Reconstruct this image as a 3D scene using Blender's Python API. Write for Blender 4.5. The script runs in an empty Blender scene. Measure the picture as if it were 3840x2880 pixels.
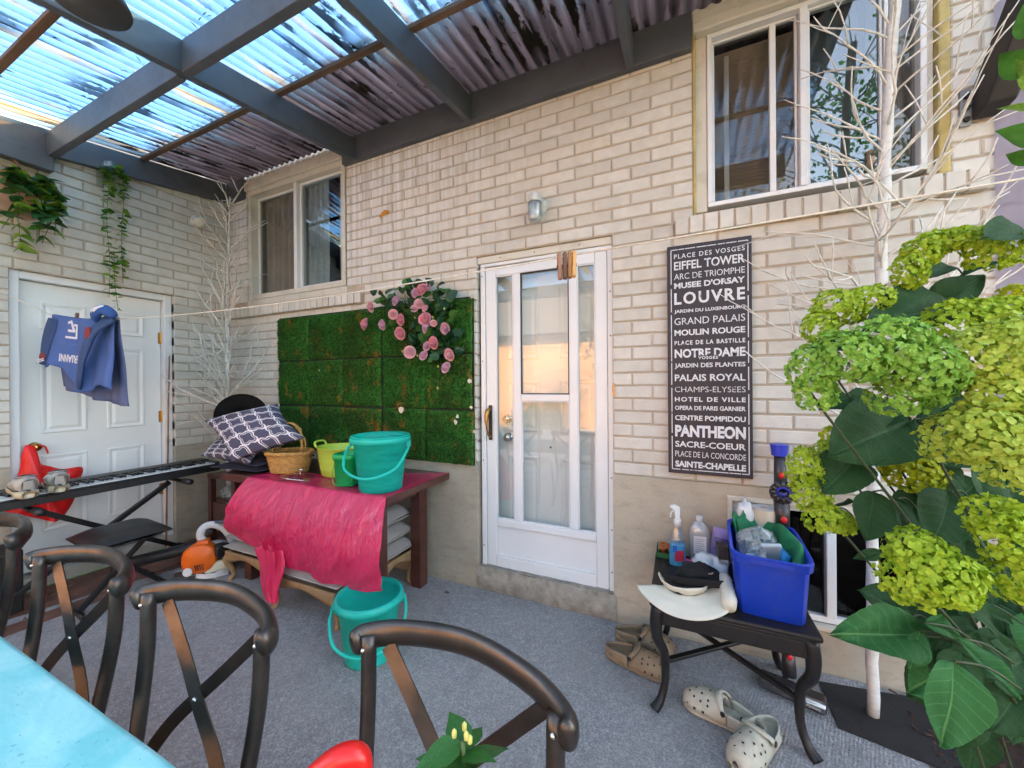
import bpy, math, random
from mathutils import Vector, Matrix, noise as MN
random.seed(11)
rad = math.radians
V = Vector
SC = bpy.context.scene

# ------------------------------------------------------------ camera
CAM = V((4.16616, -2.30604, 1.44375)); FPX = 1402.98
yaw, pitch, roll = rad(24.01), rad(-0.1336), rad(-0.4393)
FW = V((-math.sin(yaw)*math.cos(pitch), math.cos(yaw)*math.cos(pitch), math.sin(pitch)))
r0 = V((math.cos(yaw), math.sin(yaw), 0)); u0 = r0.cross(FW)
RT = r0*math.cos(roll)+u0*math.sin(roll); UP = -r0*math.sin(roll)+u0*math.cos(roll)
cam = bpy.data.cameras.new('camera'); camo = bpy.data.objects.new('camera', cam)
SC.collection.objects.link(camo); SC.camera = camo
cam.sensor_width = 36; cam.lens = 36*FPX/3840; cam.clip_start = 0.03; cam.clip_end = 500
camo.matrix_world = Matrix(((RT.x, UP.x, -FW.x, CAM.x), (RT.y, UP.y, -FW.y, CAM.y), (RT.z, UP.z, -FW.z, CAM.z), (0, 0, 0, 1)))

# ------------------------------------------------------------ sky, sun, exposure
SUN_EL, SUN_AZ = rad(25), rad(40)            # azimuth measured from +Y towards +X
wd = bpy.data.worlds.new('World'); SC.world = wd; wd.use_nodes = True
nt = wd.node_tree; nt.nodes.clear()
sky = nt.nodes.new('ShaderNodeTexSky'); sky.sky_type = 'NISHITA'; sky.sun_disc = False
sky.sun_elevation = SUN_EL; sky.sun_rotation = SUN_AZ; sky.air_density = 1.0; sky.dust_density = 2.0; sky.ozone_density = 1.5
hs = nt.nodes.new('ShaderNodeHueSaturation'); hs.inputs['Saturation'].default_value = 0.58
bg = nt.nodes.new('ShaderNodeBackground'); bg.inputs[1].default_value = 0.15
wo = nt.nodes.new('ShaderNodeOutputWorld')
nt.links.new(sky.outputs[0], hs.inputs['Color']); nt.links.new(hs.outputs[0], bg.inputs[0]); nt.links.new(bg.outputs[0], wo.inputs[0])
sl = bpy.data.lights.new('sun', 'SUN'); sl.energy = 5.0; sl.angle = rad(0.5); sl.color = (1.0, 0.74, 0.44)
so = bpy.data.objects.new('sun', sl); SC.collection.objects.link(so)
sd = V((math.sin(SUN_AZ)*math.cos(SUN_EL), math.cos(SUN_AZ)*math.cos(SUN_EL), math.sin(SUN_EL)))
so.rotation_euler = sd.to_track_quat('Z', 'Y').to_euler(); so.location = (20, 20, 20)
SC.view_settings.view_transform = 'Standard'; SC.view_settings.look = 'None'
SC.view_settings.exposure = 3.05; SC.view_settings.gamma = 1.0; SC.view_settings.use_curve_mapping = False
SC.render.engine = 'CYCLES'
cy = SC.cycles
cy.use_denoising = True; cy.max_bounces = 7; cy.diffuse_bounces = 4; cy.glossy_bounces = 3; cy.transmission_bounces = 6
cy.transparent_max_bounces = 14; cy.caustics_reflective = False; cy.caustics_refractive = False; cy.sample_clamp_indirect = 6.0
cy.use_adaptive_sampling = True; cy.adaptive_threshold = 0.03

# ------------------------------------------------------------ helpers
def px(x, y, depth):                          # a point of the place seen at (x, y) of the 2212-wide photo, depth metres ahead
    s = 3840/2212
    return CAM + (FW + RT*((x*s-1920)/FPX) - UP*((y*s-1440)/FPX))*depth
def onY(x, y, v): d = px(x, y, 1)-CAM; return CAM + d*((v-CAM.y)/d.y)
def onX(x, y, v): d = px(x, y, 1)-CAM; return CAM + d*((v-CAM.x)/d.x)
def onZ(x, y, v): d = px(x, y, 1)-CAM; return CAM + d*((v-CAM.z)/d.z)

def link(o, parent=None):
    SC.collection.objects.link(o)
    if parent is not None: o.parent = parent
    return o
def tag(o, label=None, cat=None, group=None, kind=None):
    if label: o['label'] = label
    if cat: o['category'] = cat
    if group: o['group'] = group
    if kind: o['kind'] = kind
    return o
def thing(name, label, cat, loc=(0, 0, 0), rz=0, group=None, rot=None):
    o = link(bpy.data.objects.new(name, None)); o.empty_display_size = .05
    o.location = loc; o.rotation_euler = rot if rot else (0, 0, rz)
    return tag(o, label, cat, group)
def copy_tree(o, parent=None):
    c = o.copy(); link(c, parent)
    if parent is not None: c.parent = parent
    for ch in list(o.children): copy_tree(ch, c)
    return c
def rotm(rx=0, ry=0, rz=0):
    return Matrix.Rotation(rz, 3, 'Z') @ Matrix.Rotation(ry, 3, 'Y') @ Matrix.Rotation(rx, 3, 'X')
def nz(p, s=1.0, o=0.0): return MN.noise(V((p[0]*s+o, p[1]*s+o*1.7, p[2]*s-o)))

class MB:
    def __init__(s): s.v = []; s.f = []; s.m = []
    def _q(s, n, mi=0): s.m += [mi]*n
    def box(s, x0, x1, y0, y1, z0, z1, mi=0):
        b = len(s.v)
        s.v += [V(p) for p in ((x0,y0,z0),(x1,y0,z0),(x1,y1,z0),(x0,y1,z0),(x0,y0,z1),(x1,y0,z1),(x1,y1,z1),(x0,y1,z1))]
        s.f += [tuple(b+i for i in q) for q in ((0,3,2,1),(4,5,6,7),(0,1,5,4),(1,2,6,5),(2,3,7,6),(3,0,4,7))]; s._q(6, mi)
        return s
    def cbox(s, c, d, rm=None, mi=0):
        b = len(s.v); s.box(-d[0]/2, d[0]/2, -d[1]/2, d[1]/2, -d[2]/2, d[2]/2, mi)
        for i in range(b, len(s.v)): s.v[i] = (rm @ s.v[i] if rm else s.v[i]) + V(c)
        return s
    def bar(s, a, b_, w, h, up=V((0, 0, 1)), mi=0):         # rectangular bar from a to b_
        a, b_ = V(a), V(b_); d = (b_-a).normalized(); sx = d.cross(up)
        if sx.length < 1e-4: sx = d.cross(V((1, 0, 0)))
        sx.normalize(); sz = sx.cross(d); b = len(s.v)
        for p in (a, b_):
            s.v += [p-sx*w/2-sz*h/2, p+sx*w/2-sz*h/2, p+sx*w/2+sz*h/2, p-sx*w/2+sz*h/2]
        s.f += [(b+0,b+1,b+2,b+3),(b+7,b+6,b+5,b+4),(b+0,b+4,b+5,b+1),(b+1,b+5,b+6,b+2),(b+2,b+6,b+7,b+3),(b+3,b+7,b+4,b+0)]; s._q(6, mi)
        return s
    def tube(s, pts, r, n=8, cap=True, flat=1.0, ref=None, mi=0, closed=False):
        pts = [V(p) for p in pts]; k = len(pts)
        rs = r if isinstance(r, (list, tuple)) else [r]*k
        b = len(s.v); prev = None
        for i, p in enumerate(pts):
            if closed: t = pts[(i+1) % k]-pts[(i-1) % k]
            else: t = pts[min(i+1, k-1)]-pts[max(i-1, 0)]
            if t.length < 1e-9: t = V((0, 0, 1))
            t.normalize()
            if prev is None:
                a = V(ref) if ref is not None else (V((0, 0, 1)) if abs(t.z) < .9 else V((1, 0, 0)))
            else: a = prev
            a = a - t*a.dot(t)
            if a.length < 1e-6: a = t.orthogonal()
            a.normalize(); prev = a; c = t.cross(a)
            for j in range(n):
                an = 2*math.pi*j/n
                s.v.append(p + a*math.cos(an)*rs[i] + c*math.sin(an)*rs[i]*flat)
        for i in range(k if closed else k-1):
            for j in range(n):
                a0, a1 = b+i*n+j, b+i*n+(j+1) % n; i2 = (i+1) % k
                b0, b1 = b+i2*n+j, b+i2*n+(j+1) % n
                s.f.append((a0, a1, b1, b0)); s._q(1, mi)
        if cap and not closed:
            s.f.append(tuple(b+j for j in reversed(range(n)))); s.f.append(tuple(b+(k-1)*n+j for j in range(n))); s._q(2, mi)
        return s
    def lathe(s, prof, n=24, sx=1, sy=1, off=(0, 0, 0), mi=0, cap0=False, cap1=False, rm=None, pw=0):
        b = len(s.v); off = V(off)
        for r, z in prof:
            for j in range(n):
                a = 2*math.pi*j/n; ca, sa = math.cos(a), math.sin(a)
                if pw:                                     # rounded square
                    k = (abs(ca)**pw+abs(sa)**pw)**(-1/pw); ca *= k; sa *= k
                p = V((r*ca*sx, r*sa*sy, z)); s.v.append((rm @ p if rm else p)+off)
        for i in range(len(prof)-1):
            for j in range(n):
                s.f.append((b+i*n+j, b+i*n+(j+1) % n, b+(i+1)*n+(j+1) % n, b+(i+1)*n+j)); s._q(1, mi)
        if cap0: s.f.append(tuple(b+j for j in reversed(range(n)))); s._q(1, mi)
        if cap1: s.f.append(tuple(b+(len(prof)-1)*n+j for j in range(n))); s._q(1, mi)
        return s
    def ball(s, c, r, n=10, mi=0, rm=None):
        if not isinstance(r, (list, tuple)): r = (r, r, r)
        k = max(4, n//2+1)
        prof = [(math.sin(math.pi*i/k)*1.0+1e-4, -math.cos(math.pi*i/k)) for i in range(k+1)]
        b = len(s.v); s.lathe(prof, n, mi=mi)
        for i in range(b, len(s.v)):
            q = s.v[i]; q = V((q.x*r[0], q.y*r[1], q.z*r[2])); s.v[i] = (rm @ q if rm else q)+V(c)
        return s
    def grid(s, fn, nu, nv, mi=0, wrap=False):
        b = len(s.v); cols = nu if wrap else nu+1
        for j in range(nv+1):
            for i in range(cols): s.v.append(V(fn(i/nu, j/nv)))
        for j in range(nv):
            for i in range(nu):
                i2 = (i+1) % cols
                s.f.append((b+j*cols+i, b+j*cols+i2, b+(j+1)*cols+i2, b+(j+1)*cols+i)); s._q(1, mi)
        return s
    def poly(s, pts, mi=0):
        b = len(s.v); s.v += [V(p) for p in pts]; s.f.append(tuple(range(b, b+len(pts)))); s._q(1, mi); return s
    def prism(s, pts, d, mi=0):                             # polygon pts extruded by vector d
        b = len(s.v); n = len(pts); d = V(d); s.v += [V(p) for p in pts]+[V(p)+d for p in pts]
        s.f.append(tuple(b+i for i in reversed(range(n)))); s.f.append(tuple(b+n+i for i in range(n)))
        for i in range(n): s.f.append((b+i, b+(i+1) % n, b+n+(i+1) % n, b+n+i))
        s._q(n+2, mi); return s
    def xf(s, fn, b=0):
        for i in range(b, len(s.v)): s.v[i] = V(fn(s.v[i]))
        return s
    def mesh(s, name, mats, smooth=False, uv=None):
        me = bpy.data.meshes.new(name); me.from_pydata([tuple(p) for p in s.v], [], s.f)
        for m in (mats if isinstance(mats, (list, tuple)) else [mats]): me.materials.append(m)
        if len(me.materials) > 1: me.polygons.foreach_set('material_index', s.m)
        if smooth: me.polygons.foreach_set('use_smooth', [True]*len(me.polygons))
        me.update(); return me
    def build(s, name, mats, parent=None, smooth=False, bevel=0, loc=None, rot=None, solid=0, sub=0, auto=False, seg=2, **tg):
        o = bpy.data.objects.new(name, s.mesh(name, mats, smooth)); link(o, parent)
        if loc is not None: o.location = loc
        if rot is not None: o.rotation_euler = rot
        if sub: m = o.modifiers.new('sub', 'SUBSURF'); m.levels = sub; m.render_levels = sub
        if solid: m = o.modifiers.new('solid', 'SOLIDIFY'); m.thickness = solid; m.offset = 0
        if bevel: m = o.modifiers.new('bevel', 'BEVEL'); m.width = bevel; m.segments = seg; m.limit_method = 'ANGLE'; m.angle_limit = rad(40)
        if auto:
            for p in o.data.polygons: p.use_smooth = True
            bpy_smooth(o, rad(40))
        return tag(o, **tg)
def bpy_smooth(o, ang):
    me = o.data; import bmesh
    bm = bmesh.new(); bm.from_mesh(me)
    for e in bm.edges:
        if len(e.link_faces) == 2 and e.calc_face_angle(0) > ang: e.smooth = False
    bm.to_mesh(me); bm.free()
def clone(o, parent=None, loc=None, rot=None, scale=None):
    c = o.copy(); link(c, parent)
    if loc is not None: c.location = loc
    if rot is not None: c.rotation_euler = rot
    if scale is not None: c.scale = scale if isinstance(scale, (list, tuple)) else (scale,)*3
    return c
def curve(pts, n=24):                                       # Catmull-Rom through pts
    pts = [V(p) for p in pts]; P = [pts[0]*2-pts[1]]+pts+[pts[-1]*2-pts[-2]]; out = []
    m = len(pts)-1
    for i in range(n+1):
        t = i/n*m; k = min(int(t), m-1); t -= k; a, b, c, d = P[k:k+4]
        out.append(.5*((2*b)+(c-a)*t+(2*a-5*b+4*c-d)*t*t+(3*b-a-3*c+d)*t**3))
    return out

# ------------------------------------------------------------ materials
MATS = {}
class NT:
    def __init__(s, name):
        s.mat = bpy.data.materials.new(name); s.mat.use_nodes = True; s.t = s.mat.node_tree; s.t.nodes.clear()
        s.out = s.n('ShaderNodeOutputMaterial')
    def n(s, kind, **kw):
        o = s.t.nodes.new(kind)
        for k, v in kw.items(): setattr(o, k, v)
        return o
    def L(s, a, b): s.t.links.new(a, b)
    def put(s, sock, val):
        if hasattr(val, 'is_output') or isinstance(val, bpy.types.NodeSocket): s.L(val, sock)
        else: sock.default_value = val
    def coord(s, kind='Object', scale=(1, 1, 1), rot=(0, 0, 0), loc=(0, 0, 0)):
        if kind == 'World': src = s.n('ShaderNodeNewGeometry').outputs['Position']
        else: src = s.n('ShaderNodeTexCoord').outputs[kind]
        mp = s.n('ShaderNodeMapping'); s.L(src, mp.inputs[0])
        mp.inputs['Scale'].default_value = scale; mp.inputs['Rotation'].default_value = rot; mp.inputs['Location'].default_value = loc
        return mp.outputs[0]
    def noise(s, co, scale, detail=4, rough=.55, out='Fac', dist=0):
        o = s.n('ShaderNodeTexNoise'); s.L(co, o.inputs['Vector']); o.inputs['Scale'].default_value = scale
        o.inputs['Detail'].default_value = detail; o.inputs['Roughness'].default_value = rough; o.inputs['Distortion'].default_value = dist
        return o.outputs[out]
    def ramp(s, fac, stops):
        o = s.n('ShaderNodeValToRGB'); s.L(fac, o.inputs[0]); e = o.color_ramp.elements
        while len(e) < len(stops): e.new(.5)
        for i, (p, c) in enumerate(stops):
            e[i].position = p; e[i].color = (c, c, c, 1) if isinstance(c, (int, float)) else (*c[:3], 1)
        return o.outputs[0]
    def mix(s, fac, a, b, mode='MIX'):
        o = s.n('ShaderNodeMix', data_type='RGBA', blend_type=mode)
        s.put(o.inputs[0], fac)
        for i, v in ((6, a), (7, b)): s.put(o.inputs[i], v if not isinstance(v, tuple) else (*v[:3], 1))
        return o.outputs[2]
    def math(s, op, a, b=0.0, c=None):
        o = s.n('ShaderNodeMath', operation=op); s.put(o.inputs[0], a); s.put(o.inputs[1], b)
        if c is not None: s.put(o.inputs[2], c)
        return o.outputs[0]
    def bsdf(s, col, rough=.5, metal=0, spec=.5, **kw):
        o = s.n('ShaderNodeBsdfPrincipled')
        s.put(o.inputs['Base Color'], col if not isinstance(col, tuple) else (*col[:3], 1)); s.put(o.inputs['Roughness'], rough)
        o.inputs['Metallic'].default_value = metal; o.inputs['Specular IOR Level'].default_value = spec
        for k, v in kw.items(): s.put(o.inputs[k.replace('_', ' ')], v)
        return o
    def bump(s, h, strength, dist=.01, nrm=None):
        o = s.n('ShaderNodeBump'); s.L(h, o.inputs['Height']); o.inputs['Strength'].default_value = strength; o.inputs['Distance'].default_value = dist
        if nrm is not None: s.L(nrm, o.inputs['Normal'])
        return o.outputs[0]
    def done(s, sh):
        s.L(sh if isinstance(sh, bpy.types.NodeSocket) else sh.outputs[0], s.out.inputs[0]); MATS[s.mat.name] = s.mat; return s.mat

def pm(name, col, rough=.5, metal=0, var=.12, vs=6, bump=.15, bs=60, spec=.5, rvar=.12, kind='Object', stretch=(1, 1, 1), trans=0, sss=0, dirt=None, coat=0):
    """plain procedural paint/plastic/wood: broad tone variation, fine relief and uneven gloss; trans = share of light let through"""
    if name in MATS: return MATS[name]
    t = NT(name); co = t.coord(kind, stretch)
    n1 = t.noise(co, vs, 5); n2 = t.noise(co, bs, 4)
    lo = tuple(max(0, c*(1-var)) for c in col); hi = tuple(min(1, c*(1+var)) for c in col)
    c = t.mix(t.ramp(n1, [(.3, 0), (.7, 1)]), lo, hi)
    if dirt: c = t.mix(t.ramp(t.noise(co, vs*1.7, 8, .7), [(.52, 0), (.72, .55)]), c, dirt)
    rr = t.math('ADD', t.math('MULTIPLY', n2, rvar), max(.02, rough-rvar/2))
    b = t.bsdf(c, rr, metal, spec)
    if coat: b.inputs['Coat Weight'].default_value = coat; b.inputs['Coat Roughness'].default_value = .12
    if bump: t.L(t.bump(n2, bump, .004), b.inputs['Normal'])
    if sss: b.inputs['Subsurface Weight'].default_value = sss; b.inputs['Subsurface Radius'].default_value = (.02, .02, .02)
    if trans:
        tr = t.n('ShaderNodeBsdfTranslucent'); t.L(c, tr.inputs[0]); mx = t.n('ShaderNodeMixShader'); mx.inputs[0].default_value = trans
        t.L(b.outputs[0], mx.inputs[1]); t.L(tr.outputs[0], mx.inputs[2]); return t.done(mx)
    return t.done(b)
def glass(name, tint=(.95, .97, .97), refl=.06, rough=0.0, body=0.0, bodycol=(.8, .8, .8)):
    if name in MATS: return MATS[name]
    t = NT(name); tr = t.n('ShaderNodeBsdfTransparent'); tr.inputs[0].default_value = (*tint, 1)
    gl = t.n('ShaderNodeBsdfGlossy'); gl.inputs['Roughness'].default_value = rough
    lw = t.n('ShaderNodeFresnel'); bf = t.n('ShaderNodeNewGeometry').outputs['Backfacing']; t.L(t.math('ADD', 1.45, t.math('MULTIPLY', bf, 1/1.45-1.45)), lw.inputs[0])
    fac = t.math('MINIMUM', t.math('ADD', lw.outputs[0], refl), 1.0)
    base = tr.outputs[0]
    if body:
        d = t.bsdf(bodycol, .5); m0 = t.n('ShaderNodeMixShader'); m0.inputs[0].default_value = body
        t.L(base, m0.inputs[1]); t.L(d.outputs[0], m0.inputs[2]); base = m0.outputs[0]
    m = t.n('ShaderNodeMixShader'); t.L(fac, m.inputs[0]); t.L(base, m.inputs[1]); t.L(gl.outputs[0], m.inputs[2])
    return t.done(m)
# ------------------------------------------------------------ materials of the house
def brick_mat():
    t = NT('buff_brick'); co = t.coord('World'); g = t.n('ShaderNodeNewGeometry'); oi = t.n('ShaderNodeObjectInfo')
    rnd = t.math('FRACT', t.math('ADD', g.outputs['Random Per Island'], oi.outputs['Random']))
    base = t.ramp(rnd, [(0, (.575, .55, .50)), (.4, (.62, .595, .545)), (.8, (.65, .628, .58)), (1, (.585, .545, .485))])
    mott = t.ramp(t.noise(co, 14, 6, .6), [(.35, .92), (.7, 1.05)])
    c = t.mix(1, base, mott, 'MULTIPLY'); c = t.mix(1, c, t.ramp(t.noise(co, 1.3, 7, .65), [(.35, (.90, .895, .88)), (.65, (1.04, 1.04, 1.03))]), 'MULTIPLY'); c = t.mix(t.ramp(t.noise(co, 22, 5, .7), [(.66, 0), (.72, .35)]), c, (.45, .40, .32))
    # white run-off streaks under the roof edge
    st = t.noise(t.coord('World', (30, 30, 1.1)), 1.0, 5, .6); sep = t.n('ShaderNodeSeparateXYZ'); t.L(t.n('ShaderNodeNewGeometry').outputs['Position'], sep.inputs[0])
    band = t.math('MULTIPLY', t.n('ShaderNodeMapRange', clamp=True).outputs[0], 1.0)
    mr = [x for x in t.t.nodes if x.type == 'MAP_RANGE'][-1]; t.L(sep.outputs[2], mr.inputs[0]); mr.inputs[1].default_value = 2.0; mr.inputs[2].default_value = 3.0
    xr = t.n('ShaderNodeMapRange', clamp=True); t.L(sep.outputs[0], xr.inputs[0]); xr.inputs[1].default_value = 3.4; xr.inputs[2].default_value = 2.2
    f = t.math('MULTIPLY', t.math('MULTIPLY', band, xr.outputs[0]), t.ramp(st, [(.42, 0), (.58, .9)]))
    f = t.math('MULTIPLY', f, t.math('GREATER_THAN', sep.outputs[0], 0.05))
    c = t.mix(f, c, (.80, .79, .81))
    spot = t.ramp(t.noise(co, 55, 3), [(.66, 0), (.74, .35)])
    c = t.mix(spot, c, (.36, .30, .22))
    b = t.bsdf(c, .8, 0, .3)
    h = t.math('ADD', t.noise(co, 40, 6, .65), t.math('MULTIPLY', t.noise(co, 260, 3), .35))
    t.L(t.bump(h, .45, .004), b.inputs['Normal']); return t.done(b)
BRICK = brick_mat()
MORTAR = pm('mortar', (.47, .395, .315), .95, var=.16, vs=9, bump=.6, bs=140, kind='World', spec=.15)
def parge_mat():
    t = NT('parged_concrete'); co = t.coord('World')
    c = t.mix(t.ramp(t.noise(co, 2.2, 8, .62), [(.3, 0), (.7, 1)]), (.36, .315, .245), (.49, .435, .345))
    c = t.mix(t.ramp(t.noise(t.coord('World', (1, 1, 3)), 5, 8, .72), [(.50, 0), (.72, .6)]), c, (.25, .215, .17))
    c = t.mix(t.ramp(t.noise(co, 90, 2), [(.68, 0), (.72, .5)]), c, (.16, .13, .1))
    b = t.bsdf(c, .9, 0, .25); h = t.math('ADD', t.noise(co, 18, 8, .6), t.math('MULTIPLY', t.noise(co, 160, 3), .5))
    t.L(t.bump(h, .5, .006), b.inputs['Normal']); return t.done(b)
PARGE = parge_mat()
ROUGHC = pm('rough_concrete', (.30, .275, .23), .95, var=.3, vs=14, bump=1.0, bs=70, kind='World', dirt=(.12, .1, .08))
WHITE = pm('white_vinyl', (.74, .75, .76), .32, var=.03, vs=3, bump=.03, bs=80)
CREAM = pm('cream_aluminium', (.62, .59, .51), .42, var=.06, vs=4, bump=.05, dirt=(.36, .30, .2))
DOORW = pm('white_steel_door', (.78, .79, .775), .38, var=.035, vs=2.5, bump=.06, bs=200)
BRASS = pm('brass', (.42, .24, .07), .35, 1, var=.2, bump=.1)
CHROME = pm('satin_nickel', (.55, .54, .52), .22, 1, var=.05, bump=.02)
FOAM = pm('yellowed_sealant', (.46, .36, .13), .7, var=.25, vs=14, bump=.6, bs=60, kind='World')
BLACKP = pm('black_plastic', (.016, .016, .018), .42, var=.2, bump=.15, bs=180)
DARKGAP = pm('dark_gap', (.02, .02, .02), .8, bump=0)
GLASS = glass('storm_glass', (.97, .985, .985), .05)
WGLASS = glass('window_glass', (.80, .86, .88), .10)
SCREEN = glass('screened_glass', (.82, .82, .80), .03)

house = thing('brick_house', 'buff brick house with white doors, sliding windows and a parged concrete base', 'house')
ZB, CH, BL = 0.891, 0.076, 0.2235
# openings: (a0, a1, z0, z1) on each wall
OB = [(.30, 1.63, 2.272, 3.40), (.075, 1.825, 2.107, 2.272), (2.868, 3.802, 0, 2.335), (4.245, 5.275, 2.37, 3.55), (4.146, 5.385, 2.255, 2.372)]
OL = [(-1.367, -.454, 0, 2.259)]
def brick_mesh(w, h, cache={}):
    k = (round(w, 3), round(h, 3))
    if k not in cache:
        b = MB(); i = .005; d = .05
        for (x, z, y) in ((0, 0, d), (0, 0, .005), (i, i, 0)):
            b.v += [V((-w/2+x, y, -h/2+z)), V((w/2-x, y, -h/2+z)), V((w/2-x, y, h/2-z)), V((-w/2+x, y, h/2-z))]
        for r in (0, 4):
            for j in range(4): b.f.append((r+j, r+(j+1) % 4, r+4+(j+1) % 4, r+4+j))
        b.f.append((8, 9, 10, 11)); b.m = [0]*len(b.f)
        cache[k] = b.mesh('brick', BRICK)
        cache[k]['b'] = 0; cache[(k, 'mb')] = b
    return cache[k], cache[(k, 'mb')]
def course_bricks(a0, a1, z0, z1, openings, phase, flip):
    out = []; n = 0; z = z0; k0 = 0
    while z < z1-.02:
        h = CH-.010; spans = [(a0, a1)]
        zc = z+CH/2
        for (b0, b1, y0, y1) in openings:
            if y0 < zc < y1:
                ns = []
                for (s0, s1) in spans:
                    if b1 <= s0 or b0 >= s1: ns.append((s0, s1))
                    else:
                        if b0 > s0: ns.append((s0, b0))
                        if b1 < s1: ns.append((b1, s1))
                spans = ns
        ph = phase + (BL/2 if n % 2 else 0)
        for (s0, s1) in spans:
            k = math.floor((s0-ph)/BL)
            while ph+k*BL < s1:
                u0, u1 = max(s0, ph+k*BL+.005), min(s1, ph+(k+1)*BL-.005)
                if u1-u0 > .025: out.append(((u0+u1)/2, zc, u1-u0, h))
                k += 1
        z += CH; n += 1
    return out
cands = []
for (u, z, w, h) in course_bricks(0.006, 6.6, ZB, 3.79, OB, 3.803+.2235, 0):
    cands.append((0, V((u, 0, z)), w, h))
for (u, z, w, h) in course_bricks(-2.5, -.006, ZB, 3.3, OL, -.454, 0):
    cands.append((1, V((0, u, z)), w, h))
def shown(wi, p):
    d = (p-CAM).dot(FW)
    if d < .1: return 0
    x = 1920+FPX*(p-CAM).dot(RT)/d; y = 1440-FPX*(p-CAM).dot(UP)/d
    if not (-60 < x < 3900 and -40 < y < 2900): return 0
    if wi == 0 and .78 < p.x < 2.85 and p.z < 2.03: return 0
    if wi == 0 and 4.12 < p.x < 4.51 and .95 < p.z < 2.19: return 0
    if wi == 0 and p.z > 3.26 and p.x < 4.2: return 0
    if wi == 0 and p.x > 4.72 and p.z < 1.75: return 0
    if wi == 0 and p.x > 5.43: return 0
    if wi == 1 and p.z > 3.2: return 0
    n = V((0, -1, 0)) if wi == 0 else V((1, 0, 0))
    v = CAM-p; return abs(v.normalized().dot(n))/v.length_squared
ranked = sorted(cands, key=lambda c: -shown(c[0], c[1])*c[2])
single = set(id(c) for c in ranked[:300])
# wall cores (the mortar bed the bricks stand proud of)
core = MB(); M0 = .008
def wall_core(b, a0, a1, z0, z1, openings, put):
    zs = sorted(set([z0, z1]+[z for o in openings for z in o[2:] if z0 < z < z1]))
    for i in range(len(zs)-1):
        zc = (zs[i]+zs[i+1])/2; spans = [(a0, a1)]
        for o in openings:
            if o[2] < zc < o[3]:
                ns = []
                for (s0, s1) in spans:
                    if o[1] <= s0 or o[0] >= s1: ns.append((s0, s1)); continue
                    if o[0] > s0: ns.append((s0, o[0]))
                    if o[1] < s1: ns.append((o[1], s1))
                spans = ns
        for (s0, s1) in spans: put(b, s0, s1, zs[i], zs[i+1])
OBc = [(.30, 1.63, 2.26, 3.40), (2.868, 3.802, 0, 2.335), (4.245, 5.275, 2.37, 3.55)]
wall_core(core, 0.0, 9.0, ZB+.001, 3.80, OBc, lambda b, a, c, z, w: b.box(a, c, M0, .22, z, w))
wall_b = core.build('wall', MORTAR, house, label='buff brick wall with mortar joints behind the moss panel and storm door')
core = MB()
wall_core(core, -3.6, .2, ZB+.001, 3.45, OL, lambda b, a, c, z, w: b.box(-.2, -M0, a, c, z, w))
wall_l = core.build('wall', MORTAR, house, label='buff brick side wall around the white panel door')
rest = [MB(), MB()]
rb = random.Random(3)
for c in cands:
    wi, p, w, h = c; me, mb = brick_mesh(round(w, 3), h); j = rb.uniform(-.0018, .0018)
    if id(c) in single:
        o = bpy.data.objects.new('brick', me); link(o, wall_b if wi == 0 else wall_l)
        o.location = p+(V((0, j, 0)) if wi == 0 else V((-j, 0, 0))); o.rotation_euler = (rb.uniform(-.006, .006), rb.uniform(-.006, .006), (0 if wi == 0 else rad(90))+rb.uniform(-.006, .006))
    else:
        b = rest[wi]; s0 = len(b.v); rm = rotm(0, rb.uniform(-.006, .006), 0 if wi == 0 else rad(90))
        b.v += [rm @ q+p+(V((0, j, 0)) if wi == 0 else V((-j, 0, 0))) for q in mb.v]; b.f += [tuple(i+s0 for i in f) for f in mb.f]; b.m += mb.m
rest[0].build('brickwork', BRICK, wall_b, kind='stuff'); rest[1].build('brickwork', BRICK, wall_l, kind='stuff')
# sloped soldier-course sills
def sill(x0, x1, z0, z1, n, out):
    w = (x1-x0)/n
    for i in range(n):
        b = MB(); a, c = x0+i*w+.005, x0+(i+1)*w-.005; j = rb.uniform(-.003, .003)
        b.prism([(a, -out+j, z0), (a, -out+j, z1-.015), (a, .09, z1+.004), (a, .09, z0)], (c-a, 0, 0))
        b.build('sill_brick', BRICK, wall_b, bevel=.003, seg=1)
    MB().box(x0+.004, x1-.004, -out+.008, .08, z0+.004, z1-.024).build('sill_bed', MORTAR, wall_b)
sill(.085, 1.815, 2.110, 2.215, 24, .035); sill(4.15, 5.38, 2.258, 2.366, 17, .035)
MB().box(.30, 1.63, .0, .1, 2.216, 2.272).build('sill_cap', CREAM, house, bevel=.004)
# brick reveal beside the storm door and the white side door
for k in range(19):
    z = ZB+k*CH
    MB().box(2.862, 2.868, .006, .10, z+.005, z+CH-.005).build('reveal_brick', BRICK, wall_b)
    if k < 18: MB().box(-.10, -.006, -.454, -.448, z+.005, z+CH-.005).build('reveal_brick', BRICK, wall_l)
for k in range(15):
    z = ZB+(20+k)*CH
    MB().box(5.275, 5.281, .006, .09, z+.005, z+CH-.005).build('reveal_brick', BRICK, wall_b)
# parged foundation with the basement window hole
fo = MB()
def parge_box(b, a, c, z, w): b.box(a, c, -.004, .22, z, w)
wall_core(fo, 0.0, 2.868, -.2, ZB, [], parge_box)
wall_core(fo, 3.802, 9.0, -.2, ZB, [(4.42, 5.22, .235, .815)], parge_box)
fo.build('foundation', PARGE, house)
fo = MB(); fo.box(-.2, .004, -.454, -.0041, -.2, ZB); fo.box(-.2, .004, -3.6, -1.367, -.2, ZB)
fo.build('foundation', PARGE, house)
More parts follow.
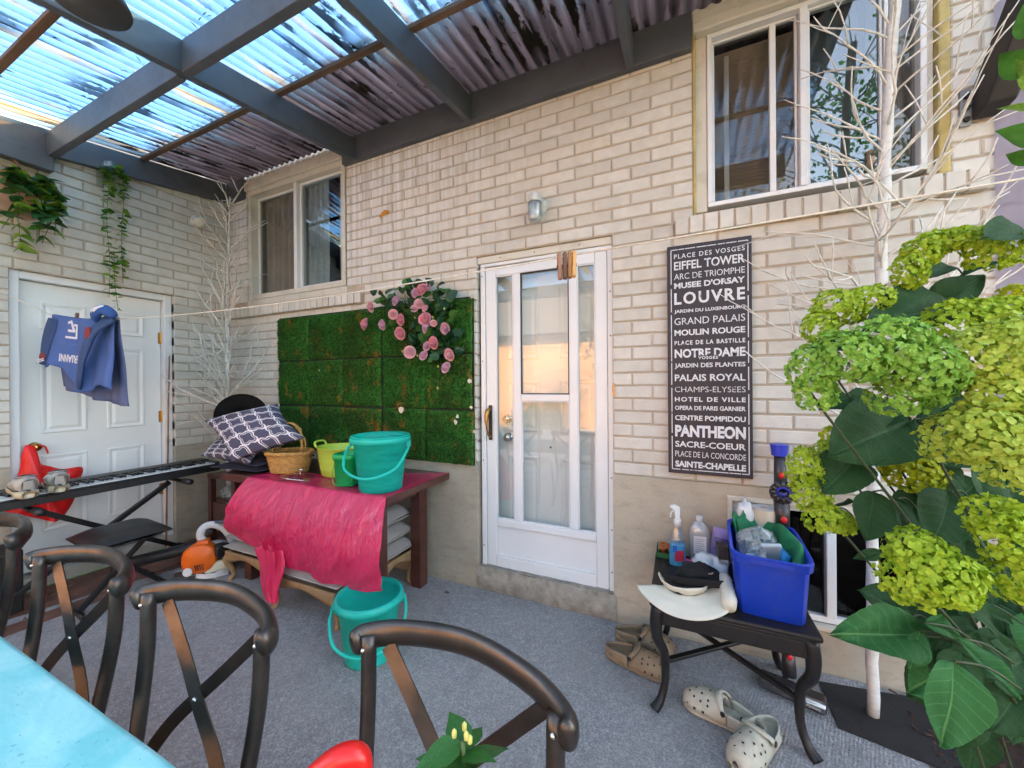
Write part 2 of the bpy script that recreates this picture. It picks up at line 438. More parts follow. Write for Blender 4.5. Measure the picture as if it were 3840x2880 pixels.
# rough concrete threshold under the storm door
def thr(u, v):
    x = 2.862+u*.952; z = v*.165; y = -.004-.014*math.sin(v*math.pi)
    n = nz((x, 0, z), 9)*.012+nz((x, 3, z), 30)*.007
    return V((x, y-abs(n)*(1-v*.7), z+(nz((x, 1, 0), 6)*.012 if v > .9 else 0)))
b = MB(); b.grid(thr, 60, 10); b.grid(lambda u, v: V((2.862+u*.952, -.004+v*.22, .165+nz((u*6, v*2, 1), 2)*.005)), 40, 4)
b.build('threshold', ROUGHC, house, smooth=True)
# body of the house behind: dark rooms, roof over
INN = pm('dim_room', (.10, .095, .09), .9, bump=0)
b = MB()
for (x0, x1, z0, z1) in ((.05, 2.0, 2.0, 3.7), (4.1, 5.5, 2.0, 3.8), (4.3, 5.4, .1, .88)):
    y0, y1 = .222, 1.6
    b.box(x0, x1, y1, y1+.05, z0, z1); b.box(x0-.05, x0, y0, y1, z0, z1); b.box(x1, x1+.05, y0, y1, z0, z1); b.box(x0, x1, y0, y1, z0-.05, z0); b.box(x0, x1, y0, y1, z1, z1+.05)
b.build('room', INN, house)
SHING = pm('shingles', (.09, .08, .075), .9, var=.3, vs=20, bump=.6, bs=40)
b = MB(); b.prism([(-6, -.30, 3.80), (-6, 9.6, 3.80), (-6, 4.6, 5.9)], (15.3, 0, 0)); b.build('roof', SHING, house)
MB().box(-6, 9.3, -.33, -.301, 3.74, 3.86).build('gutter', WHITE, house, bevel=.008); MB().box(-6, 9.3, -.30, .0, 3.785, 3.7995).build('soffit', CREAM, house)
b = MB(); b.box(-6, 8.99, 9.2, 9.4, 0, 3.79); b.box(-6, -5.8, .0, 9.2, 0, 3.79); b.box(8.8, 9.0, .22, 9.2, 0, 3.79); b.box(-5.8, -.2, -.1, .1, 0, 3.79)
b.build('outer_wall', BRICK, house)

# ---- windows
def window(parts, label):
    w = link(bpy.data.objects.new('window', None), house); tag(w, label=label); return w
def fr(w, name, mat, x0, x1, y0, y1, z0, z1, t, bv=.004):       # rectangular frame of four bars
    for (a, b_, c, d) in ((x0, x1, z1-t, z1), (x0, x1, z0, z0+t), (x0, x0+t, z0+t+.0004, z1-t-.0004), (x1-t, x1, z0+t+.0004, z1-t-.0004)):
        MB().box(a, b_, y0, y1, c, d).build(name, mat, w, bevel=bv)
def curtain(w, mat, x0, x1, y, z0, z1, waves, amp, ph=0):
    MB().grid(lambda u, v: V((x0+u*(x1-x0), y+amp*math.sin(u*waves*6.28+ph+.4*math.sin(v*3))+amp*.4*math.sin(u*waves*14+1), z0+v*(z1-z0))), waves*12, 6).build('curtain', mat, w, smooth=True)
CURT = pm('grey_curtain', (.82, .81, .78), .9, var=.1, bump=.2, bs=300, trans=.2)
CURTD = pm('dark_curtain', (.48, .44, .41), .9, var=.1, bump=.2, bs=300)
w = window(None, 'white sliding window with dark curtains above the moss panel')
fr(w, 'frame', CREAM, .315, 1.615, .0, .11, 2.275, 3.335, .045)
MB().box(.30, 1.63, -.025, .06, 3.335, 3.42).build('head_trim', CREAM, w, bevel=.006)
MB().box(.96, 1.0, .012, .10, 2.318, 3.289).build('mullion', WHITE, w, bevel=.004)
fr(w, 'sash', WHITE, 1.002, 1.568, .045, .085, 2.322, 3.288, .022); fr(w, 'sash', WHITE, .362, .958, .07, .1, 2.322, 3.288, .022)
MB().box(.384, .936, .082, .085, 2.344, 3.266).build('pane', SCREEN, w); MB().box(1.024, 1.546, .062, .065, 2.344, 3.266).build('pane', WGLASS, w)
curtain(w, CURTD, .36, .98, .14, 2.3, 3.32, 6, .018); curtain(w, CURT, .98, 1.28, .13, 2.3, 3.32, 3, .02); curtain(w, CURT, 1.40, 1.6, .12, 2.3, 3.32, 2, .02, 1)
MB().box(1.53, 1.55, .13, .15, 2.3, 3.3).build('curtain_edge', pm('curtain_edge', (.5, .49, .42), .8), w)
w = window(None, 'large white sliding window with a horizontal blind behind its left sash')
MB().box(4.245, 5.275, -.02, .075, 3.355, 3.56).build('head_trim', CREAM, w, bevel=.008)
for z in (3.40, 3.45, 3.50): MB().box(4.247, 5.273, -.026, -.0202, z, z+.012).build('trim_rib', CREAM, w, bevel=.002)
MB().box(4.25, 4.318, .03, .095, 2.385, 3.354).build('side_trim', CREAM, w, bevel=.005); MB().box(5.208, 5.232, .03, .095, 2.385, 3.354).build('side_trim', CREAM, w, bevel=.005)
MB().box(4.246, 4.262, -.004, .0295, 2.36, 3.354).build('sealant', FOAM, w, bevel=.005); MB().box(5.233, 5.274, -.002, .06, 2.36, 3.354).build('sealant', FOAM, w, bevel=.008)
fr(w, 'frame', WHITE, 4.319, 5.207, .02, .095, 2.405, 3.353, .024)
MB().box(4.735, 4.768, .016, .09, 2.43, 3.328).build('mullion', WHITE, w, bevel=.004)
fr(w, 'sash', WHITE, 4.345, 4.733, .055, .08, 2.43, 3.327, .012); fr(w, 'sash', WHITE, 4.77, 5.06, .04, .07, 2.43, 3.327, .012)
MB().box(5.062, 5.078, .03, .08, 2.43, 3.328).build('rail', WHITE, w, bevel=.003)
MB().box(4.612, 4.640, .05, .082, 2.4421, 3.3149).build('rail', WHITE, w, bevel=.003)
MB().box(4.405, 4.430, .085, .10, 2.4421, 3.25).build('rail', pm('grey_rail', (.5, .5, .5), .4), w, bevel=.003)
MB().box(4.357, 4.6115, .066, .068, 2.442, 3.315).build('pane', SCREEN, w); MB().box(4.6405, 4.721, .066, .068, 2.442, 3.315).build('pane', SCREEN, w)
MB().box(4.782, 5.048, .055, .057, 2.442, 3.315).build('pane', glass('reflecting_glass', (.62, .70, .72), .13), w); MB().box(5.079, 5.183, .066, .068, 2.43, 3.328).build('pane', SCREEN, w)
BLIND = pm('blind', (.50, .44, .375), .6, var=.05, bump=0)
sm = MB().cbox((0, 0, 0), (.44, .022, .0016), rotm(rad(-24), 0, 0)).mesh('blind_slat', BLIND)
for k in range(46):
    o = bpy.data.objects.new('blind_slat', sm); link(o, w); o.location = (4.545, .15, 2.43+k*.0195)
curtain(w, pm('pale_curtain', (.60, .61, .57), .9, trans=.3), 4.80, 5.0, .13, 2.4, 3.34, 2, .02); curtain(w, CURTD, 5.04, 5.22, .15, 2.4, 3.34, 4, .012)
w = window(None, 'low dark basement window behind the black table')
fr(w, 'frame', WHITE, 4.425, 5.215, .02, .08, .24, .81, .03); fr(w, 'outer_trim', CREAM, 4.40, 5.24, -.018, .0195, .215, .835, .024)
MB().box(4.83, 4.87, .015, .07, .27, .78).build('mullion', WHITE, w, bevel=.004)
for (a, c) in ((4.456, 4.829), (4.871, 5.184)): MB().box(a, c, .05, .053, .271, .779).build('pane', glass('basement_glass', (.25, .27, .28), .03), w)

# ---- storm door and the entry door behind it
sd_ = link(bpy.data.objects.new('storm_door', None), house); tag(sd_, label='white aluminium storm door with tall glass panes and brass pull handle')
def sb(name, x0, x1, z0, z1, y0=.04, y1=.075, mat=WHITE, bv=.005): return MB().box(x0, x1, y0, y1, z0, z1).build(name, mat, sd_, bevel=bv)
sb('jamb', 2.885, 2.919, .155, 2.262, .03, .10); sb('jamb', 3.770, 3.801, .155, 2.262, .03, .10); sb('header', 2.885, 3.801, 2.2622, 2.285, .03, .10)
sb('head_trim', 2.869, 3.801, 2.286, 2.334, .02, .10, CREAM)
sb('stile', 2.923, 2.997, .16, 2.258); sb('stile', 3.692, 3.766, .16, 2.258)
sb('top_rail', 2.9974, 3.6916, 2.192, 2.258); sb('mid_rail', 3.1854, 3.5226, 1.322, 1.367, .038); sb('low_rail', 2.9974, 3.6916, .447, .497, .038)
sb('bottom_rail', 2.9974, 3.6916, .16, .238, .036); sb('sweep', 2.923, 3.766, .140, .1596, .036, .07, pm('door_sweep', (.62, .57, .5), .5))
sb('mullion', 3.132, 3.185, .4972, 2.1918); sb('mullion', 3.523, 3.576, .4972, 2.1918)
sb('kick_panel', 2.998, 3.691, .2384, .4466, .055, .07); sb('kick_bead', 2.998, 3.691, .2385, .25, .045, .0549)
for (a, c, z0, z1, n) in ((2.9974, 3.1316, .4974, 2.1916, 0), (3.5764, 3.6916, .4974, 2.1916, 0), (3.1854, 3.5226, .4974, 1.3216, 0), (3.1854, 3.5226, 1.3674, 2.1916, 1)):
    sb('pane', a+.001, c-.001, z0+.001, z1-.001, .060, .063, GLASS, 0)
    fr(sd_, 'glazing_bead', BLACKP if n else WHITE, a, c, .0445, .0595, z0, z1, .007, .002)
for (x, z) in ((2.90, 2.2), (2.90, 1.6), (2.90, .9), (2.90, .3), (3.787, 2.0), (3.787, 1.73), (3.787, .86), (3.787, .54), (3.787, .28), (3.05, 2.31), (3.3, 2.31), (3.6, 2.31)):
    MB().cbox((x, .0185 if z > 2.3 else .0285, z), (.008, .004, .008)).build('screw', DARKGAP, sd_, bevel=.002)
hd = MB(); hd.box(2.941, 2.970, .030, .0399, 1.045, 1.29)
hd.build('handle_plate', pm('antique_plate', (.05, .045, .04), .4, .6), sd_, bevel=.008)
hd = MB(); hd.tube(curve([(2.952, .032, 1.262), (2.950, .0, 1.25), (2.948, -.012, 1.2), (2.951, -.014, 1.15), (2.956, .0, 1.085), (2.957, .03, 1.07)], 20), [.011+.005*math.sin(i*.3) for i in range(21)], 8)
hd.build('pull_handle', BRASS, sd_, smooth=True)
MB().lathe([(.0, -.02), (.010, -.02), (.011, 0)], 12, off=(2.951, .012, 1.232), rm=rotm(rad(-90))).build('lock_button', BRASS, sd_, smooth=True)
hd = MB(); hd.bar((3.80, .02, 1.40), (3.812, -.01, 1.40), .004, .035); hd.bar((3.812, -.012, 1.36), (3.812, -.012, 1.44), .006, .008)
hd.build('door_chain_hook', BRASS, sd_)
ed = link(bpy.data.objects.new('entry_door', None), house); tag(ed, label='white panelled entry door seen through the storm door glass')
MB().box(2.93, 3.795, .15, .19, .15, 2.27).build('slab', DOORW, ed)
def panel(par, mat, mk, w_, h_):
    b = MB(); e = .03; d = .010; bb = .012
    for (ix, y) in ((0, 0), (.006, -.008), (bb+.004, -.007), (e, -.0012), (e+.022, -.007)):
        b.v += [V((-w_/2+ix, y, -h_/2+ix)), V((w_/2-ix, y, -h_/2+ix)), V((w_/2-ix, y, h_/2-ix)), V((-w_/2+ix, y, h_/2-ix))]
    for r in range(0, 16, 4):
        for j in range(4): b.f.append((r+j, r+(j+1) % 4, r+4+(j+1) % 4, r+4+j))
    b.f.append((16, 17, 18, 19)); b.m = [0]*len(b.f)
    o = b.build('panel', mat, par); return o
for (xc, zc, w_, h_) in ((3.16, .62, .24, .62), (3.55, .62, .24, .62), (3.16, 1.28, .24, .36), (3.55, 1.28, .24, .36), (3.16, 1.86, .24, .5), (3.55, 1.86, .24, .5)):
    panel(ed, DOORW, None, w_, h_).location = (xc, .1495, zc)
for z in (1.19, 1.055):
    MB().lathe([(.0, -.045), (.022, -.044), (.030, -.03), (.026, -.018), (.014, -.012), (.014, -.004), (.031, -.003), (.031, 0)], 20, off=(3.045, .149, z), rm=rotm(rad(-90))).build('knob', CHROME, ed, smooth=True)
MB().lathe([(0, -.004), (.006, -.004), (.007, 0)], 10, off=(3.36, .149, 1.0), rm=rotm(rad(-90))).build('peephole', DARKGAP, ed)

# ---- white six-panel side door in the left wall
dl = link(bpy.data.objects.new('door', None), house); tag(dl, label='white six-panel steel door behind the keyboard')
MB().box(-.135, -.09, -1.312, -.517, .115, 2.20).build('slab', DOORW, dl, bevel=.003)
for (y0, y1, z0, z1) in ((-1.366, -1.316, .08, 2.258), (-.513, -.456, .08, 2.258), (-1.3158, -.5132, 2.205, 2.258)):
    MB().box(-.12, -.035, y0, y1, z0, z1).build('jamb', WHITE, dl, bevel=.006)
MB().box(-.2, .02, -1.366, -.455, .02, .1).build('sill_board', pm('pale_sill', (.45, .42, .36), .7, var=.15), dl, bevel=.006)
for (yc, zc, w_, h_) in ((-1.096, 1.965, .235, .20), (-.75, 1.965, .235, .20), (-1.096, 1.43, .235, .66), (-.75, 1.43, .235, .66), (-1.096, .66, .235, .56), (-.75, .66, .235, .56)):
    o = panel(dl, DOORW, None, w_, h_); o.location = (-.0885, yc, zc); o.rotation_euler = (0, 0, rad(90))
MB().lathe([(.0, -.062), (.022, -.060), (.030, -.045), (.028, -.03), (.014, -.018), (.014, -.006), (.033, -.004), (.033, 0)], 20, off=(-.0895, -1.245, 1.01), rm=rotm(0, rad(-90))).build('knob', pm('polished_brass', (.55, .36, .10), .2, 1, bump=.02), dl, smooth=True)
for z in (1.87, 1.17, .52):
    b = MB(); b.tube([(-.083, -.515, z-.05), (-.083, -.515, z+.05)], .007, 8); b.box(-.0895, -.0885, -.535, -.514, z-.05, z+.05)
    b.build('hinge', BRASS, dl)
MB().box(-.19, -.136, -1.33, -.5, .05, 2.25).build('door_backing', DARKGAP, dl)

# ------------------------------------------------------------ ground, patio floor
def carpet_mat():
    t = NT('grey_outdoor_carpet'); co = t.coord('World')
    f = t.noise(co, 115, 4, .75); g = t.noise(co, 1.6, 6, .6); m = t.noise(co, 34, 5, .7); k = t.noise(co, 7, 6, .65)
    c = t.ramp(f, [(.32, (.15, .155, .165)), (.5, (.36, .37, .39)), (.68, (.66, .67, .685))])
    c = t.mix(t.ramp(m, [(.40, .45), (.62, 0)]), c, (.18, .187, .20))
    c = t.mix(t.ramp(g, [(.38, 0), (.7, .4)]), c, (.40, .38, .36))
    c = t.mix(t.ramp(k, [(.52, 0), (.75, .5)]), c, (.15, .15, .155)); c = t.mix(t.ramp(t.noise(co, 26, 2), [(.74, 0), (.77, .6)]), c, (.05, .045, .04))
    b = t.bsdf(c, 1.0, 0, .1); b.inputs['Sheen Weight'].default_value = .2; b.inputs['Sheen Roughness'].default_value = .6
    wv = t.n('ShaderNodeTexWave'); wv.inputs['Scale'].default_value = 26; wv.inputs['Distortion'].default_value = 3; t.L(t.coord('World', rot=(0, 0, rad(20))), wv.inputs[0])
    h = t.math('ADD', f, t.math('MULTIPLY', wv.outputs[1], .15)); t.L(t.bump(h, 1.0, .012), b.inputs['Normal']); return t.done(b)
b = MB(); e0 = V((.36, -1.53, 0)); e1 = V((.56, -.66, 0)); e2 = V((.62, -.35, 0))
def cgrid(u, v):
    y = -3.6+v*3.588; xl = .36+.23*(y+1.53) if y < -.66 else .56
    xl = max(.05, min(xl, .62)); xr = 5.06+.10*math.sin(y*1.3)+.02*nz((y*5, 0, 0)); x = xl+u*(xr-xl)
    return V((x, y, .006+.0015*nz((x*3, y*3, 0))))
b.grid(cgrid, 60, 44); b.build('carpet', carpet_mat(), None, smooth=True, kind='structure')
CONC = pm('patio_concrete', (.30, .29, .27), .9, var=.2, vs=2, bump=.4, bs=50, kind='World')
MB().box(-.003, 5.9, -4.2, -.0042, -.12, -.006).build('patio_slab', CONC, None, kind='structure')
LAWN = pm('lawn', (.035, .075, .02), .95, var=.5, vs=1.5, bump=1, bs=90, kind='World')
b = MB(); b.poly([(-150, -150, -.13), (150, -150, -.13), (150, 150, -.13), (-150, 150, -.13)]); b.build('ground', LAWN, None, kind='structure')
tf = MB().box(.0, .66, -3.6, -.0045, -.0058, -.002).build('tile_floor', pm('tile_grout', (.40, .37, .33), .9), None, kind='structure')
TILE = pm('clay_tile', (.17, .075, .05), .55, var=.3, vs=9, bump=.3, bs=70, kind='World', dirt=(.10, .07, .055))
tm = MB().box(0, .148, 0, .296, 0, .010).mesh('floor_tile', TILE)
for i in range(4):
    for j in range(9):
        o = bpy.data.objects.new('floor_tile', tm); link(o, tf); o.location = (.006+i*.155, -2.62+j*.303-(.15 if i % 2 else 0), -.0035+rb.uniform(-.001, .001))
        if o.location.y > -.30: o.scale = (1, min(1, (-.006-o.location.y)/.296), 1)

# ------------------------------------------------------------ patio cover
STEEL = pm('grey_painted_timber', (.085, .092, .105), .55, var=.14, vs=5, bump=.35, bs=30, kind='World', dirt=(.05, .05, .05))
cover = thing('patio_cover', 'grey timber patio cover roofed with dirty clear corrugated sheets', 'patio cover')
SL = .14
def zr(y): return 3.26+SL*y                                  # underside of the rafters
HB = .165
def sloped(name, x0, x1, y0, y1, zb, zt, mat=STEEL, bv=.004):
    b = MB(); b.prism([(x0, y0, zb+SL*y0), (x0, y1, zb+SL*y1), (x0, y1, zt+SL*y1), (x0, y0, zt+SL*y0)], (x1-x0, 0, 0)); return b.build(name, mat, cover, bevel=bv)
MB().box(0.05, .298, -.045, -.002, 3.27, 3.458).build('ledger', STEEL, cover, bevel=.004)
MB().box(1.632, 4.242, -.045, -.002, 3.262, 3.458).build('ledger', STEEL, cover, bevel=.004)
sloped('ledger', .004, .049, -3.2, -.046, 3.275, 3.456)
MB().box(.0045, .085, -2.6, -1.18, 2.985, 3.105).build('header', STEEL, cover, bevel=.006)
for x in (1.752, 2.828, 3.898): sloped('rafter', x, x+.044, -3.2, -.047, 3.26, 3.43)
for (x0, x1) in ((.05, 1.7515), (1.7965, 2.8275), (2.8725, 3.8975), (3.9425, 4.95)):
    MB().box(x0, x1, -1.212, -1.168, 3.085, 3.255).build('cross_beam', STEEL, cover, bevel=.004)
MB().box(.05, 4.95, -3.245, -3.2005, 2.79, 2.985).build('front_beam', STEEL, cover, bevel=.004)
for x in (.1, 4.86): MB().box(x, x+.09, -3.34, -3.2455, -.006, 2.99).build('post', STEEL, cover, bevel=.004)
for (x, y) in ((1.95, 3.33), (2.45, 3.36), (3.1, 3.34), (3.6, 3.35)):
    MB().lathe([(0, -.004), (.009, -.003), (.010, 0)], 10, off=(x, -.0455, y), rm=rotm(rad(90), 0, 0)).build('bolt', DARKGAP, cover)
PURL = pm('weathered_strapping', (.16, .085, .045), .8, var=.4, vs=9, bump=.6, bs=60, stretch=(.2, 1, 1), kind='World')
for y in (-.68, -1.555, -2.45):
    MB().box(.05, 4.95, y-.018, y+.018, 3.431+SL*y+.003, 3.458+SL*y).build('purlin', PURL, cover, bevel=.003)
def sheet_mat():
    t = NT('dirty_corrugated_sheet'); geo = t.n('ShaderNodeNewGeometry'); sp = t.n('ShaderNodeSeparateXYZ'); t.L(geo.outputs['Position'], sp.inputs[0])
    co = t.coord('World'); st = t.noise(t.coord('World', (13.9, .8, 0)), 1, 5, .6); bl = t.noise(co, 2.2, 4, .6)
    rib = t.math('ADD', t.math('MULTIPLY', t.math('SINE', t.math('MULTIPLY', sp.outputs[0], 6.2832/.072)), .5), .5)   # 1 on a crest, 0 in a valley; drives the painted light and dark stripes
    # grime washed down to the wall end of the sheets, with the painted rib stripes carried into it
    d = t.math('ADD', sp.outputs[1], t.math('MULTIPLY', t.math('SUBTRACT', st, .5), .9))
    d = t.math('ADD', d, t.math('MULTIPLY', t.math('SUBTRACT', bl, .5), .9)); d = t.math('SUBTRACT', d, t.math('MULTIPLY', rib, .16))
    mr = t.n('ShaderNodeMapRange', clamp=True); t.L(d, mr.inputs[0]); mr.inputs[1].default_value = -.86; mr.inputs[2].default_value = -.56
    film = mr.outputs[0]
    # leaf litter lying in the valleys
    li = t.math('SUBTRACT', t.noise(t.coord('World', (7, 2.0, 0), loc=(3, 1, 0)), 1, 7, .66), t.math('MULTIPLY', rib, .11))
    gate = t.ramp(t.noise(co, 1.5, 3), [(.44, 0), (.56, 1)])
    m2 = t.n('ShaderNodeMapRange', clamp=True); t.L(sp.outputs[1], m2.inputs[0]); m2.inputs[1].default_value = -2.6; m2.inputs[2].default_value = -.7; m2.inputs[3].default_value = .3
    lit = t.math('MULTIPLY', t.math('MULTIPLY', t.ramp(li, [(.47, 0), (.50, 1)]), gate), m2.outputs[0])
    # amber streaks painted in for warm sunlight glinting on the sheets
    al = t.math('MULTIPLY', t.ramp(t.noise(t.coord('World', (9, .8, 0), loc=(7, 0, 0)), 1, 5), [(.53, 0), (.62, .85)]), t.ramp(bl, [(.38, 0), (.55, 1)]))
    tr = t.n('ShaderNodeBsdfTransparent'); t.L(t.mix(al, t.mix(rib, (.13, .33, .56), (.30, .58, .82)), (.80, .46, .10)), tr.inputs[0])  # pale crests and dark valleys put the ribs' refraction stripes into the tint
    tl = t.n('ShaderNodeBsdfTranslucent'); t.L(t.mix(al, (.34, .47, .56), (.7, .42, .10)), tl.inputs[0])
    gl = t.n('ShaderNodeBsdfGlossy'); gl.inputs['Roughness'].default_value = .18
    a = t.n('ShaderNodeMixShader'); a.inputs[0].default_value = .22; t.L(tr.outputs[0], a.inputs[1]); t.L(tl.outputs[0], a.inputs[2])
    a2 = t.n('ShaderNodeMixShader'); a2.inputs[0].default_value = .07; t.L(a.outputs[0], a2.inputs[1]); t.L(gl.outputs[0], a2.inputs[2])
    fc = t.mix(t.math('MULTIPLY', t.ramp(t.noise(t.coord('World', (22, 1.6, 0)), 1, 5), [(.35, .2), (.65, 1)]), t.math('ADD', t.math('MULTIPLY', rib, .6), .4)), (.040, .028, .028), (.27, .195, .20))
    fd = t.bsdf(fc, .55, 0, .5); ft = t.n('ShaderNodeBsdfTranslucent'); t.L(fc, ft.inputs[0])
    f = t.n('ShaderNodeMixShader'); f.inputs[0].default_value = .45; t.L(fd.outputs[0], f.inputs[1]); t.L(ft.outputs[0], f.inputs[2])
    x1 = t.n('ShaderNodeMixShader'); t.L(film, x1.inputs[0]); t.L(a2.outputs[0], x1.inputs[1]); t.L(f.outputs[0], x1.inputs[2])
    ld = t.bsdf((.022, .017, .012), .95, 0, .1)
    x2 = t.n('ShaderNodeMixShader'); t.L(lit, x2.inputs[0]); t.L(x1.outputs[0], x2.inputs[1]); t.L(ld.outputs[0], x2.inputs[2])
    return t.done(x2)
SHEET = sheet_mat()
edges = [0.01, 1.10, 2.18, 3.26, 4.34, 4.98]
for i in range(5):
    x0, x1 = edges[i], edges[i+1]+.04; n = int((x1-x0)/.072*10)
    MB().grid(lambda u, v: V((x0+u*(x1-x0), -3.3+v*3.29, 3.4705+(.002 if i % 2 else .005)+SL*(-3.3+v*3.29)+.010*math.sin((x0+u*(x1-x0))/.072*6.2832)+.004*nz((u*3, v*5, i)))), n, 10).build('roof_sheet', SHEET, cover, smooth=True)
# leaf debris caught on the purlins
LIT = pm('leaf_litter', (.03, .02, .012), .95, var=.5, vs=30, bump=.5)
b = MB(); rl = random.Random(5)
for k in range(420):
    y = rl.choice((-.66, -.69, -1.2, -1.18, -1.54, -.3)) + rl.gauss(0, .035); x = rl.uniform(.3, 3.9)+rl.gauss(0, .05); z = 3.459+SL*y+rl.uniform(.0, .012)
    a = rl.uniform(0, 6.28); l = rl.uniform(.01, .045); b.tube([(x, y, z), (x+math.cos(a)*l*.5, y+math.sin(a)*l*.5, z+.004), (x+math.cos(a)*l, y+math.sin(a)*l, z)], [.0012, .0035*rl.random()+.001, .001], 4)
b.build('leaf_debris', LIT, cover, kind='stuff')
# dark brace outside the roof, bolted to the wall on the right
br = thing('awning_brace', 'dark brown boxed awning brace bolted to the brick beside the big window', 'brace', (5.36, -.01, 2.62))
b = MB(); b.prism([(-.03, -.0, -.06), (-.03, -.09, -.045), (-.03, -.62, .62), (-.03, -.62, .80), (-.03, -.0, .075)], (.09, 0, 0)); b.build('arm', pm('dark_bronze', (.030, .026, .027), .6, var=.2, vs=12), br, bevel=.01)
b = MB(); b.box(-.065, -.031, -.006, .009, -.075, .085); b.build('wall_plate', pm('galvanised', (.30, .30, .31), .5, .5), br, bevel=.002)
for z in (-.05, 0.0, .05): MB().lathe([(0, -.012), (.011, -.011), (.012, -.002)], 8, off=(-.048, -.006, z), rm=rotm(rad(-90))).build('bolt', DARKGAP, br)

# ------------------------------------------------------------ what stands behind the camera (mirrored in the glass, bouncing warm light)
def nb_mat():
    t = NT('orange_brick_far'); bt = t.n('ShaderNodeTexBrick'); t.L(t.coord('World', rot=(rad(90), 0, 0)), bt.inputs[0]); bt.inputs['Scale'].default_value = 4.5
    bt.inputs['Color1'].default_value = (.52, .24, .075, 1); bt.inputs['Color2'].default_value = (.58, .29, .10, 1); bt.inputs['Mortar'].default_value = (.55, .42, .28, 1); bt.inputs['Mortar Size'].default_value = .014
    return t.done(t.bsdf(bt.outputs[0], .9, 0, .2))
nb = thing('neighbour_house', 'orange brick neighbouring house in low sun mirrored in the storm door glass', 'house', (0, -9.2, 0))
MB().box(-9, 5.2, -6, 0, -.13, 3.05).build('wall', nb_mat(), nb)
MB().prism([(-9.4, .5, 3.0), (-9.4, -6.4, 3.0), (-9.4, -3, 5.0)], (15, 0, 0)).build('roof', SHING, nb)
for (x, z, w_, h_) in ((2.35, 1.2, 1.0, 1.1), (-3.4, 1.1, 1.3, 1.2)):
    wn = link(bpy.data.objects.new('window', None), nb); wn.location = (x, 0, z)
    for (a, c, z0, z1) in ((0, w_, 0, .08), (0, w_, h_-.08, h_), (0, .08, .0805, h_-.0805), (w_-.08, w_, .0805, h_-.0805), (w_/2-.03, w_/2+.03, .0805, h_-.0805)): MB().box(a, c, .001, .06, z0, z1).build('frame', WHITE, wn)
    MB().box(.081, w_/2-.031, .002, .02, .081, h_-.081).build('pane', glass('far_glass', (.1, .1, .1), .1), wn); MB().box(w_/2+.031, w_-.081, .002, .02, .081, h_-.081).build('pane', MATS['far_glass'], wn)

ADDED_PAVE = pm('added_bounce_paving', (.42, .38, .33), .9, var=.2, vs=1.5, bump=.4, bs=30, kind='World')
MB().box(-9, 12, -9.19, -4.21, -.128, -.02).build('added_bounce_paving', ADDED_PAVE, None, kind='structure')  # unseen pale ground, added to bounce warm sunlight under the patio roof
# ============================================================ left side: side door corner
ALU = pm('black_satin_metal', (.012, .012, .013), .38, .3, var=.2, bump=.05)
# ---- digital piano on its stand
KZ = .705
kb = thing('digital_piano', 'long black digital piano with white keys lying on a folding stand', 'piano', (.36, -1.02, KZ))
b = MB(); b.box(-.145, -.02, -.66, .66, .0, .085); b.box(-.0198, .145, -.66, .66, .0, .048); b.box(.135, .1452, -.659, .659, .0481, .062); b.box(-.0198, .1348, -.66, -.625, .0481, .075); b.box(-.0198, .1348, .625, .66, .0481, .075)
b.build('case', pm('piano_black', (.014, .014, .015), .45, var=.2, bump=.15, bs=250), kb, bevel=.006)
WK = pm('white_key', (.76, .77, .76), .25, var=.03, bump=0); BKM = pm('black_key', (.012, .011, .012), .3, bump=.03)
kw = 1.246/52; wm = MB().box(0, .150, .0004, kw-.0008, 0, .018).mesh('white_key', WK); bkm = MB().box(0, .095, 0, .011, 0, .014).mesh('black_key', BKM)
for i in range(52):
    o = bpy.data.objects.new('white_key', wm); link(o, kb); o.location = (-.0186, -.623+i*kw, .0485)
    if (51-i) % 7 not in (1, 4) and i < 51:
        o = bpy.data.objects.new('black_key', bkm); link(o, kb); o.location = (-.0184, -.623+(i+1)*kw-.0055, .0672)
st = thing('keyboard_stand', 'black folding cross-leg stand carrying the digital piano', 'stand', (.36, -1.02, 0))
b = MB(); b.bar((.01, -.56, .04), (.01, .36, .66), .03, .035); b.build('leg', ALU, st, bevel=.004)
b = MB(); b.bar((-.03, .52, .04), (-.03, -.36, .66), .03, .035); b.build('leg', ALU, st, bevel=.004)
MB().lathe([(0, -.06), (.022, -.06), (.022, .03), (0, .03)], 14, off=(0, -.08, .36), rm=rotm(0, rad(90))).build('pivot', ALU, st)
for y in (-.58, .54):
    b = MB(); b.tube([(-.24, y, .03), (.24, y, .03)], .016, 8); b.build('foot_bar', ALU, st, smooth=True)
    for x in (-.24, .24): MB().tube([(x-.02*(1 if x > 0 else -1), y, .03), (x+.03*(1 if x > 0 else -1), y, .03)], .022, 8).build('end_cap', BLACKP, st, smooth=True)
for y in (-.38, .38):
    MB().tube([(-.2, y, .678), (.27, y, .678)], .014, 8).build('support_arm', ALU, st, smooth=True)
    MB().tube([(.18, y, .680), (.275, y, .680)], .022, 10).build('foam_sleeve', BLACKP, st, smooth=True)
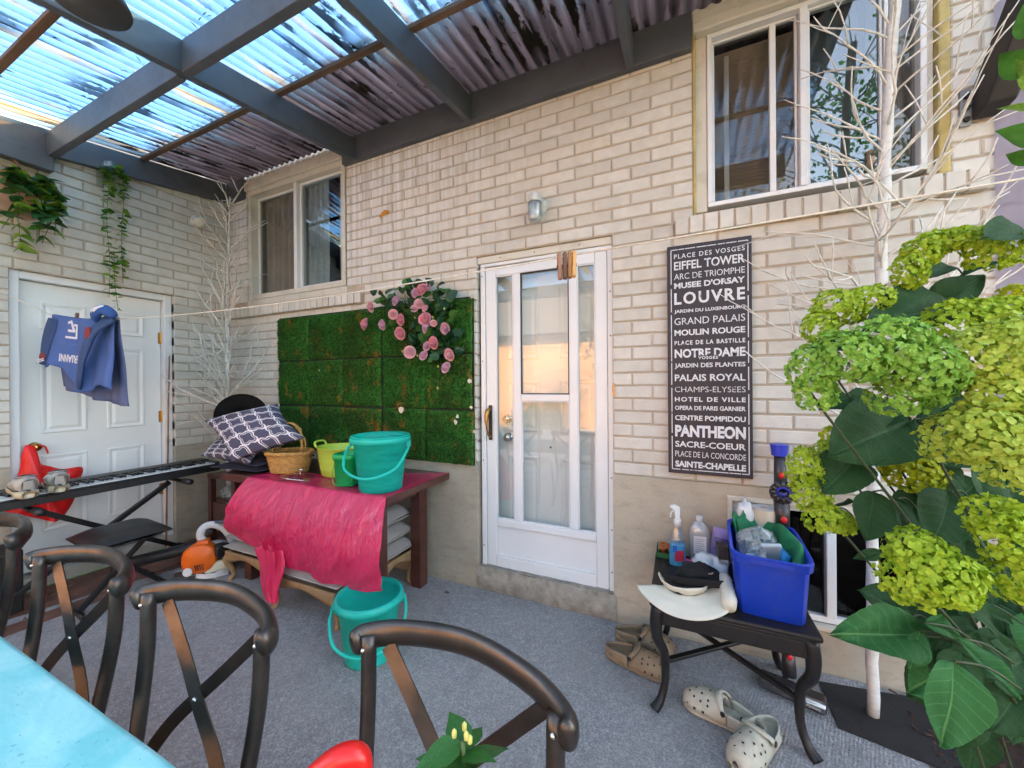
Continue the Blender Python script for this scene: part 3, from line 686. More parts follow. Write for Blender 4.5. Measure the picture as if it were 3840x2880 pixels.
# ---- bench
bn = thing('keyboard_bench', 'black padded keyboard bench in front of the digital piano', 'bench', (.70, -1.07, 0), rad(-3))
def cushion(fn_w, fn_d, h, n=16, puff=1.0):
    def top(u, v):
        x = (u-.5)*fn_w; y = (v-.5)*fn_d; e = min(1, 4.2*min(u, 1-u)+.02)*min(1, 4.2*min(v, 1-v)+.02)
        return x, y, e**.5
    b = MB(); b.grid(lambda u, v: V((top(u, v)[0], top(u, v)[1], h*.35+h*.65*top(u, v)[2]*puff)), n, n)
    b.grid(lambda u, v: V((top(u, v)[0], top(u, v)[1], h*.35-h*.35*top(u, v)[2])), n, n)
    k = len(b.f)//2; b.f[k:] = [tuple(reversed(f)) for f in b.f[k:]]
    return b
cb = cushion(.44, .40, .085); cb.xf(lambda p: p+V((0, 0, .41))); cb.build('seat', pm('black_vinyl', (.028, .026, .026), .36, var=.2, bump=.35, bs=160), bn, smooth=True)
b = MB(); b.bar((.03, -.20, .03), (.03, .14, .41), .028, .028); b.build('leg', ALU, bn, bevel=.003)
b = MB(); b.bar((-.03, .20, .03), (-.03, -.14, .41), .028, .028); b.build('leg', ALU, bn, bevel=.003)
for y in (-.21, .21):
    b = MB(); b.tube([(-.19, y, .026), (.19, y, .026)], .015, 8); b.tube([(-.2, y, .026), (-.15, y, .026)], .020, 8); b.tube([(.15, y, .026), (.2, y, .026)], .020, 8); b.build('foot_bar', ALU, bn, smooth=True)
MB().lathe([(0, -.05), (.03, -.05), (.03, .05), (0, .05)], 14, off=(0, 0, .2), rm=rotm(0, rad(90))).build('hinge_disc', ALU, bn)
# ---- black tower bin at the very left
bx = thing('speaker_box', 'black box-shaped speaker with slotted base beside the left chair', 'speaker', (.20, -1.56, .004), rad(4))
b = MB(); b.box(-.13, .13, -.16, .16, 0, .40); b.build('cabinet', pm('black_textured', (.013, .013, .014), .6, var=.2, bump=.5, bs=200), bx, bevel=.012)
for k in range(4): MB().box(.1302, .136, -.10, .12, .04+k*.022, .07+k*.022).build('vent_slat', BLACKP, bx)
# ---- red vinyl object with brass mouth
RED = pm('red_gloss', (.66, .008, .008), .45, var=.12, vs=4, bump=.15, bs=40)
rd = thing('red_bag', 'shiny red bag hanging from the brass knob of the white side door', 'bag', (.0, -1.245, .99))
ol = [onX(x, y, .03)-rd.location for x, y in ((58, 962), (78, 964), (86, 985), (92, 1002), (112, 1008), (140, 1014), (182, 1010), (176, 1040), (166, 1075), (150, 1105), (126, 1128), (90, 1122), (50, 1114), (8, 1104), (14, 1075), (34, 1045), (46, 1015), (50, 985))]
oc = curve(ol+[ol[0]], 90)[:90]; cen = onX(92, 1060, .03)-rd.location
def bagf(sg):
    def f(u, v):
        p = cen.lerp(oc[int(u*90) % 90], v); k = (1-v*v)
        return V((.0+sg*(.055*k**.6)+.012*nz(p, 9, sg)*(1-v**4)+.006*nz(p, 24, 2)+.004*math.sin(p.y*70+p.z*20)*(1-v), p.y, p.z))
    return f
b = MB(); b.grid(bagf(1), 90, 12, wrap=True); b.grid(bagf(-.3), 90, 12, wrap=True); b.build('body', RED, rd, smooth=True)
b = MB(); b.tube(curve([(-.01, -.045, -.03), (-.03, -.035, .02), (-.035, 0, .032), (-.03, .035, .02), (-.01, .045, -.03)], 16), .010, 8, flat=.5); b.build('handle_loop', RED, rd, smooth=True)
# ---- sneakers
def loft(secs, n=18, closed_top=True):                          # secs: (y, halfwidth, z0, z1, cx, squareness)
    b = MB()
    for (y, w, z0, z1, cx, sq) in secs:
        for j in range(n):
            a = 2*math.pi*j/n; c, s = math.cos(a), math.sin(a)
            c = math.copysign(abs(c)**sq, c); s = math.copysign(abs(s)**sq, s)
            b.v.append(V((cx+w*c, y, (z0+z1)/2+(z1-z0)/2*s)))
    for i in range(len(secs)-1):
        for j in range(n): b.f.append((i*n+j, i*n+(j+1) % n, (i+1)*n+(j+1) % n, (i+1)*n+j))
    b.f.append(tuple(range(n))); b.f.append(tuple(reversed(range((len(secs)-1)*n, len(secs)*n)))); b.m = [0]*len(b.f)
    return b
SHOEW = pm('shoe_leather', (.50, .47, .42), .6, var=.15, vs=20, bump=.3, bs=150, dirt=(.25, .22, .18)); SOLE = pm('cream_rubber', (.55, .49, .33), .6, var=.12, bump=.2); NAVY = pm('navy_trim', (.02, .022, .04), .6)
def sneaker(lbl, loc, rz):
    t = thing('sneaker', lbl, 'shoe', loc, rz, 'worn sneakers on the keyboard'); t.scale = (1.2, 1.15, 1.28)
    S_ = [(-.145, .020, .004, .036, 0, .8), (-.135, .036, .001, .040, 0, .8), (-.08, .041, .0, .040, 0, .6), (0, .037, .0, .036, .002, .6), (.07, .046, .0, .036, .004, .6), (.12, .042, .002, .038, 0, .7), (.145, .026, .008, .036, -.004, .8), (.152, .010, .016, .032, -.005, 1)]
    loft(S_, 24).build('sole', SOLE, t, smooth=True)
    U_ = [(-.140, .022, .034, .090, 0, .8), (-.128, .036, .030, .103, 0, .9), (-.085, .040, .030, .098, 0, .9), (-.04, .038, .030, .095, 0, .9), (0, .037, .030, .092, .002, .9), (.04, .041, .030, .082, .004, .9), (.09, .042, .030, .066, .003, .9), (.13, .032, .030, .054, 0, .9), (.146, .014, .032, .044, -.004, 1)]
    loft(U_, 24).build('upper', SHOEW, t, smooth=True)
    b = MB(); b.ball((0, -.075, .098), (.028, .048, .010), 14); b.build('opening', NAVY, t, smooth=True)
    b = MB(); b.tube([V((s*.041*math.cos(0)*1.02, y, .040)) for s, y in ((-1, .05), (-1, -.03), (-1, -.10))]+[V((0, -.146, .042))]+[V((1*.041*1.02, y, .040)) for y in (-.10, -.03, .05)], .003, 6); b.build('stripe', NAVY, t, smooth=True)
    b = MB()
    for k in range(4): y = -.02+k*.02; b.tube(curve([(-.024, y, .078-k*.003), (0, y+.004, .089-k*.006), (.024, y, .078-k*.003)], 6), .0026, 6)
    b.build('lace', pm('white_lace', (.7, .7, .7), .8), t, smooth=True)
    b = MB(); b.tube(curve([(-.030, -.06, .096), (-.026, -.105, .101), (0, -.128, .104), (.026, -.105, .101), (.030, -.06, .096)], 16), .0055, 8); b.build('collar', pm('grey_collar', (.24, .225, .21), .8, var=.2), t, smooth=True)
    MB().box(-.016, .016, -.1435, -.1375, .045, .085).build('heel_patch', pm('heel_patch', (.34, .31, .27), .6), t, bevel=.004)
    return t
sneaker('worn white sneaker with untied laces on the keys, nearer the red bag', (.435, -1.285, KZ+.067), rad(80))
sneaker('worn white sneaker cut by the left picture edge on the keys', (.450, -1.425, KZ+.067), rad(84))
# ---- bamboo stick
bm_ = MB(); p0, p1 = V((.16, -.60, .003)), V((.008, -.495, 1.71))
pts = []; rs = []
for i in range(33): t = i/32; pts.append(p0.lerp(p1, t)+V((nz((t*3, 0, 0))*.006, nz((0, t*3, 0))*.006, 0))); rs.append(.0075-.002*t+(.0012 if i % 6 == 0 else 0))
bm_.tube(pts, rs, 8); tag(bm_.build('bamboo_stick', pm('bamboo', (.27, .13, .045), .55, var=.3, vs=12, bump=.2, stretch=(1, 1, .2)), None, smooth=True), 'thin brown bamboo stick leaning beside the white side door', 'stick')
# ---- lamp on the left wall
lp = thing('flood_lamp', 'small white flood lamp on the side wall behind the bare tree', 'lamp', (.0, -.275, 3.0))
MB().lathe([(.0, 0), (.05, 0), (.05, .02), (0, .02)], 18, rm=rotm(0, rad(90))).build('base_plate', WHITE, lp, smooth=False)
b = MB(); b.tube([(.02, 0, 0), (.07, -.0, .01)], .012, 8); b.lathe([(.0, 0), (.035, 0), (.038, .09), (.045, .10), (.046, .13), (.0, .125)], 18, off=(.075, .0, .02), rm=rotm(rad(25), rad(140))); b.build('head', CREAM, lp, smooth=True)

# ---- wall planters
IVY = pm('ivy_leaf', (.055, .17, .02), .45, var=.45, vs=40, bump=.1, trans=.25, kind='World'); IVYD = pm('dark_ivy_leaf', (.03, .11, .028), .4, var=.4, vs=30, bump=.1, trans=.2, kind='World'); IVYY = pm('young_ivy_leaf', (.20, .34, .03), .45, var=.3, bump=.1, trans=.3)
STEMG = pm('green_stem', (.06, .11, .03), .6); TWIG = pm('brown_twig', (.12, .07, .035), .8)
def leaf_mesh(name, mat, pts, fold=.12, droop=.1, vein=False):
    """leaf blade: half outlines pts = [(t along, halfwidth)], tip at +Y"""
    b = MB(); n = len(pts)
    for (t, w) in pts:
        z = -droop*t*t
        b.v += [V((-w, t-w*.15, z+w*fold)), V((-w*.5, t, z+w*fold*.35)), V((0, t, z-.004)), V((w*.5, t, z+w*fold*.35)), V((w, t-w*.15, z+w*fold))]
    for i in range(n-1):
        for j in range(4): b.f.append((i*5+j, i*5+j+1, (i+1)*5+j+1, (i+1)*5+j)); b.m.append(0)
    return b.mesh(name, mat, True)
LROUND = [(0, .02), (.12, .30), (.35, .46), (.6, .45), (.82, .28), (1, .03)]
LHEART = [(-.12, .22), (.0, .40), (.2, .50), (.45, .46), (.7, .28), (.88, .12), (1, .01)]
lm_ivy = [leaf_mesh('leaf', m, LROUND) for m in (IVY, IVY, IVYY)]
lm_dark = [leaf_mesh('leaf', m, LHEART, .2, .25) for m in (IVYD, IVYD, IVY, IVYY)]
gp = thing('glass_wall_planter', 'clear glass wall planter with long trailing ivy strands beside the door', 'planter', (.0, -.86, 3.12))
b = MB(); b.grid(lambda u, v: V((.09*math.sin(u*math.pi)*(1-.35*v)+.004, -.085+.17*u+(0 if True else 0), .10-.20*v-.03*math.sin(u*math.pi)*v)), 16, 6); b.build('glass_pocket', glass('pocket_glass', (.80, .86, .84), .08), gp, smooth=True)
b = MB(); b.tube([V((.09*math.sin(u/16*math.pi)+.004, -.085+.17*u/16, .10)) for u in range(17)], .0025, 6); b.build('rim', glass('glass_rim', (.7, .8, .78), .2), gp, smooth=True)
rv = random.Random(21)
def strand(par, pts, step, size, meshes, stem=.0016, both=True):
    cp = curve(pts, 40); MB().tube(cp, stem, 5).build('stem', STEMG, par, smooth=True)
    L = sum((cp[i+1]-cp[i]).length for i in range(40)); k = int(L/step)
    for i in range(k):
        p = cp[min(40, int((i+.5)/k*40))]
        for sgn in ((-1, 1) if both else (rv.choice((-1, 1)),)):
            o = bpy.data.objects.new('leaf', rv.choice(meshes)); link(o, par); s = size*rv.uniform(.65, 1.2)
            o.location = p+V((rv.uniform(-.006, .01), rv.uniform(-.006, .006), rv.uniform(-.008, .008))); o.scale = (s, s, s)
            o.rotation_euler = (rv.uniform(-.9, .5), rv.uniform(-.7, .7), rad(-90)+sgn*rad(rv.uniform(30, 100)))
strand(gp, [(.05, -.045, .02), (.10, -.055, -.02), (.105, -.05, -.14), (.10, -.06, -.4), (.10, -.045, -.7), (.095, -.05, -.98)], .021, .044, lm_ivy)
strand(gp, [(.05, .03, .03), (.115, .03, .0), (.11, .035, -.2), (.105, .02, -.5), (.10, .03, -.85)], .021, .044, lm_ivy)
strand(gp, [(.06, -.01, .05), (.12, .0, .05), (.13, .03, -.03), (.11, .06, -.06)], .018, .042, lm_ivy)
strand(gp, [(.10, -.02, -.62), (.105, -.02, -.85), (.10, .0, -1.08)], .021, .03, lm_ivy)
wp = thing('wooden_wall_planter', 'terracotta-coloured hanging wall planter with bushy dark leaves and wooden hanger', 'planter', (.0, -1.36, 2.74))
b = MB(); b.prism([(.004, -.17, .12), (.15, -.17, .12), (.11, -.17, -.13), (.004, -.17, -.13)], (0, .26, 0)); b.build('box', pm('planter_wood', (.42, .25, .16), .7, var=.25, vs=8, bump=.3), wp, bevel=.006)
b = MB(); b.tube([(.08, -.16, .12), (.04, -.03, .30), (.08, .11, .10)], .010, 8); b.build('hanger', pm('hanger_wood', (.22, .12, .06), .7, var=.3, vs=14, bump=.3), wp)
for k in range(9):
    y = rv.uniform(-.03, .13); pts = [(.08, y*.6, .10), (.15+rv.uniform(0, .05), y, .08+rv.uniform(-.02, .06)), (.17+rv.uniform(-.02, .05), y*1.3+rv.uniform(-.03, .03), rv.uniform(-.1, .05)), (.15, y*1.2+rv.uniform(-.04, .04), rv.uniform(-.32, -.08))]
    strand(wp, pts, .045, .078, lm_dark, .002)
strand(wp, [(.12, .0, -.1), (.13, .01, -.28), (.12, .02, -.38)], .05, .07, lm_dark[3:])

# ---- pendant lamp near the roof
pl = thing('pendant_lamp', 'dark round pendant lamp hanging under the patio roof at the top edge', 'lamp', px(190, 5, 1.42))
MB().lathe([(.0, 0), (.118, .0), (.122, .012), (.105, .05), (.05, .085), (.02, .10), (.0, .10)], 28).build('shade', pm('dark_enamel', (.055, .05, .048), .5, var=.1), pl, smooth=True)
MB().tube([(0, 0, .1), (0, 0, .30)], .006, 6).build('cord', BLACKP, pl)

# ---- clothes line, pegs, jersey
LA = onX(0, 630, .012); LB = px(112, 681, 2.60); LC = px(262, 689, 2.45); LP = px(1225, 553, 1.06); LD = px(2212, 386, .72); LE = LD+(LD-LP)*1.2
ROPE = pm('white_cord', (.62, .58, .5), .8, var=.15, vs=60, bump=.3, bs=300)
b = MB(); b.tube([LA, LB], .0032, 8); b.tube(curve([LB, LB.lerp(LC, .35)-V((0, 0, .012)), LC], 10), .0032, 8)
b.tube([LC.lerp(LP, t)-V((0, 0, .03*4*t*(1-t))) for t in [i/30 for i in range(31)]], .0026, 8); b.tube([LP.lerp(LE, t) for t in (0, .25, .5, .75, 1)], .0024, 8)
tag(b.build('clothes_line', ROPE, None, smooth=True), 'thin pale clothes line stretched right across the patio', 'clothes line')
PEGC = [(.30, .155, .10), (.115, .065, .035), (.28, .13, .05), (.46, .27, .10)]
def peg(lbl, loc, rot, ci, grp='wooden pegs in front of the storm door'):
    t = thing('clothes_peg', lbl, 'clothes peg', loc, group=grp, rot=rot); m = pm('peg_wood_%d' % ci, PEGC[ci], .75, var=.3, vs=60, bump=.4, bs=150, stretch=(1, 1, .15))
    for s in (-1, 1):
        b = MB(); b.prism([(-.005, s*.0012, -.042), (-.005, s*.009, -.038), (-.005, s*.0085, .0), (-.005, s*.0075, .034), (-.005, s*.0009, .034), (-.005, s*.0035, .012), (-.005, s*.0012, .0)], (.010, 0, 0)); b.build('jaw', m, t, bevel=.0008, seg=1)
    b = MB()
    for k in range(4): b.tube([V((.0062-.0041*k, .0055*math.cos(a), -.004+.0055*math.sin(a))) for a in [i*.785 for i in range(9)]], .0011, 5)
    b.build('spring', pm('rusty_steel', (.10, .07, .06), .5, .7), t, smooth=True); return t
dL = (LD-LP).normalized()
for k, (xx, lb) in enumerate(((1206, 'reddish wooden peg, leftmost of four on the line by the storm door'), (1219, 'dark weathered peg, second of four on the line by the storm door'), (1231, 'brown weathered peg, third of four on the line by the storm door'), (1241, 'pale new wooden peg, rightmost of four on the line by the storm door'))):
    p = px(xx, 560-(xx-1206)*.16, 1.06); p = LC.lerp(LP, max(0, min(1, (p.x-LC.x)/(LP.x-LC.x)))) if p.x < LP.x else LP+(LD-LP)*((p.x-LP.x)/(LD.x-LP.x))
    peg(lb, p-V((0, 0, .024)), (rad(4-3*k), rad(2*k-3), rad(24)+rad(6)), k)
BLUE = pm('royal_jersey', (.062, .12, .335), .85, var=.10, vs=5, bump=.5, bs=500, kind='Object'); BLUE2 = pm('navy_sleeve', (.03, .065, .17), .8, var=.15, vs=6, bump=.4, bs=400); WPR = pm('jersey_print', (.66, .64, .72), .7, var=.05, bump=.2)
REDS = pm('jersey_red', (.22, .03, .035), .8)
jc = LB.lerp(LC, .5); jx = (LC-LB); jx.z = 0; jw = jx.length; ja = math.atan2(jx.y, jx.x)
jy = thing('football_jersey', 'blue football jersey hung upside down over the clothes line', 'jersey', jc, ja)
def sagz(x): t = x/jw+.5; return (LC.z-LB.z)*(t-.5)-.02*math.sin(max(0, min(1, t))*math.pi)
def body(front):
    def f(u, v):
        x = (u-.5)*jw*(.92+.10*v); hang = .49-.20*abs(math.sin(u*math.pi*1.0))*0
        L = (.36+.14*u if front else .50+.08*u)
        if front: L += .05*math.cos((u-.55)*9)
        fold = .016*math.sin(u*17+v*2)*v+.010*math.sin(u*31)*v
        return V((x+.010*math.sin(v*7+u*4), (-.010 if front else .012)+(-.04*v if front else .03*v)+fold, sagz(x)+.006-L*v+.01*nz((u*4, v*4, 2))))
    return f
b = MB(); b.grid(body(True), 36, 26); fo_ = b.build('front_panel', BLUE, jy, smooth=True, solid=.003)
b = MB(); b.grid(body(False), 36, 26); b.build('rear_panel', pm('jersey_inside', (.09, .115, .24), .85, var=.1, bump=.5, bs=500), jy, smooth=True, solid=.003)
b = MB(); b.grid(lambda u, v: V(((u-.5)*jw*.92, -.010+.022*v, sagz((u-.5)*jw*.92)+.006+.006*math.sin(v*math.pi))), 30, 4); b.build('fold_over', BLUE, jy, smooth=True)
b = MB(); b.tube(curve([(-.285, -.012, .0), (-.305, -.022, -.10), (-.335, -.028, -.20), (-.36, -.026, -.315)], 14), [.050+.008*math.sin(i*.4) for i in range(15)], 14, flat=.30, ref=(1, 0, 0)); b.build('sleeve', BLUE2, jy, smooth=True)
b = MB(); b.tube(curve([(.285, -.02, -.02), (.22, -.07, -.10), (.16, -.085, -.22), (.10, -.08, -.36), (.045, -.06, -.475)], 16), [.062-.0016*i+.004*math.sin(i) for i in range(17)], 14, flat=.34, ref=(1, 0, 0)); b.build('sleeve', BLUE2, jy, smooth=True)
b = MB(); b.tube(curve([(.20, -.05, -.045), (.235, -.075, .0), (.285, -.06, .022), (.325, -.03, -.02)], 12), [.02, .030, .035, .036, .038, .040, .040, .040, .038, .036, .034, .03, .02], 12, flat=.7); b.build('cuff', pm('blue_cuff', (.03, .09, .30), .75, var=.2, bump=.4, bs=300), jy, smooth=True)
for k, o_ in enumerate((0, .022)):
    b = MB(); b.tube(curve([(.245+o_, -.106, .002), (.262+o_, -.098, .026), (.285+o_, -.078, .044)], 6), .006, 6, flat=.4); b.build('cuff_stripe', WPR, jy, smooth=True)
    b = MB(); b.tube(curve([(-.395, -.044, -.305+o_*.6), (-.36, -.048, -.298+o_*.6), (-.325, -.042, -.285+o_*.6)], 6), .005, 6, flat=.4); b.build('cuff_stripe', WPR, jy, smooth=True)
b = MB(); b.ball((.20, -.096, -.13), (.028, .012, .045), 10); b.build('shoulder_patch', REDS, jy, smooth=True)
b = MB(); b.ball((-.345, -.040, -.262), (.032, .006, .03), 10); b.build('shoulder_patch', REDS, jy, smooth=True)
def fz(x, z):                                              # a print point lying on the front panel
    u = x/jw/.95+.5; v = -(z-.0)/.45; return V((x, body(True)(max(0, min(1, u)), max(0, min(1, v))).y-.006, z+sagz(x)))
def stroke(pts, w):
    b = MB()
    for i in range(len(pts)-1):
        a, c = V((pts[i][0], 0, pts[i][1])), V((pts[i+1][0], 0, pts[i+1][1])); d = (c-a).normalized(); n = V((d.z, 0, -d.x))*w/2
        for s in range(4):
            p, q = a.lerp(c, s/4)-d*(w*.3 if s == 0 else 0), a.lerp(c, (s+1)/4)+d*(w*.3 if s == 3 else 0); b.poly([fz((p+n).x, (p+n).z), fz((p-n).x, (p-n).z), fz((q-n).x, (q-n).z), fz((q+n).x, (q+n).z)])
    return b
stroke([(-.135, -.128), (-.048, -.128), (-.048, -.042), (-.068, -.042)], .014).build('number_print', WPR, jy); stroke([(-.115, -.083), (-.066, -.083), (-.098, -.02), (-.125, -.03)], .017).build('number_print', WPR, jy)
def text_mesh(body_, size=1.0, bold=0.0, sp=1.0):
    cu = bpy.data.curves.new('t', 'FONT'); cu.body = body_; cu.size = size; cu.offset = bold; cu.space_character = sp; cu.resolution_u = 3
    o = bpy.data.objects.new('t', cu); SC.collection.objects.link(o); dg = bpy.context.evaluated_depsgraph_get(); dg.update()
    me = bpy.data.meshes.new_from_object(o.evaluated_get(dg)); bpy.data.objects.remove(o); bpy.data.curves.remove(cu); return me
def text_fit(name, s, mat, parent, w, h, bold=0, sp=1.0, place=None, **kw):
    me = text_mesh(s, 1.0, bold, sp); xs = [v.co.x for v in me.vertices]; ys = [v.co.y for v in me.vertices]
    x0, x1, y0, y1 = min(xs), max(xs), min(ys), max(ys)
    for v in me.vertices:
        v.co = place((v.co.x-x0)/(x1-x0)*w, (v.co.y-y0)/(y1-y0)*h)
    me.materials.clear(); me.materials.append(mat); o = bpy.data.objects.new(name, me); link(o, parent); return tag(o, **kw)
text_fit('name_print', 'ERIANNI', WPR, jy, .155, .052, .03, 1.0, lambda x, y: fz(-.015-x, -.245-.052+(.052-y)))
stroke([(-.25, -.170), (.12, -.178)], .0035).build('seam', pm('seam', (.13, .15, .40), .8), jy)
MB().tube(curve([V((-.32, -.005, .012)), V((-.345, -.012, -.03)), V((-.355, -.014, -.08)), V((-.362, -.014, -.13))], 14), [.006+.003*math.sin(i*2.2) for i in range(15)], 6).build('drawcord', ROPE, jy, smooth=True)
peg('brown wooden peg clamping the jersey to the line', LB.lerp(LC, .37)+V((.0, -.0, -.005)), (rad(10), rad(35), rad(10)), 2, 'peg on the jersey')
# ============================================================ centre: moss panel, table and what stands on it
def moss_mat():
    t = NT('moss'); co = t.coord('World'); g = t.n('ShaderNodeNewGeometry')
    c = t.ramp(g.outputs['Random Per Island'], [(0, (.006, .040, .007)), (.4, (.022, .13, .019)), (.75, (.055, .22, .03)), (1, (.15, .31, .05))])
    c = t.mix(t.ramp(t.noise(co, 3.2, 5, .6), [(.4, 0), (.62, .7)]), c, (.035, .07, .012))
    c = t.mix(t.ramp(t.noise(co, 7.5, 6, .68), [(.58, 0), (.64, .8)]), c, (.28, .15, .02))
    c = t.mix(t.ramp(t.noise(co, 55, 3, .6), [(.35, .75), (.55, 0)]), c, (.003, .016, .003))
    c = t.mix(t.ramp(t.noise(co, 34, 3, .6), [(.70, 0), (.74, .7)]), c, (.42, .34, .10))
    b = t.bsdf(c, .85, 0, .2); return t.done(b)
MOSS = moss_mat()
mp = thing('moss_wall_panel', 'green artificial moss panel of fifteen tufted tiles hung on the brick wall', 'moss panel', (.781, 0, .868))
rm_ = random.Random(9); mossm = []
for k in range(3):
    b = MB(); w, h = .412, .394
    def slab(u, v):
        e = min(1, min(u, 1-u)*14)*min(1, min(v, 1-v)*14)
        return V((u*w+.006*nz((u*9, v*9, k)), -.010-.018*e**.5-.010*nz((u*5+k*7, v*5, 1))-.010*abs(nz((u*22+k*7, v*22, 2)))*e-.007*abs(nz((u*55, v*55+k, 3)))*e, v*h+.006*nz((u*9, v*9, k+5))))
    b.grid(slab, 70, 70)
    for i in range(6500):
        u, v = .02+.96*rm_.random(), .02+.96*rm_.random(); p = slab(u, v); l = rm_.uniform(.008, .024); a = rm_.uniform(0, 6.28)
        d = V((math.cos(a)*.75, -rm_.uniform(.35, 1.0), math.sin(a)*.75-.25)).normalized(); s = d.orthogonal().normalized()*rm_.uniform(.0010, .0026)
        q = d*l; b.poly([p-s, p+s, p+q])
    mossm.append(b.mesh('moss_tile', MOSS))
MB().box(-.002, 2.07, -.010, -.004, -.002, 1.19).build('backing_board', pm('moss_backing', (.012, .022, .010), .95), mp)
for r in range(3):
    for c in range(5):
        o = bpy.data.objects.new('moss_tile', mossm[rm_.randrange(3)]); link(o, mp); o.scale = (.975, 1, .972); o.location = (c*.4148+.004+rm_.uniform(-.003, .003), -.004, r*.398+rm_.uniform(-.004, .004))
        o.location.y -= rm_.uniform(0, .007); o.rotation_euler = (rm_.uniform(-.012, .012), rm_.uniform(-.016, .016), rm_.uniform(-.01, .01))
        if rm_.random() < .5: o.scale = (-.975, 1, .972); o.location.x += .404
TORN = pm('torn_backing', (.62, .58, .48), .9, var=.2, bump=.4)
for (x, y, s) in ((1015, 823, 14), (1018, 880, 9), (866, 884, 22), (985, 912, 16), (988, 900, 12), (1020, 640, 14), (1025, 932, 9), (690, 800, 7)):
    p = onY(x, y, -.052)-mp.location; rr = s/620; n = 9
    MB().poly([p+V((math.cos(i*6.283/n)*rr*rm_.uniform(.4, 1), rm_.uniform(-.004, .004), math.sin(i*6.283/n)*rr*rm_.uniform(.4, 1))) for i in range(n)]).build('torn_spot', TORN, mp)
for k in range(16):                                         # yellowed clumps standing proud
    x, y = rm_.uniform(620, 1010), rm_.uniform(700, 980); p = onY(x, y, -.05)-mp.location; b = MB()
    for i in range(160):
        a = rm_.uniform(0, 6.28); r = abs(rm_.gauss(0, .022)); q = p+V((math.cos(a)*r, rm_.uniform(.0, .012), math.sin(a)*r*1.3)); d = V((rm_.gauss(0, 1), -abs(rm_.gauss(0, 1)), rm_.gauss(0, 1))).normalized(); s = d.orthogonal()*.0013; b.poly([q-s, q+s, q+d*rm_.uniform(.006, .018)])
    b.build('dry_moss_clump', pm('dry_moss', (.24, .125, .02), .9, var=.5, vs=60, bump=0), mp)

# ---- rose garland
rg = thing('rose_garland', 'hanging garland of pink artificial roses and green leaves on the moss panel', 'garland', (2.2, -.03, 2.05))
ROSEM = [pm('rose_pink', (.84, .50, .55), .7, var=.15, vs=30, bump=.1, trans=.2), pm('rose_lilac', (.74, .46, .58), .7, var=.15, vs=30, bump=.1, trans=.2), pm('rose_deep', (.82, .38, .46), .7, var=.15, vs=30, bump=.1, trans=.2)]
def rose_mesh(mat, seed):
    rr = random.Random(seed); b = MB()
    for ring, (n, rb_, rt, zt) in enumerate(((2, .06, .16, .78), (3, .10, .30, .76), (4, .18, .47, .68), (5, .26, .66, .55), (5, .32, .85, .36), (6, .34, 1.0, .12))):
        for k in range(n):
            a0 = 6.283*(k+ring*.41)/n+rr.uniform(-.2, .2); span = 6.283/n*1.12
            def pet(u, v):
                s_ = (u-.5)*2; a = a0+s_*span*.5*(.75+.35*v); w = 1-.22*abs(s_)**3
                r_ = rb_+(rt-rb_)*v**.7*1.0+(.10*max(0, v-.75)*4*(ring/5)); z = -.35+(zt+.35)*(v**1.15)*w-(.10*max(0, v-.8)*5*(ring/5))
                return V((r_*math.cos(a), r_*math.sin(a), z+rr.uniform(-.01, .01)))
            b.grid(pet, 6, 5)
    b.ball((0, 0, .30), (.24, .24, .42), 10); b.ball((0, 0, -.05), (.55, .55, .40), 10)
    return b.mesh('rose', mat, True)
rosem = [rose_mesh(ROSEM[i % 3], i) for i in range(6)]
def g2(x, y): return ((1340+x/3.131)*2212/3840, (1030+y/3.131)*2212/3840)
roses = [(90,580,70,2),(160,380,60,0),(455,305,60,1),(295,590,58,1),(420,465,55,0),(510,530,64,2),(500,690,70,2),(615,910,66,0),(675,215,52,1),(755,175,72,2),(725,340,54,0),(795,395,40,0),(670,395,42,1),(790,515,70,2),(815,620,66,1),(895,570,36,0),(1030,635,62,1),(895,800,66,2),(815,840,50,1),(775,950,52,1),(1080,940,66,0),(1040,1090,60,1),(830,150,40,1)]
rr_ = random.Random(4)
for (x, y, r, m) in roses:
    p = onY(*g2(x, y), -.115-rr_.uniform(0, .03)); o = bpy.data.objects.new('rose', rosem[m if rr_.random() < .7 else m+3]); link(o, rg); o.location = p-rg.location
    s = r/3.131*.576/322*1.14; o.scale = (s, s, s); o.rotation_euler = (rad(90)+rr_.uniform(-.5, .35), rr_.uniform(-.5, .5), rr_.uniform(-.5, .5))
GL = [leaf_mesh('leaf', m, LROUND, .18, .18) for m in (pm('rose_leaf', (.028, .10, .030), .45, var=.4, vs=20, bump=.2, trans=.15), pm('rose_leaf_dark', (.012, .05, .018), .45, var=.4, vs=20, bump=.2), pm('rose_leaf_light', (.075, .19, .035), .45, var=.3, bump=.1, trans=.25))]
poly_ = [(430,130),(700,110),(1000,130),(1100,330),(1120,520),(1180,760),(1150,960),(1000,1060),(900,1060),(700,900),(600,780),(480,560),(300,480),(240,300)]
def inside(x, y):
    c = False; j = len(poly_)-1
    for i in range(len(poly_)):
        (xi, yi), (xj, yj) = poly_[i], poly_[j]
        if (yi > y) != (yj > y) and x < (xj-xi)*(y-yi)/(yj-yi)+xi: c = not c
        j = i
    return c
spots = [(160, 225), (130, 450), (270, 320), (330, 230), (390, 600), (690, 740), (1150, 790), (1140, 920), (1000, 800), (600, 700), (640, 830)]
while len(spots) < 170:
    x, y = rr_.uniform(90, 1200), rr_.uniform(100, 1100)
    if inside(x, y): spots.append((x, y))
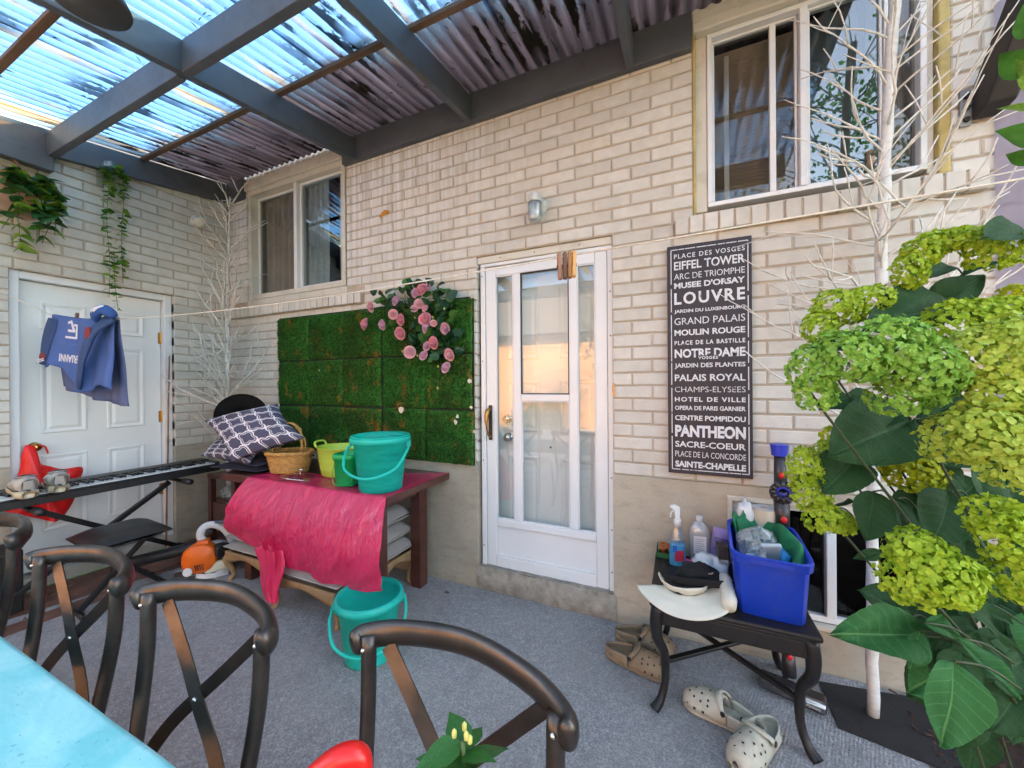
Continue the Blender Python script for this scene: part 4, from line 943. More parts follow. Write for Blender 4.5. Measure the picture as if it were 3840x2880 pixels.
for (x, y) in spots:
    p = onY(*g2(x, y), -.055-rr_.uniform(0, .06)); o = bpy.data.objects.new('leaf', rr_.choice(GL)); link(o, rg); o.location = p-rg.location; s = rr_.uniform(.050, .088)
    o.scale = (s, s, s); o.rotation_euler = (rad(60)+rr_.uniform(-.7, .7), rr_.uniform(-1.3, 1.3), rr_.uniform(-2.2, 2.2))
for k in range(26):
    x, y = rr_.choice(roses)[:2]; a = onY(*g2(620+rr_.uniform(-200, 300), 300+rr_.uniform(-100, 200)), -.06)-rg.location; c = onY(*g2(x+rr_.uniform(-60, 60), y+rr_.uniform(-20, 90)), -.10)-rg.location
    MB().tube(curve([a, a.lerp(c, .5)+V((rr_.uniform(-.03, .03), -.02, .03)), c], 10), .0017, 5).build('stem', STEMG, rg, smooth=True)
pts = [onY(*g2(x, y), -.075)-rg.location for x, y in ((960, 1080), (960, 1170), (940, 1240), (945, 1330))]
MB().tube(curve(pts, 14), .0016, 5).build('stem', STEMG, rg, smooth=True)
for (x, y) in ((943, 1332), (705, 950), (528, 900), (1020, 400), (885, 500), (675, 505), (948, 1078), (1070, 880)): MB().ball(onY(*g2(x, y), -.10)-rg.location, (.008, .008, .011), 8).build('rosebud', pm('bud', (.36, .36, .07), .6), rg, smooth=True)

# ---- timber table
WOOD = pm('dark_stained_wood', (.085, .026, .018), .38, var=.35, vs=5, bump=.25, bs=40, stretch=(.25, 2, 2), coat=.2); EDGE = pm('raw_wood_edge', (.19, .085, .030), .7, var=.35, vs=9, bump=.6, bs=30)
tb = thing('wooden_table', 'dark stained farmhouse table under the moss panel', 'table', (1.865, -.34, 0))
b = MB()
def edge(y, x): return y+.012*nz((x*4, y, 0))+.006*nz((x*15, y, 1))
n = 20; bot = []; top = []
ring = [(-.785+1.57*i/n, edge(-.32, i*.3)) for i in range(n+1)]+[(.785+.010*nz((0, j, 4)), -.32+.64*j/6) for j in range(1, 6)]+[(.785-1.57*i/n, .318) for i in range(n+1)]+[(-.785-.012*nz((0, j*1.3, 8)), .32-.64*j/6) for j in range(1, 6)]
b.prism([(x, y, .752) for x, y in ring], (0, 0, .047)); b.m = [1 if i >= 2+n+6+n+1 else 0 for i in range(len(b.f))]
b.build('top', [WOOD, EDGE], tb, bevel=.006)
for (x, y) in ((-.62, -.20), (.60, -.20), (-.62, .20), (.60, .20)): MB().box(x-.042, x+.042, y-.042, y+.042, .006, .7515).build('leg', WOOD, tb, bevel=.006)
for y in (-.20, .20): MB().box(-.577, .557, y-.014, y+.014, .66, .7512).build('apron', WOOD, tb, bevel=.003)
for x in (-.62, .60): MB().box(x-.014, x+.014, -.157, .157, .66, .7513).build('apron', WOOD, tb, bevel=.003)

# ---- pink plastic sheet thrown over the table
def pink_mat():
    t = NT('pink_plastic_sheet'); co = t.coord('Object'); n1 = t.noise(t.coord('Object', (16, 3, 2.2), rot=(0, rad(-30), 0)), 1, 5, .55, dist=.4); n2 = t.noise(co, 38, 5, .6)
    c = t.mix(t.ramp(t.noise(co, 3, 3), [(.3, 0), (.7, 1)]), (.90, .024, .135), (.97, .055, .20))
    b = t.bsdf(c, .16, 0, .8, Coat_Weight=.5); b.inputs['Coat Roughness'].default_value = .08; n3 = t.noise(t.coord('Object', (17, 7, 5.0), rot=(0, rad(-38), 0)), 1, 4, .6, dist=1.4); rg_ = t.math('POWER', t.math('SUBTRACT', 1.0, t.math('ABSOLUTE', t.math('SUBTRACT', t.math('MULTIPLY', n3, 2.0), 1.0))), 7.0); h = t.math('ADD', t.math('ADD', n1, t.math('MULTIPLY', n2, .2)), t.math('MULTIPLY', rg_, .30)); t.L(t.bump(h, .8, .020), b.inputs['Normal'])
    tr = t.n('ShaderNodeBsdfTranslucent'); t.L(c, tr.inputs[0]); m = t.n('ShaderNodeMixShader'); m.inputs[0].default_value = .30; t.L(b.outputs[0], m.inputs[1]); t.L(tr.outputs[0], m.inputs[2]); return t.done(m)
PINK = pink_mat()
ps = thing('plastic_tablecloth', 'crumpled hot pink plastic sheet draped over the wooden table and stools', 'plastic sheet', (1.9, -.66, .8))
def pinkf(u, v):
    X0, X1 = 1.41, 2.655
    x = X0+(X1-X0)*u
    back = -.43+.40*max(0, (u-.50)/.50)**.7                      # how far it lies back over the table top
    drop = .36+.12*max(0, min(1, (u-.12)/.3))+.022*math.sin(u*11)+.008*math.sin(u*29)
    ft = .34
    wr = .007*nz((u*9+v*5, v*3, 0))+.0035*nz((u*24+v*12, v*7, 2))+.0016*nz((u*60+v*30, v*12, 5))
    if v < ft:
        t = v/ft; y = back+(-.668-back)*t; z = .8025+abs(wr)*.6
        yl = y; return V((x+.012*nz((u*6, v*9, 3)), yl, z))
    t = (v-ft)/(1-ft); bulge = .085*math.sin(min(1, t*1.25)*math.pi/2)+.035*math.sin(t*math.pi)
    lean = .07*(1-u)**1.3*t
    y = -.672-bulge-wr*2.4*t**.4-.008*math.sin(u*27+t*3)*t*t-.03*u*t
    z = .80-drop*t**1.06+.02*nz((u*5, 0, 9))*t
    return V((x-lean-.02*t+.09*u*u*min(1, t*2), y, z))
b = MB(); b.grid(lambda u, v: pinkf(u, v)-ps.location, 150, 110); b.build('sheet', PINK, ps, smooth=True)
def tail(u, v):
    a = u*6.283; r = (.085-.055*v**1.4)*(1+.26*math.sin(a*5+v*4)+.16*math.sin(a*9+2)); cx = 1.84+.05*v+.012*math.sin(v*6)
    return V((cx+r*math.cos(a)*1.15, -.800-.02*v+r*math.sin(a)*.45, .435-.32*v))-ps.location
b = MB(); b.grid(tail, 60, 30, wrap=True); b.build('gathered_tail', PINK, ps, smooth=True)

# ---- stools
UPH = pm('greige_linen', (.34, .32, .30), .9, var=.1, vs=10, bump=.5, bs=420); OAK = pm('limed_oak', (.30, .19, .09), .6, var=.25, vs=10, bump=.3, bs=50, stretch=(1, 1, .3))
PIPE = pm('cream_piping', (.50, .47, .42), .8)
def stool(lbl, x0, x1, y0, y1, hleg, cushions, grp):
    cx, cy_ = (x0+x1)/2, (y0+y1)/2; t = thing('footstool', lbl, 'stool', (cx, cy_, .006), group=grp); w, d = x1-x0, y1-y0
    for sx in (-1, 1):
        for sy in (-1, 1):
            ax = V((sx*.7071, sy*.7071, 0)); b = MB(); bx_, by_ = sx*(w/2-.035), sy*(d/2-.035)
            prof = [(1.0, .016, .026), (.86, .028, .032), (.66, .020, .026), (.42, -.004, .019), (.20, -.012, .015), (.06, .004, .017), (.0, .012, .021)]
            b.tube([V((bx_, by_, hleg*f))+ax*o for f, o, r in prof], [r for f, o, r in prof], 10, ref=(1, 0, 0)); b.build('leg', OAK, t, smooth=True)
    for (a, c, e, f) in ((-w/2+.02, w/2-.02, -d/2+.006, -d/2+.034), (-w/2+.02, w/2-.02, d/2-.034, d/2-.006)):
        b = MB(); b.grid(lambda u, v: V((a+(c-a)*u, e, hleg+.035-(.055+.022*math.cos(u*6.283))*v)), 16, 3); b.build('apron', OAK, t, smooth=True, solid=.02)
    for x in (-w/2+.02, w/2-.02):
        b = MB(); b.grid(lambda u, v: V((x, (-d/2+.035)+(d-.07)*u, hleg+.035-(.055+.022*math.cos(u*6.283))*v)), 12, 3); b.build('apron', OAK, t, smooth=True, solid=.02)
    z = hleg+.036
    for k, hc in enumerate(cushions):
        b = cushion(w+.004-.02*k, d+.004-.015*k, hc, 14, 1.0)
        b.xf(lambda p: V((p.x, p.y, p.z*.9+z))); b.build('cushion', UPH, t, smooth=True, rot=(0, 0, rad(2*k)))
        ww, dd = (w-.02*k)/2, (d-.015*k)/2; b = MB(); b.tube([V((sx*ww, sy*dd, z+hc*.315)) for sx, sy in ((-1, -1), (1, -1), (1, 1), (-1, 1))], .0045, 6, closed=True); b.build('piping', PIPE, t, smooth=True)
        z += hc*.86
    return t
stool('low greige footstool with carved oak legs, half under the pink sheet beside the leaf blower', 1.10, 1.60, -.66, -.26, .19, (.085, .085), 'upholstered footstools')
stool('low greige footstool with carved oak legs standing behind the floor bucket', 1.74, 2.36, -.755, -.34, .19, (.105,), 'upholstered footstools')
t = stool('footstool stacked with grey cushions under the table by its right leg', 2.02, 2.43, -.50, -.12, .22, (.12, .12, .14), 'upholstered footstools')
# ---- cabinet stand
cbn = thing('wooden_stand', 'dark wooden open stand left of the table holding a plastic bag', 'stand', (.62, -.17, 0))
b = MB(); b.box(-.40, .36, -.15, .14, .60, .635); b.build('top', WOOD, cbn, bevel=.005)
for (x, y) in ((-.37, -.125), (-.37, .115), (.33, -.125), (.33, .115), (-.02, -.125)): MB().box(x-.025, x+.025, y-.022, y+.022, .006, .5995).build('post', WOOD, cbn, bevel=.004)
MB().box(-.395, .355, -.102, .136, .385, .405).build('shelf', WOOD, cbn, bevel=.003); MB().box(-.344, -.046, -.135, -.115, .22, .384).build('front_board', WOOD, cbn, bevel=.003); MB().box(.006, .304, -.135, -.115, .22, .384).build('front_board', WOOD, cbn, bevel=.003)
MB().box(-.395, .355, .137, .1395, .1, .599).build('back_board', WOOD, cbn)
def crumple(c, r, seed, n=20, amp=.35):
    b = MB(); b.ball((0, 0, 0), 1, n)
    b.xf(lambda p: V((p.x*r[0], p.y*r[1], p.z*r[2]))*(1+amp*nz(p, 1.8, seed)+amp*.6*nz(p, 4.2, seed+3))+V(c)); return b
bg_ = thing('plastic_bag', 'crumpled clear plastic bag on the dark wooden stand', 'bag', (.45, -.24, .405))
b = crumple((0, 0, .06), (.12, .06, .075), 5, 22, .4); b.build('film', glass('clear_film', (.80, .84, .85), .12, .12, .22, (.75, .8, .8)), bg_)
# folded grey cloth poking out
b = MB(); b.grid(lambda u, v: V((.80+.42*u, -.60+.22*v-.1*u, .37+.10*u-.05*v*(1-u)+.012*nz((u*4, v*4, 3)))), 14, 10); tag(b.build('folded_cloth', pm('blue_grey_cloth', (.10, .115, .17), .9, var=.15, bump=.4, bs=300), None, smooth=True, solid=.012), 'blue-grey folded cloth corner poking out beside the pink sheet', 'cloth')

# ---- leaf blower
bw = thing('leaf_blower', 'orange and white handheld leaf blower on the floor by the side door', 'leaf blower', onZ(455, 1238, .006), rad(55)); bw.scale = (1.0, 1.0, 1.0)
ORG = pm('orange_plastic', (.78, .14, .008), .4, var=.08, bump=.1, bs=120); WPL = pm('white_plastic', (.68, .69, .68), .4, var=.05, bump=.08)
b = MB(); b.lathe([(.0, -.075), (.06, -.072), (.088, -.055), (.102, -.02), (.105, .05), (.095, .07), (0, .07)], 28, off=(-.045, -.05, .16), rm=rotm(rad(90), 0, rad(-8)), pw=2.6); b.build('engine_cover', ORG, bw, smooth=True)
for k in range(5): MB().cbox((-.070+.014*k, -.1215, .105), (.006, .006, .045), rotm(0, rad(-12), 0)).build('cover_slot', BLACKP, bw)
for (x, z) in ((-.005, .205), (.02, .15)): MB().cbox((x, -.118, z), (.026, .010, .022), rotm(0, rad(20), 0)).build('vent_recess', BLACKP, bw, bevel=.004)
b = MB(); b.cbox((-.035, -.045, .245), (.085, .095, .075)); b.build('top_shroud', ORG, bw, bevel=.02, seg=3)
MB().lathe([(0, -.01), (.028, -.01), (.031, 0)], 20, off=(-.115, -.112, .085), rm=rotm(rad(-90), 0, rad(-20))).build('starter_badge', WPL, bw)
b = MB(); b.lathe([(0, -.03), (.045, -.03), (.05, .05), (0, .05)], 16, off=(.075, -.09, .20), rm=rotm(rad(90), 0, rad(30)), pw=4); b.build('air_filter', BLACKP, bw, smooth=False, bevel=.01)
b = MB(); b.cbox((.05, -.07, .085), (.15, .11, .075), rotm(0, rad(-8), 0)); b.build('fuel_tank', pm('tank_white', (.60, .60, .46), .35, var=.05, sss=.3), bw, bevel=.02, seg=3)
b = MB(); b.tube(curve([(-.035, -.03, .26), (-.055, -.03, .31), (-.035, -.03, .365), (.02, -.03, .378), (.085, -.03, .335), (.135, -.03, .24), (.14, -.02, .14), (.12, 0, .05)], 30), [.026]*31, 10, flat=.8); b.build('handle', WPL, bw, smooth=True)
b = MB(); b.box(-.012, .02, -.045, -.015, .315, .345); b.build('trigger', BLACKP, bw, bevel=.006)
b = MB(); b.lathe([(.10, -.05), (.115, -.02), (.115, .03), (.09, .06)], 24, off=(.03, .02, .12), rm=rotm(rad(90)), cap0=True, cap1=True); b.build('fan_housing', WPL, bw, smooth=True)
b = MB(); b.tube(curve([(-.02, .06, .20), (-.15, .05, .20), (-.33, .06, .185), (-.55, .08, .16)], 14), [.045, .046, .046, .045, .044, .043, .042, .042, .041, .041, .04, .04, .04, .04, .042], 14); b.build('blower_tube', BLACKP, bw, smooth=True)
for k in range(3): MB().tube(curve([(-.07, -.10, .03+k*.012), (.0, -.13, .02+k*.012), (.08, -.12, .02+k*.012), (.14, -.06, .03+k*.012)], 12), .006, 6).build('guard_wire', WPL, bw, smooth=True)
b = MB(); b.prism([(.03, -.12, .0), (.12, -.10, .0), (.13, -.09, .06), (.07, -.11, .075)], (0, .16, 0)); b.build('foot', WPL, bw, bevel=.006)
b = MB(); b.prism([(-.2, -.1, .06), (-.1, -.12, .055), (-.09, -.12, .085), (-.19, -.1, .09)], (0, .02, 0)); b.build('choke_lever', BLACKP, bw)
tg = thing('paper_tag', 'white paper tags on a thin wire lying by the leaf blower', 'tag', onZ(390, 1235, .012), rad(20))
for k in range(3): MB().box(-.05+k*.04, -.005+k*.04, -.02+.012*k, .015+.012*k, .002+k*.003, .0035+k*.003).build('tag_card', WPL, tg, rot=(rad(10-9*k), rad(12*k-10), rad(25*k)))
MB().tube(curve([(.06, .0, .005), (.10, -.06, .004), (.18, -.04, .004), (.22, .03, .02)], 14), .0018, 5).build('wire', WPL, tg, smooth=True)

# ---- seat pads and patterned pillows at the table's left end
def grid_obj(name, fn, nu, nv, mat, parent, uvscale=1.0, **kw):
    b = MB(); b.grid(fn, nu, nv); o = b.build(name, mat, parent, smooth=True, **kw); uvl = o.data.uv_layers.new(name='UVMap')
    for lp_ in o.data.loops:
        i = lp_.vertex_index; uvl.data[lp_.index].uv = ((i % (nu+1))/nu*uvscale, (i//(nu+1))/nv*uvscale)
    return o
def trellis_mat():
    t = NT('quatrefoil_fabric'); uv = t.n('ShaderNodeTexCoord').outputs['UV']; mp_ = t.n('ShaderNodeMapping'); t.L(uv, mp_.inputs[0]); mp_.inputs['Scale'].default_value = (6.2832*3.6, 6.2832*3.6, 1); mp_.inputs['Rotation'].default_value = (0, 0, rad(45))
    s = t.n('ShaderNodeSeparateXYZ'); t.L(mp_.outputs[0], s.inputs[0]); x, y = s.outputs[0], s.outputs[1]
    f = t.math('ADD', t.math('COSINE', x), t.math('COSINE', y))
    f = t.math('ADD', f, t.math('MULTIPLY', t.math('MULTIPLY', t.math('COSINE', t.math('MULTIPLY', x, 2.0)), t.math('COSINE', t.math('MULTIPLY', y, 2.0))), .42))
    f = t.math('ADD', f, t.math('MULTIPLY', t.math('ADD', t.math('COSINE', t.math('MULTIPLY', x, 3.0)), t.math('COSINE', t.math('MULTIPLY', y, 3.0))), .12))
    a = t.math('ABSOLUTE', t.math('SUBTRACT', f, .28))
    line = t.math('MAXIMUM', t.math('LESS_THAN', a, .19), t.math('LESS_THAN', t.math('ABSOLUTE', t.math('ADD', f, .62)), .16))
    co = t.coord('Object'); nv_ = t.noise(co, 5, 3)
    c = t.mix(line, t.mix(nv_, (.060, .058, .095), (.10, .095, .145)), (.70, .66, .68))
    b = t.bsdf(c, .9, 0, .2); t.L(t.bump(t.noise(co, 500, 2), .35, .003), b.inputs['Normal']); return t.done(b)
TREL = trellis_mat()
def pillow(lbl, c00, c10, c11, c01, puff, seed, grp='patterned outdoor pillows'):
    c = [V(q) for q in (c00, c10, c11, c01)]; o_ = (c[0]+c[1]+c[2]+c[3])/4; nrm = (c[1]-c[0]).cross(c[3]-c[0]).normalized()
    t = thing('pillow', lbl, 'pillow', o_, group=grp)
    def f(sgn):
        def g(u, v):
            a = u-.5; b_ = v-.5; pin = 1-.10*(1-(2*abs(a))**2)*(2*abs(b_))**3-.10*(1-(2*abs(b_))**2)*(2*abs(a))**3
            uu, vv = .5+a*(1-.11*(1-(2*abs(b_))**2)*(2*abs(a))), .5+b_*(1-.11*(1-(2*abs(a))**2)*(2*abs(b_)))
            p = (c[0]*(1-uu)+c[1]*uu)*(1-vv)+(c[3]*(1-uu)+c[2]*uu)*vv
            e = (max(0, 1-(2*a)**2)*max(0, 1-(2*b_)**2))**.42
            return p-o_+nrm*sgn*(puff*e+.012*e*nz((u*4, v*4, seed)))
        return g
    grid_obj('face', f(1), 26, 26, TREL, t); grid_obj('back_face', f(-1), 26, 26, TREL, t); return t
NAVYC = pm('navy_pad', (.022, .023, .042), .85, var=.2, bump=.5, bs=300)
def pad(lbl, z, dx, w, d, h, rz):
    t = thing('seat_pad', lbl, 'seat pad', (1.22+dx, -.38, z), rz, 'flat navy seat pads'); b = cushion(w, d, h, 14); b.xf(lambda p: p+V((0, 0, .006*nz((p.x*6, p.y*6, 1))-.05*max(0, -p.x-.16)))); b.build('pad', NAVYC, t, smooth=True)
    MB().tube([V((sx*w/2, sy*d/2, h*.35)) for sx, sy in ((-1, -1), (1, -1), (1, 1), (-1, 1))], .006, 6, closed=True).build('piping', NAVYC, t, smooth=True); return t
pad('flat navy seat pad lying on the bare left end of the wooden table', .801, -.10, .50, .46, .055, rad(4)); pad('flat navy seat pad on top of the other under the patterned pillow', .852, -.02, .46, .44, .05, rad(-6))
pillow('navy pillow with white trellis pattern, the larger upper one leaning on the dish', px(500, 998, 2.60), px(658, 946, 2.64), px(600, 872, 2.92), px(440, 908, 2.92), .095, 1)
pillow('navy trellis pillow lying lower, beside the piano keys', px(433, 985, 2.90), px(538, 1003, 2.66), px(590, 950, 2.78), px(470, 945, 3.05), .05, 2)
# ---- black dish
dh = thing('black_dish', 'large black shallow bowl propped on edge behind the pillows', 'bowl', px(522, 897, 3.02))
dm = (CAM-dh.location).normalized(); q = (dm+V((.0, 0, .25))).normalized().to_track_quat('Z', 'Y'); dh.rotation_mode = 'QUATERNION'; dh.rotation_quaternion = q
wq = q.to_matrix(); bb_ = wq.inverted() @ (V((dh.location.x, dh.location.y+.03, .637))-dh.location); MB().tube([V((0, 0, -.085)), wq.inverted() @ V((0, .03, -.12)), bb_], .012, 8).build('stem', BLACKP, dh, smooth=True)
MB().lathe([(.0, -.075), (.055, -.073), (.060, -.055), (.10, -.03), (.15, -.012), (.176, .0), (.180, .004), (.178, -.004), (.12, -.035), (.06, -.085), (.0, -.09)], 40).build('bowl', pm('matt_black_bowl', (.006, .0055, .0055), .8, var=.2, spec=.15), dh, smooth=True)

# ---- wicker basket
WICK = pm('wicker', (.50, .27, .075), .6, var=.3, vs=40, bump=.3, bs=120)
bk = thing('wicker_basket', 'honey wicker basket with a tall braided handle on the pink sheet', 'basket', (1.55, -.46, .808), rad(20))
AX, AY = .150, .115
for k in range(11):
    f = k/10; sx = 1-.16*(1-f); b = MB(); n = 72
    b.tube([V((AX*sx*math.cos(a)*(1+.032*math.cos(24*a/2+math.pi*(k % 2))), AY*sx*math.sin(a)*(1+.038*math.cos(24*a/2+math.pi*(k % 2))), .012+.011*k)) for a in [6.283*i/n for i in range(n)]], .0062, 6, closed=True); b.build('weave_strand', WICK, bk, smooth=True)
b = MB()
for k in range(24):
    a = 6.283*k/24; b.tube([(AX*.84*math.cos(a), AY*.84*math.sin(a), .0), (AX*math.cos(a), AY*math.sin(a), .14)], .0035, 5)
b.build('stakes', WICK, bk, kind='stuff')
for s in (0, 1, 2):
    b = MB(); n = 80; b.tube([V(((AX*1.05+.010*math.cos(14*a+s*2.1))*math.cos(a), (AY*1.05+.010*math.cos(14*a+s*2.1))*math.sin(a), .142+.009*math.sin(14*a+s*2.1))) for a in [6.283*i/n for i in range(n)]], .0075, 6, closed=True); b.build('rim_braid', WICK, bk, smooth=True)
for s in (0, 1, 2):
    pts = []
    for i in range(41):
        a = math.pi*i/40; x = .105*math.cos(a); z = .14+.215*math.sin(a)**.75; pts.append(V((x+.007*math.cos(i*.9+s*2.1)*abs(math.sin(a)), .010*math.sin(i*.9+s*2.1)+(.03*(s-1) if i < 3 or i > 37 else .02*(s-1)*abs(math.cos(a))**3), z)))
    MB().tube(pts, .0058, 6).build('handle_braid', WICK, bk, smooth=True)
b = MB(); b.lathe([(.0, .004), (.125, .004), (.125, .010), (0, .010)], 28, 1, .76); b.build('base', WICK, bk)
# ---- glass pan lid
gl_ = thing('pan_lid_of_glass', 'glass pan lid with steel rim lying in front of the basket', 'lid', onZ(647, 1032, .806), rot=(rad(-12), rad(4), 0))
MB().lathe([(.0, .032), (.05, .029), (.09, .014), (.112, .0)], 32).build('dome', glass('lid_glass', (.9, .93, .93), .16), gl_, smooth=True)
MB().tube([V((.114*math.cos(6.283*i/40), .114*math.sin(6.283*i/40), .0)) for i in range(40)], .0038, 8, closed=True, flat=.7).build('steel_rim', CHROME, gl_, smooth=True)
MB().lathe([(.006, .030), (.006, .045), (.018, .052), (.016, .062), (0, .064)], 16).build('knob', CHROME, gl_, smooth=True)
# ---- lime tub
LIME = pm('lime_enamel', (.42, .58, .06), .32, var=.06, bump=.05, coat=.2)
tu = thing('lime_tub', 'lime green oval metal tub behind the small green pail', 'tub', (1.985, -.38, .806), rad(8))
b = MB(); b.lathe([(.0, .004), (.125, .002), (.130, .006), (.138, .045), (.1405, .05), (.1395, .055), (.146, .10), (.1485, .105), (.1475, .11), (.160, .195), (.166, .198), (.166, .203), (.158, .202), (.146, .11), (.128, .012), (0, .012)], 44, 1.12, .82); b.build('shell', LIME, tu, smooth=True)
for s in (-1, 1):
    b = MB(); b.tube(curve([V((s*.172, -.05, .192)), V((s*.190, -.045, .225)), V((s*.195, 0, .232)), V((s*.190, .045, .225)), V((s*.172, .05, .192))], 18), .0075, 8); b.build('handle', LIME, tu, smooth=True)
    MB().box(s*.1795-.002, s*.1795+.002, -.035, .035, .165, .185).build('grip_slot', DARKGAP, tu, bevel=.001)
# ---- small green pail
GRN = pm('green_plastic', (.006, .42, .115), .35, var=.06, bump=.06, trans=.12)
sg = thing('green_pail', 'small square green pail with wire handle beside the big teal bucket', 'pail', (2.235, -.545, .806), rad(14))
b = MB(); b.lathe([(.0, .003), (.060, .0), (.064, .004), (.072, .165), (.078, .166), (.080, .186), (.076, .200), (.072, .200), (.069, .165), (.061, .01), (0, .008)], 40, pw=5); b.build('shell', GRN, sg, smooth=True)
b = MB(); b.tube(curve([(-.079, -.01, .165), (-.082, -.05, .09), (-.05, -.088, .03), (.0, -.094, .012), (.05, -.088, .03), (.082, -.05, .09), (.079, -.01, .165)], 36), .0026, 6); b.build('handle', GRN, sg, smooth=True)
# ---- teal buckets
def teal_mat(name, clear):
    t = NT(name); co = t.coord('Object'); c = (.015, .50, .43)
    b = t.bsdf(t.mix(t.noise(co, 6, 3), (.02, .58, .50), (.04, .74, .64)), .28, 0, .5); tl = t.n('ShaderNodeBsdfTranslucent'); tl.inputs[0].default_value = (.08, .85, .75, 1); tr = t.n('ShaderNodeBsdfTransparent'); tr.inputs[0].default_value = (.45, .95, .89, 1)
    m = t.n('ShaderNodeMixShader'); m.inputs[0].default_value = .45; t.L(b.outputs[0], m.inputs[1]); t.L(tl.outputs[0], m.inputs[2])
    if not clear: return t.done(m)
    m2 = t.n('ShaderNodeMixShader'); t.L(t.ramp(t.noise(t.coord('Object', (2, 2, 9)), 3, 4), [(.3, clear-.15), (.7, clear+.1)]), m2.inputs[0]); t.L(m.outputs[0], m2.inputs[1]); t.L(tr.outputs[0], m2.inputs[2]); return t.done(m2)
TEAL = teal_mat('teal_translucent', .5); TEALS = teal_mat('teal_solid', 0)
def bucket(lbl, loc, rz, s, hang, mat):
    t = thing('teal_bucket', lbl, 'bucket', loc, rz, 'teal plastic buckets'); t.scale = (s, s, s)
    b = MB(); b.lathe([(.0, .010), (.105, .008), (.112, .0), (.117, .004), (.119, .02), (.150, .285), (.160, .286), (.164, .292), (.164, .306), (.156, .310), (.148, .305), (.146, .285), (.114, .02), (.10, .014), (0, .014)], 48); b.build('shell', mat, t, smooth=True)
    b = MB(); b.lathe([(.150, .272), (.1665, .274), (.1675, .292), (.160, .311), (.150, .309)], 48); b.build('rim', TEALS, t, smooth=True)
    for s_ in (-1, 1): MB().cbox((s_*.166, 0, .262), (.022, .032, .034)).build('ear', TEALS, t, bevel=.006)
    pts = [(-.172, 0, .262), (-.176, -.06, .222), (-.15, -.155*hang, .17-.02*hang), (-.08, -.205*hang, .115), (0, -.215*hang, .10), (.08, -.205*hang, .115), (.15, -.155*hang, .17-.02*hang), (.176, -.06, .222), (.172, 0, .262)]
    MB().tube(curve(pts, 44), .0075, 8).build('handle', TEALS, t, smooth=True); return t
bucket('large teal translucent bucket standing on the pink sheet', (2.50, -.545, .806), rad(18), 1.06, .86, TEAL)
bucket('teal plastic bucket standing on the grey carpet in front of the stools', (2.655, -.80, .007), rad(40), 1.05, .80, TEALS)
for (x, y) in ((822, 1058), (838, 1055), (850, 1050)): pass

# ---- jelly-jar wall lamp over the storm door
wl = thing('wall_lamp', 'rusty white jar lamp with ribbed glass on the brick above the storm door', 'lamp', (3.345, -.004, 2.585))
MB().lathe([(0, -.03), (.035, -.028), (.052, -.018), (.056, -.004), (.058, 0)], 26, rm=rotm(rad(-90))).build('base_plate', pm('chipped_white', (.60, .62, .60), .5, var=.08, dirt=(.30, .12, .03), vs=30), wl, smooth=True)
b = MB(); b.tube(curve([(0, -.02, .02), (0, -.055, .035), (0, -.075, .03)], 8), .026, 12); b.lathe([(.0, .055), (.03, .055), (.044, .045), (.046, .0), (.044, -.002)], 24, off=(0, -.085, -.005)); b.build('holder', MATS['chipped_white'], wl, smooth=True)
MB().lathe([(.041, .0), (.042, -.01)]+[(.0435+.002*math.cos(k*3.14159), -.012-.008*k) for k in range(8)]+[(.043, -.085), (.040, -.11), (.030, -.122), (.0, -.126)], 28, off=(0, -.085, -.005)).build('glass_jar', glass('ribbed_glass', (.75, .80, .80), .14, .08, .35, (.62, .66, .66)), wl, smooth=True)
MB().lathe([(0, -.01), (.02, -.02), (.024, -.06), (.0, -.085)], 14, off=(0, -.085, -.005)).build('bulb', pm('frosted_bulb', (.7, .7, .68), .4), wl, smooth=True)
dlf = MB(); dlf.grid(lambda u, v: V((-.045+.09*u, -.004-.012*math.sin(v*3.1)-.006*math.sin(u*5), -.02+.04*v*(1-abs(u-.5))+.03*u)), 10, 5); tag(dlf.build('dry_leaf', pm('orange_leaf', (.50, .20, .02), .7, var=.3, vs=30), None, smooth=True, loc=onY(832, 464, -.004)), 'curled orange dry leaf stuck to the brick wall', 'leaf')
dlf = MB(); dlf.grid(lambda u, v: V((-.02+.04*u, -.012+.024*v*(1-abs(u-.5)), .004+.010*math.sin(u*7)*math.sin(v*3))), 8, 5); tag(dlf.build('dry_leaf', pm('brown_leaf', (.09, .05, .025), .8, var=.3, vs=60), None, smooth=True, loc=onZ(967, 1281, .007)), 'small brown dry leaf on the carpet near the table leg', 'leaf')

